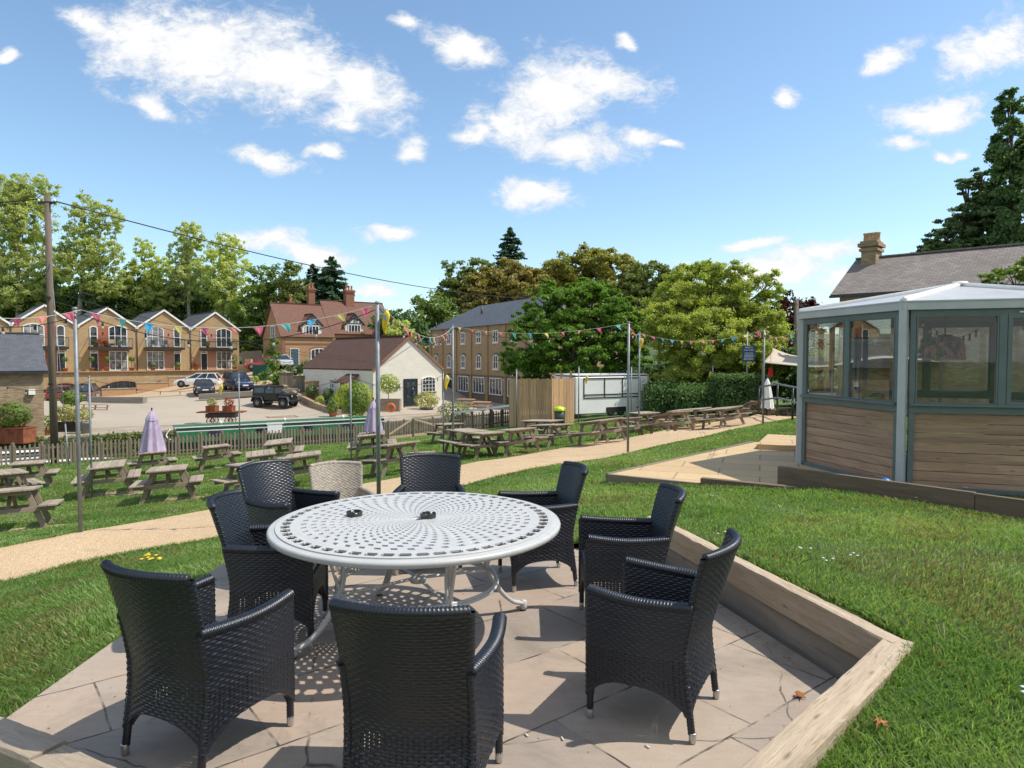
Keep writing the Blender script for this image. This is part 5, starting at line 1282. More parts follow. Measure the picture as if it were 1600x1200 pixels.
# telegraph pole
tp_ = linepx(82, 35.5); ztop = at(76, 305, tp_.y).z; H = ztop - tp_.z
po = thing('telegraph_pole', 'tall brown wooden telegraph pole standing behind the fence on the left', 'telegraph pole', tuple(tp_)); po.rotation_euler = (0, 0, 0)
m = MB(); m.tube([(0, 0, -.3), (-.02, 0, H * .5), (-.02, 0, H)], [.16, .135, .115], 16); m.build('pole', MAT['pole_wood'], po)
m = MB(); m.beam((-.4, .0, H - .32), (.35, -.02, H - .32), .08, .1); m.box((0, -.15, H - .32), (.3, .06, .06)); m.build('cross_arm', MAT['black_metal'], po)
m = MB()
for x in (-.38, .3): m.lathe([(0, 0), (.035, 0), (.045, .04), (.03, .12), (0, .13)], (x, -.02, H - .28), 10)
m.build('insulator', MAT['white_paint'], po)
m = MB(); m.box((0, -.14, H * .62), (.18, .05, .12)); m.box((0, -.15, H * .30), (.2, .06, .08)); m.build('bracket', MAT['black_metal'], po)
topw = Vector((tp_.x, tp_.y, ztop - .25))
def cable(a, b, sag, r, lab, name='overhead_cable'):
    m = MB(); m.tube([p - a for p in sagline(a, b, sag, 30)], r, 6); o = m.build(name, MAT['cable_black']); o.location = a; tag(o, lab, 'cable')
fp = thing('telegraph_pole', 'dark distant telegraph pole in front of the copper beech', 'telegraph pole', (0, 0, 0)); q = at(1243, 560, 50); zt_ = at(1243, 468, 50).z; fp.location = (q.x, q.y, h1(q.x, q.y))
m = MB(); m.tube([(0, 0, -.2), (0, 0, zt_ - fp.location.z)], [.2, .15], 12); m.build('pole', MAT['pole_wood'], fp); m = MB(); m.beam((-.5, 0, zt_ - fp.location.z - .4), (.5, 0, zt_ - fp.location.z - .4), .1, .12); m.build('cross_arm', MAT['fence_dark'], fp)
cable(topw + Vector((.3, 0, 0)), at(830, 466, 75), .9, .028, 'thick black overhead cable crossing the sky from the telegraph pole')
cable(topw + Vector((-.35, 0, .1)), at(-300, 318, 26), .2, .028, 'black overhead cable leaving the photo left of the telegraph pole')
cable(at(1243, 474, 50), at(1330, 482, 30), .3, .02, 'thin overhead cable between the distant pole and the slate roofed house')
for dy, z in ((455, 0), (470, 1)):
    cable(Vector((tp_.x, tp_.y, at(80, dy, tp_.y).z)), at(560 + 30 * z, 560 + 6 * z, 58), .5, .012, ['thin wire running from the pole to the cottage ridge', 'thin wire just below the other one to the cottage'][z])
m = MB(); a_ = Vector((tp_.x + .12, tp_.y - .1, at(80, 410, tp_.y).z)); b_ = linepx(104, 33.2); m.tube([Vector((0, 0, 0)), b_ - a_], .012, 6); m.tube([(b_ - a_) * .80, (b_ - a_) * .99], .03, 7); o = m.build('guy_wire', MAT['steel']); o.location = a_; tag(o, 'slanting guy wire anchoring the telegraph pole', 'guy wire')
# ================================================================ building helpers (local frame: x along facade, y inwards, z up)
def gable(root, x0, x1, y0, y1, zb, ze, za, wall, roof, over=.25, ridge='y', wname='wall', rname='roof', th=.14, verge=None):
    m = MB(auto=True)
    if ridge == 'y':
        xm = (x0 + x1) / 2; m.prism([(x0, zb), (x1, zb), (x1, ze), (xm, za), (x0, ze)], 'y', y0, y1)
    else:
        ym = (y0 + y1) / 2; m.prism([(y0, zb), (y1, zb), (y1, ze), (ym, za), (y0, ze)], 'x', x0, x1)
    w = m.build(wname, MAT[wall], root); m = MB(auto=True)
    if ridge == 'y':
        s = (za - ze) / (xm - x0); o = over
        for sg, xa in ((-1, x0), (1, x1)):
            e = (xa + sg * o, ze - s * o + th); m.slab([(e[0], y0 - o, e[1]), (xm, y0 - o, za + th), (xm, y1 + o, za + th), (e[0], y1 + o, e[1])] if sg < 0 else [(xm, y0 - o, za + th), (e[0], y0 - o, e[1]), (e[0], y1 + o, e[1]), (xm, y1 + o, za + th)], th * .9)
    else:
        s = (za - ze) / (ym - y0); o = over
        for sg, ya in ((-1, y0), (1, y1)):
            e = (ya + sg * o, ze - s * o + th); m.slab([(x0 - o, e[0], e[1]), (x1 + o, e[0], e[1]), (x1 + o, ym, za + th), (x0 - o, ym, za + th)] if sg < 0 else [(x1 + o, e[0], e[1]), (x0 - o, e[0], e[1]), (x0 - o, ym, za + th), (x1 + o, ym, za + th)], th * .9)
    r = m.build(rname, MAT[roof], root); m = MB()
    if ridge == 'y':
        for yy_ in (y0 - over - .02,):
            for sg, xa in ((-1, x0), (1, x1)):
                m.beam((xa + sg * over, yy_, ze - s * over + th * .3), (xm, yy_, za + th * .3), .05, .2)
        m.build('bargeboard', MAT[verge or 'white_paint'], root)
        m = MB(); m.beam((xm, y0 - over, za + th + .03), (xm, y1 + over, za + th + .03), .22, .07); m.build('ridge_tiles', MAT[roof], r)
    else:
        m.beam((x0 - over, ym, za + th + .03), (x1 + over, ym, za + th + .03), .22, .07); m.build('ridge_tiles', MAT[roof], r)
    return w, r
def window(root, x, z, w, h, nx=2, ny=2, y=0.0, arch=0.0, frame='white_paint', glass='glass_dark', face='front', sill=None, fw=.095, head=None):
    """(x,z) lower left. face front: plane y=const facing -y; 'side': plane x=y_const facing -x, coordinate x runs along y"""
    M = None
    if face == 'left': M = Matrix(((0, 1, 0, 0), (1, 0, 0, 0), (0, 0, 1, 0), (0, 0, 0, 1)))
    m = MB(); n = 8
    def top(t): return h - arch * (2 * t - 1) ** 2
    y0 = y - .05
    for t in [0, 1]: xx = x + (fw / 2 if t == 0 else w - fw / 2); m.box((xx, y0, z + top(t) / 2), (fw, .10, top(t)), M=M)
    m.box((x + w / 2, y0, z + fw / 2), (w, .09, fw), M=M)
    for i in range(n if arch else 1):
        k = n if arch else 1; a, b = i / k, (i + 1) / k
        m.beam((x + w * a, y0, z + top(a) - fw / 2), (x + w * b, y0, z + top(b) - fw / 2), .102, fw) if M is None else m.box((x + w * (a + b) / 2, y0, z + top((a + b) / 2) - fw / 2), (w / k, .1, fw), M=M)
    for i in range(1, nx): m.box((x + w * i / nx, y0, z + top(i / nx) / 2), (fw * .7, .08, top(i / nx)), M=M)
    for i in range(1, ny): m.box((x + w / 2, y0, z + h * i / ny), (w, .078, fw * .55), M=M)
    o = m.build('window', MAT[frame], root)
    m = MB(); m.box((x + w / 2, y - .012, z + (h - arch) / 2), (w - .02, .03, h - arch), M=M)
    if arch:
        P_ = [(x + w * i / n, z + top(i / n) - .03) for i in range(n + 1)]; q = [(x, z + h - arch)] + P_ + [(x + w, z + h - arch)]
        if M is None: m.prism(q, 'y', y - .027, y)
    m.build('pane', MAT[glass], o)
    if sill: m = MB(); m.box((x + w / 2, y - .07, z - .05), (w + .16, .14, .09), M=M); m.build('sill', MAT[sill], o)
    if head:
        m = MB()
        for i in range(n):
            a, b = i / n, (i + 1) / n; m.beam((x - .08 + (w + .16) * a, y - .015, z + top(a) + .10), (x - .08 + (w + .16) * b, y - .015, z + top(b) + .10), .05, .2)
        m.build('lintel', MAT[head], o)
    return o
def door(root, x, z, w, h, mat='dark_door', y=0.0, frame='white_paint', glazed=False):
    m = MB(); m.box((x + w / 2, y - .02, z + h / 2), (w - .12, .06, h - .08)); 
    for k in (0, 1):
        for q in (0, 1): m.box((x + w * (.3 + .4 * k), y - .055, z + h * (.27 + .45 * q)), (w * .26, .02, h * .3))
    d = m.build('door', MAT[mat], root, bevel=.01)
    m = MB()
    for xx in (x + .03, x + w - .03): m.box((xx, y - .03, z + h / 2), (.06, .1, h))
    m.box((x + w / 2, y - .03, z + h + .02), (w, .1, .06)); m.build('frame', MAT[frame], d)
    m = MB(); m.box((x + w * .75, y - .075, z + h * .48), (.10, .03, .04)); m.build('handle', MAT['ferrule'], d)
    if glazed: m = MB(); m.box((x + w * .32, y - .06, z + h * .6), (w * .24, .03, h * .6)); m.box((x + w * .68, y - .06, z + h * .6), (w * .24, .03, h * .6)); m.build('pane', MAT['glass_dark'], d)
    return d
def chimney(root, x, y, zb, zt, w, d, mat, pots, pot='chimney_pot', ph=.6):
    m = MB(auto=True); m.box((x, y, (zb + zt) / 2), (w, d, zt - zb)); m.box((x, y, zt - .32), (w + .16, d + .16, .12)); m.box((x, y, zt - .10), (w + .26, d + .26, .16)); m.box((x, y, zt + .03), (w + .1, d + .1, .1))
    c = m.build('chimney', MAT[mat], root)
    for i in range(pots):
        m = MB(); px_ = x + (i - (pots - 1) / 2) * (w / max(pots, 1)); m.lathe([(.15, 0), (.13, .08), (.115, ph * .8), (.15, ph * .88), (.14, ph), (.09, ph), (.09, ph * .5)], (px_, y, zt + .08), 12); m.build('chimney_pot', MAT[pot], c)
    return c
def foliage_ball(m_center, rad, n, s, seed):
    r = np.random.default_rng(seed); d = r.normal(size=(n, 3)); d /= np.linalg.norm(d, axis=1)[:, None]; p = d * np.array(rad) * r.uniform(.75, 1.05, (n, 1)) + np.array(m_center); return p, d
def leafmesh(name, P_, N_, S_, mat, parent=None, rng_=None, aspect=.62, jit=.75):
    r = rng_ or np.random.default_rng(1); n = len(P_)
    nn = N_ + r.normal(size=(n, 3)) * jit; nn /= np.linalg.norm(nn, axis=1)[:, None]
    t = r.normal(size=(n, 3)); t -= nn * (t * nn).sum(1)[:, None]; t /= np.linalg.norm(t, axis=1)[:, None]; b = np.cross(nn, t)
    S = np.asarray(S_).reshape(-1, 1) * r.uniform(.7, 1.3, (n, 1)); V = np.empty((n, 4, 3)); V[:, 0] = P_ - t * S; V[:, 1] = P_ - b * S * aspect + t * S * .1; V[:, 2] = P_ + t * S; V[:, 3] = P_ + b * S * aspect + t * S * .1
    return npmesh(name, V.reshape(-1, 3), np.arange(n * 4).reshape(n, 4), mat, parent)
# ================================================================ terraced houses
FV = Vector((.73, .684)).normalized(); FNV = Vector((FV.y, -FV.x)); HW = 6.38; H1 = Vector((-53.9, 79.0)); FRZ = math.atan2(FV.y, FV.x)
def hloc(i): return H1 + FV * HW * (i - 1) - FV * HW / 2
HL = ['terraced gabled house at the far left, mostly cut by the photo edge', 'terraced gabled house behind the telegraph pole', 'terraced gabled house with red boarding, a pink flower balcony and topiary', 'third terraced gabled house, pale boarding between window and dark door', 'right end terraced gabled house with blue tinted windows']
def fx(u, mir): return HW * (1 - u) if mir else HW * u
for i in range(-1, 5):
    lc = hloc(i); root = thing('terraced_house', HL[i] if i >= 0 else 'terraced gabled house beyond the left edge of the photo', 'house', (lc.x, lc.y, 0.02), FRZ, 'row of gabled yellow brick terraced houses'); mir = i in (1, 3)
    gable(root, 0.02, HW - .02, 0, 9, 0, 5.35, 7.65, 'brick_yellow', 'slate', .18)
    def span(u0, u1): a, b = sorted((fx(u0, mir), fx(u1, mir))); return a, b - a
    a, w = span(.197, .33); door(root, a, 0, w, 2.15); window(root, a, 2.2, w, .28, 1, 1)
    window(root, a, 3.0, w, 2.45, 1, 2, arch=.22)
    a, w = span(.51, .83); window(root, a, .05, w, 2.4, 3, 2, glass='glass_curtain'); window(root, a, 3.0, w, 2.6, 3, 2, arch=.35, glass='glass_curtain' if i % 2 else 'glass_dark')
    a, w = span(.335, .505); m = MB(auto=True); m.box((a + w / 2, -.02, 1.25), (w, .05, 2.5)); m.box((a + w / 2, -.02, 4.25), (w, .05, 2.5)); m.build('boarding', MAT['clap_red'] if i not in (3, 4) else MAT['cedar_clad'], root)
    m = MB(); m.box((a + w / 2, -.08, 4.6), (.10, .08, .25)); m.build('wall_lamp', MAT['black_metal'], root)
    a, w = span(.17, .88); m = MB(); m.box((a + w / 2, -.6, 2.78), (w, 1.2, .30)); b = m.build('balcony', MAT['black_metal'], root)
    m = MB()
    for x in (a, a + w): m.beam((x, -1.17, 2.9), (x, -1.17, 4.0), .05, .05, up=(1, 0, 0)); m.beam((x, -1.17, 3.98), (x, 0, 3.98), .05, .04)
    m.beam((a, -1.17, 3.98), (a + w, -1.17, 3.98), .05, .05); m.build('railing', MAT['black_metal'], b)
    m = MB(); m.box((a + w / 2, -1.17, 3.45), (w - .1, .02, .9)); m.build('glass_panel', MAT['clear_glass'], b)
    m = MB(); m.tube([(0, -.1, 0), (0, -.1, 5.1)], .05, 8); m.build('downpipe', MAT['black_metal'], root)
# potted plants in front of the terrace, balcony plants
def pot_plant(x, y, z, pr, phh, R_, hgt_, lab, potm='terracotta', leaf='leaf_mid', stem=0.0, seed=1, name='potted_plant', n=260, square=False, s=None, group=None, flat=1.0):
    root = thing(name, lab, 'potted plant', (x, y, z), 0, group); m = MB()
    if square: m.box((0, 0, phh / 2), (pr * 2, pr * 2 * flat, phh)); m.box((0, 0, phh - .03), (pr * 2.06, pr * 2.06 * flat, .06))
    else: m.lathe([(0, 0), (pr * .72, 0), (pr, phh * .85), (pr * 1.08, phh * .86), (pr * 1.08, phh), (pr * .9, phh), (pr * .88, phh * .9), (0, phh * .9)], (0, 0, 0), 16)
    m.build('pot', MAT[potm], root, bevel=.01 if square else 0)
    if stem: m = MB(); m.tube([(0, 0, phh * .9), (0, 0, phh + stem)], .03, 6); m.build('stem', MAT['bark'], root)
    r = np.random.default_rng(seed); P_, N_ = foliage_ball((0, 0, phh + stem + hgt_ * .42), (R_, R_ * flat, hgt_ / 2), n, .1, seed)
    leafmesh('foliage', P_, N_, s or R_ * .22, MAT[leaf], root, r); return root
T = [(7.6, 'leaf_mid', 'ball topiary in a clay pot left of the second terrace door'), (9.2, 'leaf_mid', 'ball topiary beside the red boarding'), (11.9, 'leaf_mid', 'ball topiary between the second and third terraced houses'), (14.3, 'leaf_dark', 'low planter outside the third terraced house window'), (17.2, 'leaf_mid', 'leafy pot beside the third terraced house door'), (19.5, 'leaf_red', 'reddish pot plant right of the third terraced house door'), (24.5, 'leaf_dark', 'tall shrub in a pot at the right end of the terrace'), (4.9, 'leaf_mid', 'ball topiary right of the door behind the telegraph pole')]
for k, (u, lf, lab) in enumerate(T):
    q = hloc(1) + FV * u + FNV * .9; tall = k in (0, 1, 2, 7); pot_plant(q.x, q.y, .03, .30, .42, .34 if tall else .4, .68 if k != 6 else 1.9, lab, 'terracotta', lf, .75 if tall else .0, k)
for k, (u, lf, lab) in enumerate([(9.1, 'leaf_red', 'red flowering pot on the balcony of the topiary house'), (8.0, 'leaf_mid', 'green pot on the left of the topiary house balcony'), (10.6, 'leaf_mid', 'green pot on the right of the topiary house balcony'), (21.0, 'leaf_mid', 'green pot on the right end house balcony')]):
    q = hloc(1) + FV * u + FNV * .85; pot_plant(q.x, q.y, 2.96, .2, .34, .32, .5, lab, 'terracotta', lf, 0, 20 + k)
def outdoor_chair(x, y, z, rz, lab, mat):
    root = thing('balcony_chair', lab, 'chair', (x, y, z), rz); m = MB(); m.box((0, 0, .42), (.5, .48, .05)); m.build('seat', MAT[mat], root); m = MB(); m.box((0, .24, .68), (.5, .04, .5)); m.build('backrest', MAT[mat], root)
    for a in (-.22, .22):
        for b in (-.2, .2): m = MB(); m.tube([(a, b, 0), (a, b, .4)], .02, 5); m.build('leg', MAT[mat], root)
for k, (u, mt, lab) in enumerate([(8.55, 'rust_red', 'reddish chair on the topiary house balcony'), (9.9, 'pot_buff', 'tan chair on the topiary house balcony'), (14.5, 'black_metal', 'dark wire chair on the left of the third house balcony'), (16.0, 'black_metal', 'dark wire chair on the right of the third house balcony')]):
    q = hloc(1) + FV * u + FNV * .6; outdoor_chair(q.x, q.y, 2.95, FRZ, lab, mt)
# terrace platform and retaining wall with arches
rt = thing('retaining_wall', 'long yellow brick retaining wall with dark arches below the terraced houses', 'retaining wall', (H1.x, H1.y, 0), FRZ); OFF = -4.6
m = MB(auto=True); m.box((0, OFF / 2 - .2, -2.0), (64, -OFF + .6, 4.0)); 
XE = 21.5
m = MB(auto=True); m.prism([(-30, OFF), (XE, OFF), (XE, .3), (-30, .3)], 'z', -4.2, 0.0); m.build('wall', MAT['brick_yellow'], rt)
m = MB(auto=True); m.box(((XE - 30) / 2, OFF - .03, .06), (XE + 30, .45, .12)); m.build('coping', MAT['brick_orange'], rt)
def wallx(px):  # local x on the wall front plane seen at photo column px
    a = (px - 800) / F; P0 = H1 + FNV * (-OFF); # point a*y,y on line P0 + t FV
    t = (a * P0.y - P0.x) / (FV.x - a * FV.y); return t
for pa, pb, zt_ in ((70, 131, -1.15), (153, 229, -1.05), (238, 258, -1.15)):
    xa, xb = wallx(pa), wallx(pb); n = 12; P_ = [(xa, -3.9)] + [(xa + (xb - xa) * i / n, zt_ - .75 * (2 * i / n - 1) ** 2) for i in range(n + 1)] + [(xb, -3.9)]
    m = MB(); m.prism(P_, 'y', OFF - .05, OFF + .01); o = m.build('arch_shade_panel', MAT['black_metal'], rt)  # flat black panel stands in for the shade inside the arch
    m = MB()
    for i in range(n): a_, b_ = P_[1 + i], P_[2 + i]; m.beam((a_[0], OFF - .05, a_[1] + .08), (b_[0], OFF - .05, b_[1] + .08), .12, .22)
    m.build('arch_ring', MAT['brick_orange'], o)
    m = MB()
    for i in range(1, 8): xx = xa + (xb - xa) * i / 8; m.beam((xx, OFF - .09, -3.9), (xx, OFF - .09, zt_ - .75 * (2 * i / 8 - 1) ** 2 - .05), .04, .03, up=(1, 0, 0))
    m.build('gate_bars', MAT['slate_grey_frame'], o)
# stepped ramp wall
st_ = thing('ramp_wall', 'stepped low brick wall with pale coping rising along the ramp', 'wall', (H1.x, H1.y, 0), FRZ)
for pa, pb, zt_ in ((153, 207, -1.95), (207, 257, -1.35), (257, 330, -.72)):
    xa, xb = wallx(pa) + .05, wallx(pb); m = MB(auto=True); m.box(((xa + xb) / 2, OFF - 1.2, zt_ - 1.4), (xb - xa, .3, 2.8)); m.build('wall', MAT['brick_orange'], st_)
    m = MB(); m.box(((xa + xb) / 2, OFF - 1.2, zt_ + .04), (xb - xa + .1, .42, .10)); m.build('coping', MAT['coping'], st_)
# garden wall and fence right of the terrace
gf = thing('garden_fence', 'grey board fence and low brick wall right of the terraced houses', 'fence', (0, 0, 0)); a, b = at(378, 575, 88), at(410, 573, 88); m = MB(); m.beam(a + Vector((0, 0, 1.1)), b + Vector((0, 0, 1.1)), .06, 2.0); m.build('boards', MAT['fence_grey'], gf)
a, b = at(372, 578, 84), at(403, 577, 84); m = MB(auto=True); m.beam(a, b, .3, 1.4); m.box(tuple(at(389, 573, 83.8)), (.7, .7, 1.9)); m.build('wall', MAT['brick_yellow'], gf)

# ================================================================ red roofed brick house
hb = at(441, 573, 84); HRZ = R(38); rb = thing('brick_house', 'red roofed brick house with two tall chimneys and small gabled dormers', 'house', (hb.x, hb.y, .45), HRZ)
E = 3.95; A1 = 8.0
gable(rb, 0, 6.6, 0, 7.0, -.8, E, A1, 'brick_orange', 'tile_red', .25, 'x')
gable(rb, 6.75, 15.5, .4, 7.6, -.8, E + .5, A1 + .7, 'brick_orange', 'tile_red', .25, 'x', wname='wall', rname='roof')
gable(rb, 12.0, 16.8, -1.8, 4.0, -.8, E, A1 - 1.2, 'brick_red', 'tile_red', .3, 'y', wname='wing_wall', rname='wing_roof', verge='dark_door')
for (x, z, w) in ((2.9, E + .2, 2.0), (8.8, E + .5, 2.0)):
    yb = .45 if x < 6 else .8
    gable(rb, x - .25, x + w + .25, yb - .3, yb + 2.6, z - .4, z + 1.15, z + 2.45, 'render_cream', 'tile_red', .18, 'y', wname='dormer', rname='dormer_roof', verge='dark_door')
    window(rb, x + .12, z - .15, w - .24, 1.25, 4, 1, y=yb - .31, glass='glass_dark')
    m = MB(); cx = x + w / 2
    for (a, b) in (((cx, z + 1.25), (cx, z + 2.3)), ((cx - .8, z + 1.3), (cx, z + 2.0)), ((cx + .8, z + 1.3), (cx, z + 2.0)), ((cx - .85, z + 1.25), (cx + .85, z + 1.25))): m.beam((a[0], yb - .34, a[1]), (b[0], yb - .34, b[1]), .05, .1)
    m.build('half_timbering', MAT['dark_door'], rb)
window(rb, 3.6, 1.0, 2.2, 1.4, 4, 1, arch=.25, sill='white_paint', head='brick_red'); door(rb, 1.0, 0, 1.1, 2.3, 'blue_door'); window(rb, 9.3, 1.0, 1.8, 1.4, 3, 1, y=.4, arch=.2)
window(rb, 13.2, 3.3, 2.3, 1.0, 4, 1, y=-1.8)
window(rb, 2.3, 3.2, 1.5, 2.0, 2, 2, y=0, face='left'); window(rb, 3.0, .6, 1.4, 1.5, 2, 2, y=0, face='left')
m = MB(); m.box((3.3, -.015, 2.95), (6.8, .06, .22)); m.box((3.3, -.015, E - .1), (6.8, .07, .2)); m.box((.2, -.02, 1.9), (.42, .08, 4.4)); m.build('brick_band', MAT['brick_red'], rb)
chimney(rb, 5.5, 4.4, 6.0, 10.3, .85, .7, 'brick_red', 2); chimney(rb, 10.6, 3.8, 6.5, 10.3, 1.2, .9, 'brick_red', 3)
chimney(rb, 3.4, 6.2, 5.0, 8.6, .6, .6, 'brick_red', 1)
# ================================================================ white cottage
c0_ = Vector((-11.5, 56.5)); CRZ = math.atan2(.7, .714); zc = -2.68
wc = thing('white_cottage', 'single storey white painted brick cottage with a dark brown tiled roof', 'house', (c0_.x, c0_.y, zc), CRZ); WCW = 7.25
gable(wc, 0, WCW, 0, 12.0, -.5, 3.35, 6.12, 'render_cream', 'tile_brown', .12, 'y', verge='brick_red')
door(wc, 3.05, 0.15, 1.45, 2.35, 'dark_door', frame='dark_door', glazed=True); window(wc, 5.0, 1.35, 1.45, 1.35, 4, 4, arch=.18, sill='dark_door', fw=.05, glass='glass_dark')
window(wc, 2.2, 1.2, 1.0, 1.3, 3, 3, y=0, face='left'); window(wc, 6.0, 1.2, 1.0, 1.3, 3, 3, y=0, face='left')
m = MB(); m.box((-.03, 4.6, 1.1), (.08, 1.0, 2.2)); m.build('side_door', MAT['dark_door'], wc)
m = MB(); m.slab([(0, 2.1, 2.9), (-1.4, 2.1, 2.2), (-1.4, 4.0, 2.2), (0, 4.0, 2.9)], .1); m.build('porch_roof', MAT['tile_brown'], wc)
m = MB(); m.box((2.5, -.1, 1.95), (.10, .14, .3)); m.box((2.5, -.2, 2.15), (.04, .3, .04)); m.build('wall_lamp', MAT['black_metal'], wc)
# ================================================================ brick mill
w0 = Vector((-10.1, 84.5)); w1 = Vector((3.0, 60.6)); WD = (w1 - w0).normalized(); WL = 27.5; zm = -2.95
mill = thing('brick_mill', 'three storey ochre brick mill with a slate roof and arched white windows', 'building', (w0.x, w0.y, zm), math.atan2(WD.y, WD.x)); EH = 7.95
m = MB(auto=True); m.prism([(0, 0), (WL, 0), (WL, 9), (0, 9)], 'z', 2.6, EH); m.build('wall', MAT['brick_stock'], mill)
m = MB(auto=True); m.prism([(0.02, 0.02), (WL - .02, .02), (WL - .02, 8.98), (.02, 8.98)], 'z', -.5, 2.6); m.build('ground_floor_wall', MAT['brick_dark'], mill)
m = MB(auto=True); o = .35; zr_ = EH + 2.9; a, b, c, d_ = (-o, -o, EH), (WL + o, -o, EH), (WL + o, 9 + o, EH), (-o, 9 + o, EH); r0_, r1_ = (4.5, 4.5, zr_), (WL - 4.5, 4.5, zr_)
m.add([a, b, c, d_, r0_, r1_], [(0, 1, 5, 4), (1, 2, 5), (2, 3, 4, 5), (3, 0, 4), (3, 2, 1, 0)]); m.build('roof', MAT['slate'], mill)
nbay = 7; bw = WL / nbay
for i in range(nbay + 1): m = MB(auto=True); m.box((min(max(i * bw, .25), WL - .25), -.06, EH / 2 - .1), (.5, .14, EH - .1)); m.build('pilaster', MAT['brick_stock'], mill)
for i in range(nbay):
    x = i * bw + bw / 2
    window(mill, x - .55, 6.15, 1.1, 1.25, 2, 2, sill='white_paint'); window(mill, x - .55, 3.45, 1.1, 1.5, 2, 2, arch=.25, sill='white_paint', head='brick_dark')
    if i == 1: door(mill, x - 1.0, 0, 2.0, 2.1, 'dark_door'); window(mill, x - 1.0, 2.15, 2.0, .6, 3, 1)
    elif i > 1: window(mill, x - 1.4, .85, 2.8, 1.75, 4, 1, glass='glass_dark')
m = MB(); m.box((WL / 2, -.08, 2.72), (WL, .12, .14)); m.build('string_course', MAT['brick_dark'], mill)
m = MB(); m.tube([(9.5, 2.4, EH + 1.2), (9.5, 2.4, EH + 2.4)], .12, 8); m.tube([(1.5, .2, EH), (1.5, .2, EH + .9)], .08, 8); m.build('vent_pipe', MAT['black_metal'], mill)
# ================================================================ slate roofed brick building on the left
sb = at(70, 684, 38.0); sb.z = -2.7; shd = thing('brick_outbuilding', 'old brick building with a large slate roof at the left edge of the quay', 'building', (sb.x, sb.y, sb.z), R(41))
gable(shd, -14, 0, 0, 6.0, -.4, 3.72, 5.7, 'brick_old', 'slate', .22, 'x'); m = MB(); m.tube([(-2.9, -.1, 0), (-2.9, -.1, 3.6)], .05, 8); m.beam((-14, -.25, 3.62), (.2, -.25, 3.62), .14, .12); m.build('gutter', MAT['black_metal'], shd)
m = MB()
for k in range(9): m.box((-6.4 + k * .24, -.06, 1.55), (.03, .03, .75))
for z in (1.3, 1.55, 1.8): m.box((-5.4, -.06, z), (2.0, .03, .03))
m.build('trellis', MAT['weathered'], shd); m = MB(); m.box((-.55, -.12, 2.55), (.3, .2, .3)); m.build('wall_lamp', MAT['white_paint'], shd)
# ================================================================ slate roofed house on the right
rh0 = at(1312, 460, 30); rh = thing('slate_house', 'brick house with a stained slate roof behind the summerhouse', 'house', (rh0.x, rh0.y, -.6), R(-43)); zE = at(1312, 460, 30).z + .6; zA = at(1352, 409, 32.3).z + .6
gable(rh, 0, 16, 0, 6.4, 0, zE, zA, 'brick_old', 'slate_old', .3, 'x'); chimney(rh, .42, 3.0, zA - 1.6, at(1350, 383, 32.3).z + .6, .62, .95, 'brick_old', 4, 'pot_buff', .42)
m = MB(); m.beam((-.3, -.38, zE - .12), (16, -.38, zE - .12), .12, .1); m.build('gutter', MAT['black_metal'], rh)
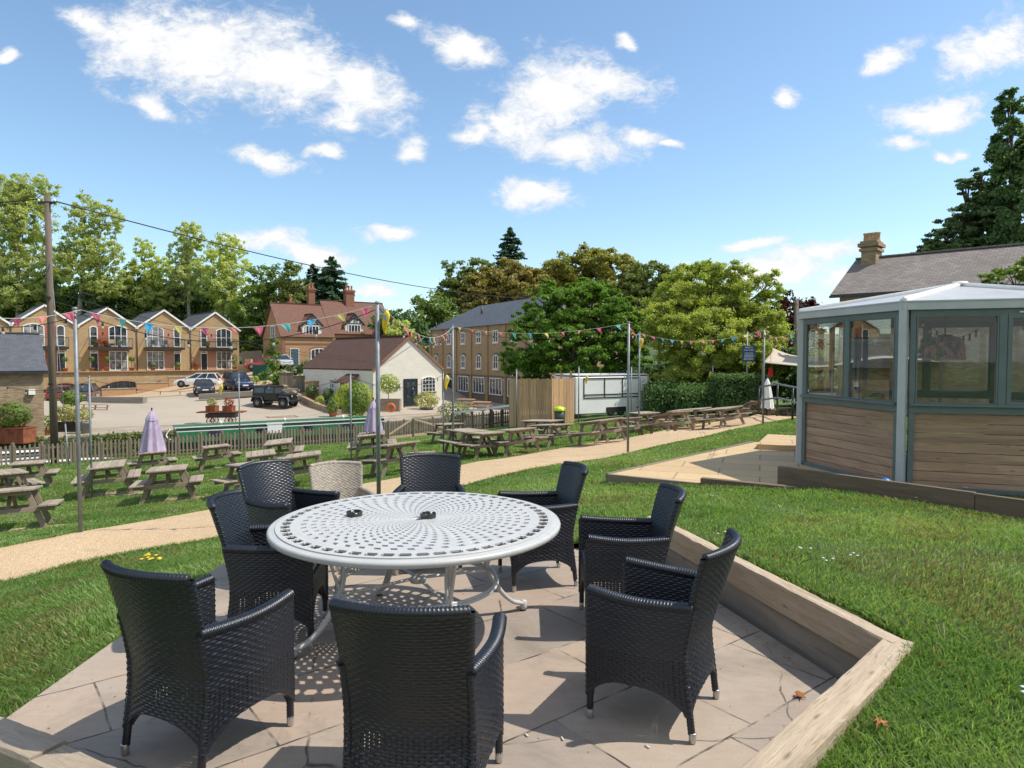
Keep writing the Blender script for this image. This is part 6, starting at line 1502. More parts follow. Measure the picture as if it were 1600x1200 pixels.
# ================================================================ cars
def car(lab, loc, rz, L=4.3, W=1.8, H=1.5, paint=(.02, .02, .025), kind='hatch', name='parked_car', plate='white', front_sun=0):
    g = G('car_paint'); g.bsdf(lin(paint), .25, spec=.6, extra={'Coat Weight': 1.0, 'Coat Roughness': .05}, metal=.15); PM = g.m
    root = thing(name, lab, 'car', loc, rz, 'cars parked beyond the canal')
    P_ = {'hatch': dict(b=[(-.5, .42), (-.49, .62), (-.45, .90), (-.3, .95), (0, .95), (.2, .93), (.42, .80), (.485, .62), (.5, .40)], c=(-.47, .23), r=(-.40, .02)),
          'estate': dict(b=[(-.5, .42), (-.49, .62), (-.47, .90), (-.3, .94), (0, .93), (.2, .90), (.42, .76), (.485, .60), (.5, .40)], c=(-.475, .22), r=(-.40, .0)),
          'suv': dict(b=[(-.5, .5), (-.495, .7), (-.47, 1.02), (-.3, 1.07), (0, 1.07), (.2, 1.06), (.42, .95), (.485, .75), (.5, .5)], c=(-.485, .22), r=(-.43, .04)),
          'mini': dict(b=[(-.5, .42), (-.49, .62), (-.46, .88), (-.3, .93), (0, .93), (.22, .92), (.42, .86), (.485, .66), (.5, .40)], c=(-.46, .22), r=(-.38, .08))}[kind]
    zb = .22; m = MB(); vs = []; fs = []
    for (x, zt) in P_['b']:
        w = W / 2 * (1 - .16 * (abs(x) * 2) ** 6); k = zt * .98
        pr = [(w * .90, zb), (w * .98, zb + .14), (w, zb + (k - zb) * .55), (w * .965, k - .03), (w * .86, k + .01), (w * .4, k + .035)]
        ring = [(x * L, -a, z) for a, z in pr] + [(x * L, a, z) for a, z in reversed(pr)]; vs += ring
    n = 12
    for i in range(len(P_['b']) - 1):
        for j in range(n): j2 = (j + 1) % n; fs.append((i * n + j, i * n + j2, (i + 1) * n + j2, (i + 1) * n + j))
    fs.append(tuple(range(n))); fs.append(tuple(reversed(range((len(P_['b']) - 1) * n, len(P_['b']) * n))))
    m.add(vs, fs, None, 0, False); body = m.build('body', PM, root); body.modifiers.new('sub', 'BEVEL').width = .03
    zbelt = P_['b'][4][1] - .02; (ca, cb), (ra2, rb2) = P_['c'], P_['r']; wb, wr = W / 2 * .90, W / 2 * .70
    vs = [(ca * L, -wb, zbelt), (cb * L, -wb, zbelt), (cb * L, wb, zbelt), (ca * L, wb, zbelt), (ra2 * L, -wr, H - .04), (rb2 * L, -wr, H - .04), (rb2 * L, wr, H - .04), (ra2 * L, wr, H - .04)]
    m = MB(); m.add(vs, [(0, 1, 5, 4), (1, 2, 6, 5), (2, 3, 7, 6), (3, 0, 4, 7), (4, 5, 6, 7), (3, 2, 1, 0)]); m.build('window', MAT['car_glass'], root)
    V_ = [Vector(v) for v in vs]; 
    for a, b in ((0, 4), (1, 5), (2, 6), (3, 7)): m = MB(); m.beam(V_[a], V_[b], .08, .07); m.build('pillar', PM, root)
    for s in (0, 1):
        for t in (.36, .68):
            a = V_[0 if s == 0 else 3].lerp(V_[1 if s == 0 else 2], t); b = V_[4 if s == 0 else 7].lerp(V_[5 if s == 0 else 6], t * .96); m = MB(); m.beam(a, b, .05, .06); m.build('pillar', PM, root)
    m = MB(); m.box(((ra2 + rb2) / 2 * L, 0, H - .02), ((rb2 - ra2) * L + .1, wr * 2 + .06, .06), tap=.94); m.build('roof', PM, root, bevel=.02)
    for x in (-.31, .32):
        for s in (-1, 1):
            M_ = Matrix.Translation((x * L, s * (W / 2 - .10), .32)) @ Matrix.Rotation(R(90), 4, 'X'); m = MB(); m.lathe([(.20, -.11), (.30, -.11), (.325, -.06), (.325, .06), (.30, .115), (.20, .115)], (0, 0, 0), 22, M=M_); w_ = m.build('wheel', MAT['rubber'], root)
            m = MB(); m.lathe([(0, .105), (.05, .11), (.20, .10), (.21, 0), (.20, -.10), (.05, -.11), (0, -.105)], (0, 0, 0), 14, M=M_); m.build('rim', MAT['steel'], w_)
            m = MB(); m.lathe([(.33, -.10), (.39, -.10), (.39, .104), (.33, .104)], (0, 0, 0), 22, M=M_); m.build('wheel_arch', MAT['black_metal'], root)
    zl = P_['b'][7][1]
    for s in (-1, 1):
        m = MB(); m.box((L * .475, s * W * .34, zl + .03), (.12, .30, .14)); m.build('headlight', MAT['bulb_glass'], root, bevel=.03)
        m = MB(); m.box((-L * .488, s * W * .38, .78), (.06, .2, .2)); m.build('tail_light', MAT['red_cloth'], root, bevel=.02)
        m = MB(); m.box((cb * L - .15, s * (W / 2 + .06), zbelt + .08), (.12, .18, .12)); m.build('wing_mirror', PM, root, bevel=.03)
    m = MB(); m.box((L * .497, 0, .48), (.03, .52, .11)); m.build('number_plate', MAT['white_paint'], root); m = MB(); m.box((-L * .497, 0, .62), (.03, .52, .11)); m.build('number_plate', MAT['flag_yellow'] if False else m_plain('rear_plate', (.75, .55, .03), .5), root)
    m = MB(); m.box((L * .49, 0, .56), (.04, W * .5, .10)); m.build('grille', MAT['black_metal'], root)
    return root
def carat(px, py, D, heading, **k):
    p = at(px, py, D); p.z = h1(p.x, p.y) + .06; return car(loc=tuple(p), rz=heading, **k)
carat(310, 604, 73, R(188), lab='white estate car parked by the brick ramp', L=4.6, W=1.8, H=1.46, paint=(.8, .8, .8), kind='estate')
carat(319, 616, 66.5, R(-62), lab='small black hatchback between the white estate and the old timber beam', L=3.85, W=1.75, H=1.42, paint=(.03, .033, .04), kind='mini')
carat(372, 610, 67, R(-50), lab='dark blue people carrier parked beside the yellow bag', L=4.4, W=1.82, H=1.72, paint=(.008, .018, .06), kind='suv')
carat(137, 626, 69.5, R(112), lab='dark grey off roader seen from the rear before the brick arch', L=4.6, W=1.9, H=1.78, paint=(.05, .055, .075), kind='suv')
carat(101, 625, 71, R(95), lab='dark red car half hidden behind the telegraph pole', L=4.2, W=1.8, H=1.5, paint=(.25, .01, .015), kind='hatch')
carat(411, 577, 84, R(-160), lab='bright red car behind the brick wall near the red roofed house', L=4.2, W=1.8, H=1.5, paint=(.4, .01, .015), kind='hatch')
carat(440, 576, 82, R(-55), lab='silver car parked in front of the red roofed house', L=4.3, W=1.8, H=1.45, paint=(.5, .52, .53), kind='hatch')
# black open top style 4x4
jp = at(430, 637, 59.5); jp.z = h1(jp.x, jp.y) + .05; J = thing('parked_car', 'black two door off roader with a spare wheel, alone on the pale car park', 'car', tuple(jp), R(-14), 'cars parked beyond the canal')
g = G('jeep_paint'); g.bsdf(lin((.012, .012, .013)), .3, spec=.5); JP = g.m
m = MB(); m.box((-.55, 0, .98), (2.35, 1.55, .62)); m.box((1.15, 0, .98), (1.35, 1.25, .50), tap=.97); m.box((1.86, 0, .92), (.10, 1.15, .55)); m.box((.2, 0, .66), (3.6, .9, .25)); m.build('body', JP, J, bevel=.05)
m = MB(); m.box((-.62, 0, 1.52), (2.15, 1.46, .50), tap=.93); m.build('window', MAT['car_glass'], J)
m = MB(); m.box((-.64, 0, 1.81), (2.1, 1.44, .12)); 
for x in (-1.66, -.55, .38):
    for s in (-1, 1): m.beam((x, s * .735, 1.26), (x + (-.04 if x > 0 else .03), s * .69, 1.8), .06, .10, up=(0, 1, 0))
m.build('roof', JP, J, bevel=.04)
for x in (-1.2, 1.28):
    for s in (-1, 1):
        M_ = Matrix.Translation((x, s * .78, .43)) @ Matrix.Rotation(R(90), 4, 'X'); m = MB(); m.lathe([(.22, -.14), (.39, -.14), (.43, -.09), (.43, .09), (.39, .14), (.22, .14)], (0, 0, 0), 24, M=M_); w_ = m.build('wheel', MAT['rubber'], J, bevel=0); m = MB(); m.lathe([(0, .13), (.22, .12), (.22, -.12), (0, -.13)], (0, 0, 0), 10, M=M_); m.build('rim', MAT['steel'], w_)
        m = MB(); q = [(-.55, .0), (-.40, .36), (.40, .36), (.58, -.02)]; 
        for (a, b) in zip(q[:-1], q[1:]): m.beam((x + a[0], s * .80, .60 + a[1]), (x + b[0], s * .80, .60 + b[1]), .30, .06, up=(0, 1, 0) if False else (0, 0, 1))
        m.build('fender', m_plain('fender_grey', (.07, .07, .075), .6), J)
M_ = Matrix.Translation((-1.90, .1, 1.05)) @ Matrix.Rotation(R(90), 4, 'Y'); m = MB(); m.lathe([(0, -.12), (.39, -.12), (.42, 0), (.39, .12), (0, .12)], (0, 0, 0), 24, M=M_); m.build('spare_wheel', MAT['rubber'], J)
m = MB(); m.box((2.0, 0, .62), (.16, 1.6, .18)); m.box((-1.85, 0, .58), (.14, 1.5, .16)); m.box((.2, -.86, .50), (1.5, .10, .08)); m.build('bumper', MAT['black_metal'], J, bevel=.03)
for s in (-1, 1): m = MB(); m.lathe([(0, 0), (.09, 0), (.09, .03), (0, .04)], (0, 0, 0), 14, M=Matrix.Translation((1.91, s * .42, 1.0)) @ Matrix.Rotation(R(90), 4, 'Y')); m.build('headlight', MAT['bulb_glass'], J)
# ================================================================ car park furniture
def obj1(name, m, mat, lab, cat, bevel=0, group=None): o = m.build(name, mat, bevel=bevel); return tag(o, lab, cat, group)
def gq(px, py, D): p = at(px, py, D); p.z = h1(p.x, p.y); return p
a, b = gq(140, 632, 63), gq(227, 633, 61); m = MB(); m.beam(a + Vector((0, 0, .35)), b + Vector((0, 0, .35)), .5, .5); obj1('timber_baulk', m, MAT['baulk'], 'massive grey timber beam lying on the car park behind the tan bench', 'timber beam', .03)
a, b = gq(311, 623, 62), gq(470, 617, 64); m = MB(); m.beam(a + Vector((0, 0, .38)), b + Vector((0, 0, .38)), .5, .5); obj1('timber_baulk', m, MAT['baulk'], 'long pale timber beam lying in front of the small black car', 'timber beam', .03)
def bench(px0, px1, py, D, lab):
    a, b = gq(px0, py, D), gq(px1, py + .5, D - .6); c = (a + b) / 2; r_ = thing('slatted_bench', lab, 'bench', tuple(c), math.atan2((b - a).y, (b - a).x)); L = (b - a).length; m = MB()
    for k in (-.15, 0, .15): m.beam((-L / 2, k, .45), (L / 2, k, .45), .13, .05)
    m.build('seat', MAT['sleeper'], r_)
    for x in (-L * .42, 0, L * .42):
        m = MB(); m.beam((x - .1, 0, 0), (x, 0, .43), .1, .08, up=(0, 1, 0)); m.build('leg', MAT['sleeper'], r_)
    m = MB(); m.beam((-L * .42, 0, .2), (L * .42, 0, .2), .05, .05); m.build('stretcher', MAT['sleeper'], r_)
bench(128, 172, 642, 56, 'tan wooden bench in front of the left timber beam')
for k, (px, py, D, lab) in enumerate(((728, 634, 62, 'pale picnic table on the yard left of the other by the mill'), (752, 637, 59, 'pale picnic table on the yard nearest the mill windows'))):
    p = gq(px, py, D); o = dup(pt0, tuple(p), R(70), lab, 'pale picnic tables on the mill yard'); o.rotation_mode = 'XYZ'; o.rotation_euler = (0, 0, R(75))
    for ch in o.children:
        ch.data = ch.data.copy(); ch.data.materials[0] = MAT['fence_new']
# flatbed trolley with two planters
tq = gq(347, 661, 46); tz = tq.z; tr2 = thing('flatbed_trolley', 'old iron wheeled flatbed trolley with a rusty red platform', 'trolley', tuple(tq), R(6)); m = MB(); m.box((0, 0, .85), (3.0, 1.0, .07)); m.build('platform', MAT['rust_red'], tr2); m = MB(); m.box((0, 0, .62), (1.9, .8, .28)); m.build('chassis', MAT['black_metal'], tr2)
for x in (-.62, .55):
    for s in (-1, 1):
        M_ = Matrix.Translation((x, s * .42, .27)) @ Matrix.Rotation(R(90), 4, 'X'); m = MB(); m.lathe([(.22, -.03), (.27, -.03), (.27, .03), (.22, .03), (.22, -.03)], (0, 0, 0), 24, M=M_)
        for k in range(6): m.beam(M_ @ Vector((0, 0, 0)), M_ @ Vector((.24 * math.cos(k * 1.047), .24 * math.sin(k * 1.047), 0)), .03, .03)
        m.build('wheel', MAT['rust_red'], tr2)
for k, (dx, lab) in enumerate(((-.62, 'rusty box planter with spiky plants on the left of the flatbed trolley'), (.50, 'rusty box planter with spiky plants on the right of the flatbed trolley'))):
    pot_plant(tq.x + dx, tq.y - .05, tz + .89, .32, .38, .34, .6, lab, 'corten', 'leaf_red' if k else 'leaf_grassy', 0, 40 + k, 'box_planter', 300, True, .05)
ty = thing('tyre', 'black tyre lying on the quay left of the flatbed trolley', 'tyre', tuple(gq(302, 668, 43.2) + Vector((0, 0, .14)))); m = MB(); m.lathe([(.28, -.14), (.5, -.16), (.58, -.08), (.58, .08), (.5, .16), (.28, .14), (.26, 0), (.28, -.14)], (0, 0, 0), 28); m.build('rubber_ring', MAT['rubber'], ty)
# quay planters on the left
q = gq(18, 686, 36.6); pot_plant(q.x, q.y, q.z, 1.0, .85, 1.1, 1.5, 'rust brown steel trough planter full of leafy plants on the left quay', 'corten', 'leaf_mid', 0, 50, 'trough_planter', 900, True, .09, flat=.5)
q = gq(106, 670, 41); pot_plant(q.x, q.y, q.z, .85, .55, .85, 1.2, 'dark trough planter with reddish grasses behind the telegraph pole', 'black_metal', 'leaf_grassy', 0, 51, 'trough_planter', 700, True, .07, flat=.5)
q = gq(134, 674, 40); pot_plant(q.x, q.y, q.z, .3, .7, .45, 1.0, 'grey barrel planter with pale green leaves beside the dark trough', 'plastic_grey', 'leaf_grassy', 0, 52, s=.07)
q = gq(70, 674, 39.2); pot_plant(q.x, q.y, q.z, .3, .4, .5, .9, 'terracotta pot with leafy plant by the corner of the old brick building', 'terracotta', 'leaf_mid', 0, 53, s=.07)
q = gq(112, 651, 50); pot_plant(q.x, q.y, q.z, .35, .5, .75, 1.2, 'bright green round headed bush in a grey tub behind the tall post', 'plastic_grey', 'leaf_mid', .4, 54, s=.11, n=700)
q = gq(26, 684, 37.6)
# cottage surroundings
def low_wall(pts, h, w, mat, lab, name='low_wall'):
    m = MB(auto=True)
    for a, b in zip(pts[:-1], pts[1:]): m.beam(Vector((a.x, a.y, a.z + h / 2 - .1)), Vector((b.x, b.y, b.z + h / 2 - .1)), w, h)
    return obj1(name, m, MAT[mat], lab, 'wall')
low_wall([gq(442, 612, 66), gq(470, 620, 62), gq(500, 630, 57.5), (gq(530, 641, 53))], .55, .35, 'brick_old', 'low stone edging wall running down beside the cottage planting')
for k, (px, py, D, w, h, lab) in enumerate(((448, 610, 66, 1.3, 1.5, 'grey slatted bin screen at the left of the row'), (471, 612, 65, 1.5, 1.5, 'grey slatted bin screen beside the hedge'), (487, 614, 63, 1.2, 1.5, 'tan slatted screen in front of the cottage side'))):
    p = gq(px, py, D); m = MB()
    n = int(w / .1)
    for i in range(n): m.box((-w / 2 + (i + .5) * w / n, 0, h / 2), (w / n * .85, .5, h))
    m.box((0, 0, h + .03), (w + .1, .6, .06)); o = obj1('slatted_screen', m, MAT['fence_grey'] if k < 2 else MAT['fence_new'], lab, 'screen'); o.location = p; o.rotation_euler = (0, 0, R(15))
for k, (px, py, D, r_, hh, lf, lab) in enumerate(((486, 620, 62, .55, 1.2, 'leaf_dark', 'dark shrub in a clay pot beside the tan screen'), (513, 622, 60, .55, 1.3, 'leaf_dark', 'dark shrub in the middle of the cottage side planting'), (546, 636, 55.5, 1.2, 2.2, 'leaf_lime', 'tall yellow green bamboo clump in front of the cottage side'), (564, 636, 54.5, .9, 2.3, 'leaf_lime', 'tall yellow green bamboo clump nearest the cottage corner'), (528, 634, 56.5, .7, 1.3, 'leaf_mid', 'bushy green shrub left of the bamboo'), (500, 628, 59, .4, .7, 'leaf_lime', 'small yellow green plant on the low wall'), (520, 645, 52, .5, 1.3, 'leaf_mid', 'young loose shrub by the quay left of the thin post'), (557, 660, 48.2, .9, 2.9, 'leaf_mid', 'slender leafy shrub by the quay behind the thin post'))):
    p = gq(px, py, D); pot_plant(p.x, p.y, p.z, .3, .35, r_, hh, lab, 'terracotta', lf, 0, 60 + k, 'shrub', int(500 * r_ * hh), s=.10)
p = gq(607, 641, 55.8); pot_plant(p.x, p.y, p.z, 1.0, 1.0, .95, 1.7, 'wooden crate planter with a round bay tree at the cottage door', 'weathered', 'leaf_lime', .55, 80, 'box_planter', 650, True, .1, flat=.5)
q = at(611, 637, 55.0); m = MB(); m.lathe([(.24, -.05), (.33, -.07), (.38, 0), (.33, .07), (.24, .05), (.22, 0), (.24, -.05)], (0, 0, 0), 26, M=Matrix.Rotation(R(90), 4, 'X')); o = obj1('life_ring', m, MAT['orange'], 'orange life ring hung on the crate planter by the cottage', 'life ring'); o.location = (q.x, q.y - .1, q.z)
p = gq(667, 640, 57.5); pot_plant(p.x, p.y, p.z, .6, .2, 1.1, 1.5, 'mound of pale grasses under the cottage window', 'plastic_grey', 'leaf_grassy', 0, 81, 'shrub', 700, s=.09)
p = gq(710, 655, 47); pot_plant(p.x, p.y, p.z, .6, .2, 1.2, 1.4, 'grey green bush by the canal right of the cottage', 'plastic_grey', 'leaf_olive', 0, 82, 'shrub', 700, s=.08)
p = gq(408, 600, 72); m = MB(); m.box((0, 0, .85), (1.5, .8, 1.6)); m.box((0, 0, 1.68), (1.6, .9, .1)); m.box((0, -.41, .85), (.04, .03, 1.4)); o = obj1('service_cabinet', m, MAT['cabinet_green'], 'dark green service cabinet between the bushes', 'cabinet', .02); o.location = p

# manhole frame and a few joints on the car park
q = gq(441, 650, 52); m = MB(); 
for (x, y, w, d) in ((0, -.55, 2.2, .09), (0, .55, 2.2, .09), (-1.06, 0, .09, 1.02), (1.06, 0, .09, 1.02)): m.box((x, y, .02), (w, d, .03))
m.box((0, 0, .012), (2.0, 1.0, .02), mat=1); o = m.build('inspection_cover', [MAT['corten'], MAT['quay_stone']]); o.location = (q.x, q.y, q.z + .02); o.rotation_euler = (0, 0, R(31)); tag(o, 'rusty framed inspection cover set in the quay paving', 'manhole cover')
m = MB()
for i in range(-30, 40, 2):
    a, b = uvp(i, V_QUAY + .28, 0), uvp(i + 1.97, V_QUAY + .28, 0); m.beam((a.x, a.y, float(ev(FARF, a.x, a.y)) + .03), (b.x, b.y, float(ev(FARF, b.x, b.y)) + .03), .55, .14)
tag(m.build('quay_coping', MAT['coping']), kind='structure')
# ================================================================ trees
def crown_pts(blobs, s, cover, seed, flat=.75, tight=1.0, shell=.55):
    r = np.random.default_rng(seed); P_ = []; N_ = []
    for (c, rx, ry, rz) in blobs:
        Rm = (rx * ry * rz) ** (1 / 3); area = 4 * math.pi * ((rx * rz + rx * ry + ry * rz) / 3); n = int(cover * area / (s * s * 1.25))
        K = max(8, int(14 * tight * (Rm / max(.5, s * 4)) ** 1.1)); K = min(K, 160)
        d = r.normal(size=(K, 3)); d /= np.linalg.norm(d, axis=1)[:, None]; rad = (shell + (1.04 - shell) * r.random((K, 1)) ** .6) * np.where(r.random((K, 1)) < .16, r.uniform(1.05, 1.22, (K, 1)), 1)
        cc = d * rad * np.array([rx, ry, rz]) + np.array(c); sg = .62 * Rm / K ** .42 * (1.25 - .35 * tight)
        w = r.uniform(.5, 1.5, K); cnt = np.maximum(3, (n * w / w.sum())).astype(int)
        for k in range(K):
            o = r.normal(size=(cnt[k], 3)) * sg * np.array([1, 1, flat]); P_.append(cc[k] + o); nn = d[k] * .9 + o / (sg * 1.6) * .55 + np.array([0, 0, .35]); N_.append(nn)
    P_ = np.concatenate(P_); N_ = np.concatenate(N_); N_ /= np.linalg.norm(N_, axis=1)[:, None] + 1e-9; return P_, N_, r
def tree(lab, D, ells, leaf, base=None, s=None, cover=1.3, seed=1, cat='tree', name='tree', group=None, bark='bark', tr=.3, depth=1.0, flat=.75, limbs=True, aspect=.62, tight=1.0, shell=.55, zcut=None, jit=.75):
    bx, by_ = base if base else (ells[0][0], 640)
    p = at(bx, by_, D); p.z = h1(p.x, p.y); root = thing(name, lab, cat, tuple(p), 0, group); blobs = []; rr = random.Random(seed)
    for e in ells:
        px, py, rx, ry = e[:4]; dd = e[4] if len(e) > 4 else rr.uniform(-.25, .25) * rx / F * D * 1.5; c = at(px, py, D + dd) - p; k = (D + dd) / F; blobs.append((tuple(c), rx * k, (rx + ry) / 2 * k * depth, ry * k))
    s = (s or D * .0029) * .80; P_, N_, r = crown_pts(blobs, s, cover * 1.25, seed, flat, tight, shell)
    keep = P_[:, 2] > (.15 if zcut is None else zcut); P_, N_ = P_[keep], N_[keep]
    leafmesh('crown', P_, N_, s, MAT[leaf], root, r, aspect, jit)
    m = MB(); top = max(b[0][2] + b[3] * .5 for b in blobs); tx = np.mean([b[0][0] for b in blobs]); ty_ = np.mean([b[0][1] for b in blobs]); H = max(top, 1)
    pts_t = [Vector((0, 0, -.3)), Vector((0, 0, 0)), Vector((tx * .25, ty_ * .2, H * .3)), Vector((tx * .6, ty_ * .5, H * .6)), Vector((tx * .85, ty_ * .8, H * .8))]
    m.tube(pts_t, [tr * 1.35, tr * 1.1, tr * .85, tr * .5, tr * .12], 9)
    if limbs:
        for (c, rx, ry, rz) in blobs:
            c = Vector(c); hz = max(min(c.z - rz * .6, H * .7), H * .15); t = hz / H; st = Vector((tx * t, ty_ * t * .8, hz)) if t > .3 else Vector((0, 0, hz)); mid = st.lerp(c, .5) + Vector((0, 0, -.06 * H)); m.tube([st, mid, c + Vector((0, 0, rz * .3))], [tr * .4, tr * .26, tr * .08], 6)
            for k in range(4):
                a = rr.uniform(0, 6.28); e_ = c + Vector((math.cos(a) * rx * .75, math.sin(a) * ry * .75, rr.uniform(-.2, .7) * rz)); m.tube([c.lerp(mid, .5), c.lerp(e_, .5) + Vector((0, 0, -.1)), e_], [tr * .2, tr * .11, tr * .04], 5)
    m.build('trunk', MAT[bark], root); return root
def conifer(lab, D, px, ytop, ybase, wpx, leaf='leaf_conifer', seed=1, s=None, layers=22, droop=.35, name='conifer', power=1.0, base_y=None, cover=1.0, group=None, lo=.06):
    p = at(px, base_y or ybase, D); p.z = h1(p.x, p.y); top = at(px, ytop, D).z - p.z; bot = max(.5, at(px, ybase, D).z - p.z); W_ = wpx / F * D; root = thing(name, lab, 'tree', tuple(p), 0, group); r = np.random.default_rng(seed); P_ = []; N_ = []; m = MB(); m.tube([(0, 0, -.2), (0, 0, top * .96)], [.02 * top, .03], 8); s = s or D * .003
    for i in range(layers):
        t = i / (layers - 1); z = bot + (top - bot) * (1 - t); rad = W_ * (lo + (1 - lo) * t ** power) * r.uniform(.85, 1.12); nb_ = int(6 + 7 * t)
        for k in range(nb_):
            a = r.uniform(0, 6.283); L = rad * r.uniform(.7, 1.1); e = np.array([math.cos(a) * L, math.sin(a) * L, z - droop * L + r.uniform(-.2, .2)]); st = np.array([0, 0, z]); n = int(cover * 26 * max(.35, L / max(s * 9, .4))); u = r.random(n) ** .7; q = st + (e - st) * u[:, None] + r.normal(size=(n, 3)) * np.array([.12, .12, .06]) * (.35 + L * .45); P_.append(q); N_.append(np.tile([math.cos(a) * .5, math.sin(a) * .5, .8], (n, 1)))
            if k % 3 == 0: m.tube([tuple(st), tuple(e)], [.012 * top * .4, .02], 4)
    P_ = np.concatenate(P_); N_ = np.concatenate(N_); leafmesh('crown', P_, N_, s, MAT[leaf], root, r, .4, .5); m.build('trunk', MAT['bark'], root); return root
TG = 'tall airy trees behind the terraced houses'
tree('tall airy poplar at the extreme left reaching behind the telegraph pole', 104, [(0, 330, 34, 40), (22, 300, 26, 28), (52, 300, 34, 30), (40, 350, 42, 40), (5, 400, 40, 45), (55, 410, 36, 42), (30, 455, 55, 30)], 'leaf_birch', (30, 560), cover=1.0, s=.21, seed=11, group=TG, bark='bark_pale', tr=.4, tight=1.35, shell=.3)
tree('tall forked airy tree just right of the telegraph pole', 102, [(132, 330, 24, 26), (168, 345, 20, 28), (128, 375, 30, 30), (158, 395, 32, 30), (125, 420, 32, 30), (165, 440, 34, 28), (100, 400, 12, 30)], 'leaf_birch', (122, 560), cover=1.0, s=.21, seed=12, group=TG, bark='bark_pale', tr=.4, tight=1.35, shell=.3)
tree('sparse yellowing tree with bare spikes left of the pair of birches', 106, [(225, 392, 14, 22), (222, 430, 30, 28), (250, 425, 22, 26), (205, 455, 30, 24), (240, 465, 34, 26)], 'leaf_gold', (225, 560), cover=1.1, s=.21, seed=13, group=TG, bark='bark_pale', tr=.25, tight=1.4, shell=.3)
tree('tall round topped birch in the middle of the tree belt', 104, [(296, 368, 24, 22), (290, 400, 26, 26), (300, 430, 32, 28), (285, 455, 30, 24)], 'leaf_birch', (297, 560), cover=1.0, s=.21, seed=14, group=TG, bark='bark_pale', tr=.3, tight=1.4, shell=.3)
tree('golden leaved birch with a pale trunk above the right end terraced house', 102, [(355, 388, 28, 22), (338, 415, 30, 28), (368, 425, 24, 30), (350, 455, 34, 28), (362, 480, 24, 24)], 'leaf_gold', (359, 560), cover=1.05, s=.21, seed=15, group=TG, bark='bark_pale', tr=.28, tight=1.4, shell=.3)
for k, (lab, px, w, yt, lf) in enumerate((('leafy understorey tree at the left edge behind the first house', 15, 70, 462, 'leaf_mid'), ('dense green understorey tree behind the second terraced house', 95, 60, 458, 'leaf_mid'), ('dark green understorey tree behind the topiary house', 165, 55, 466, 'leaf_dark'), ('mid green understorey tree left of the golden birch', 235, 55, 470, 'leaf_mid'),
                           ('shaded understorey tree behind the third terraced house', 295, 50, 468, 'leaf_dark'), ('yellow green understorey tree behind the right end house', 345, 45, 485, 'leaf_mid'))):
    tree(lab, 108, [(px, yt + 10, w, 34), (px - w * .5, yt + 22, w * .6, 34), (px + w * .5, yt + 18, w * .6, 34), (px, yt + 55, w * 1.1, 40), (px - w * .2, yt - 18, w * .4, 22)], lf, (px, 560), cover=1.1, seed=30 + k, group='understorey trees behind the terraced houses')
tree('mid green tree left of the dark conifer behind the red roofed house', 100, [(405, 445, 26, 30), (420, 475, 34, 30), (395, 490, 30, 30), (440, 460, 24, 36), (430, 510, 45, 30), (395, 530, 25, 25)], 'leaf_mid', (415, 560), cover=1.15, seed=16)
tree('darker leafy tree touching the left side of the big conifer', 98, [(455, 440, 22, 26), (462, 470, 30, 30)], 'leaf_olive', (460, 560), cover=1.1, seed=17)
conifer('broad dark conifer behind the two tall chimneys', 100, 520, 404, 560, 50, seed=18, power=.5, layers=34, droop=.15, cover=3)
conifer('second dark conifer merging with the broad one on its left', 102, 490, 415, 560, 36, seed=19, power=.5, layers=30, droop=.15, cover=3)
tree('light green rounded tree left of the brick mill', 95, [(678, 480, 30, 26), (660, 500, 30, 26), (700, 500, 28, 26), (690, 520, 34, 26)], 'leaf_mid', (680, 600), cover=1.2, seed=20)
tree('hedge like bushes between the red roofed house and the mill', 90, [(620, 498, 22, 16), (600, 505, 20, 14), (640, 512, 26, 20), (655, 545, 25, 28), (625, 525, 20, 16)], 'leaf_hedge', (630, 600), cover=1.2, seed=21)
tree('golden bush above the white cottage ridge', 84, [(626, 512, 14, 12), (615, 520, 14, 10), (636, 522, 12, 10)], 'leaf_gold', (625, 600), cover=1.3, seed=22, name='bush', cat='bush', tr=.1)
CH_ = 'big brown tinged chestnut trees behind the mill'
tree('pale olive tree at the left end of the brown chestnuts', 112, [(715, 435, 26, 26), (745, 430, 26, 26), (705, 460, 24, 22), (735, 465, 40, 30)], 'leaf_olive', (730, 600), cover=1.7, seed=23, group=CH_, flat=.5)
tree('rusty brown chestnut behind the mill roof', 108, [(790, 440, 42, 34), (755, 455, 34, 30), (820, 450, 34, 34), (785, 475, 55, 26), (745, 480, 30, 22)], 'leaf_brown', (790, 600), cover=2.2, seed=24, group=CH_, flat=.5)
tree('broad olive brown chestnut, the highest dome of the belt', 112, [(900, 420, 40, 28), (930, 410, 44, 22), (965, 425, 36, 28), (870, 435, 32, 32), (905, 455, 70, 34), (850, 465, 34, 34), (985, 460, 34, 34), (870, 480, 50, 40), (950, 480, 50, 40), (820, 470, 40, 40)], 'leaf_chestnut', (915, 600), cover=2.8, seed=25, group=CH_, flat=.5)
tree('dark olive chestnut between the highest dome and the yellow green tree', 108, [(1020, 440, 38, 26), (1050, 450, 34, 26), (1030, 480, 50, 34), (990, 500, 34, 34), (1090, 440, 34, 26), (1060, 490, 60, 40), (1000, 450, 34, 34)], 'leaf_olive', (1030, 600), cover=2.0, seed=26, group=CH_, flat=.5)
conifer('small dark conifer spire rising above the brown chestnuts', 116, 797, 358, 470, 38, seed=27, power=.6, layers=22, droop=.0, cover=3.2, base_y=560)
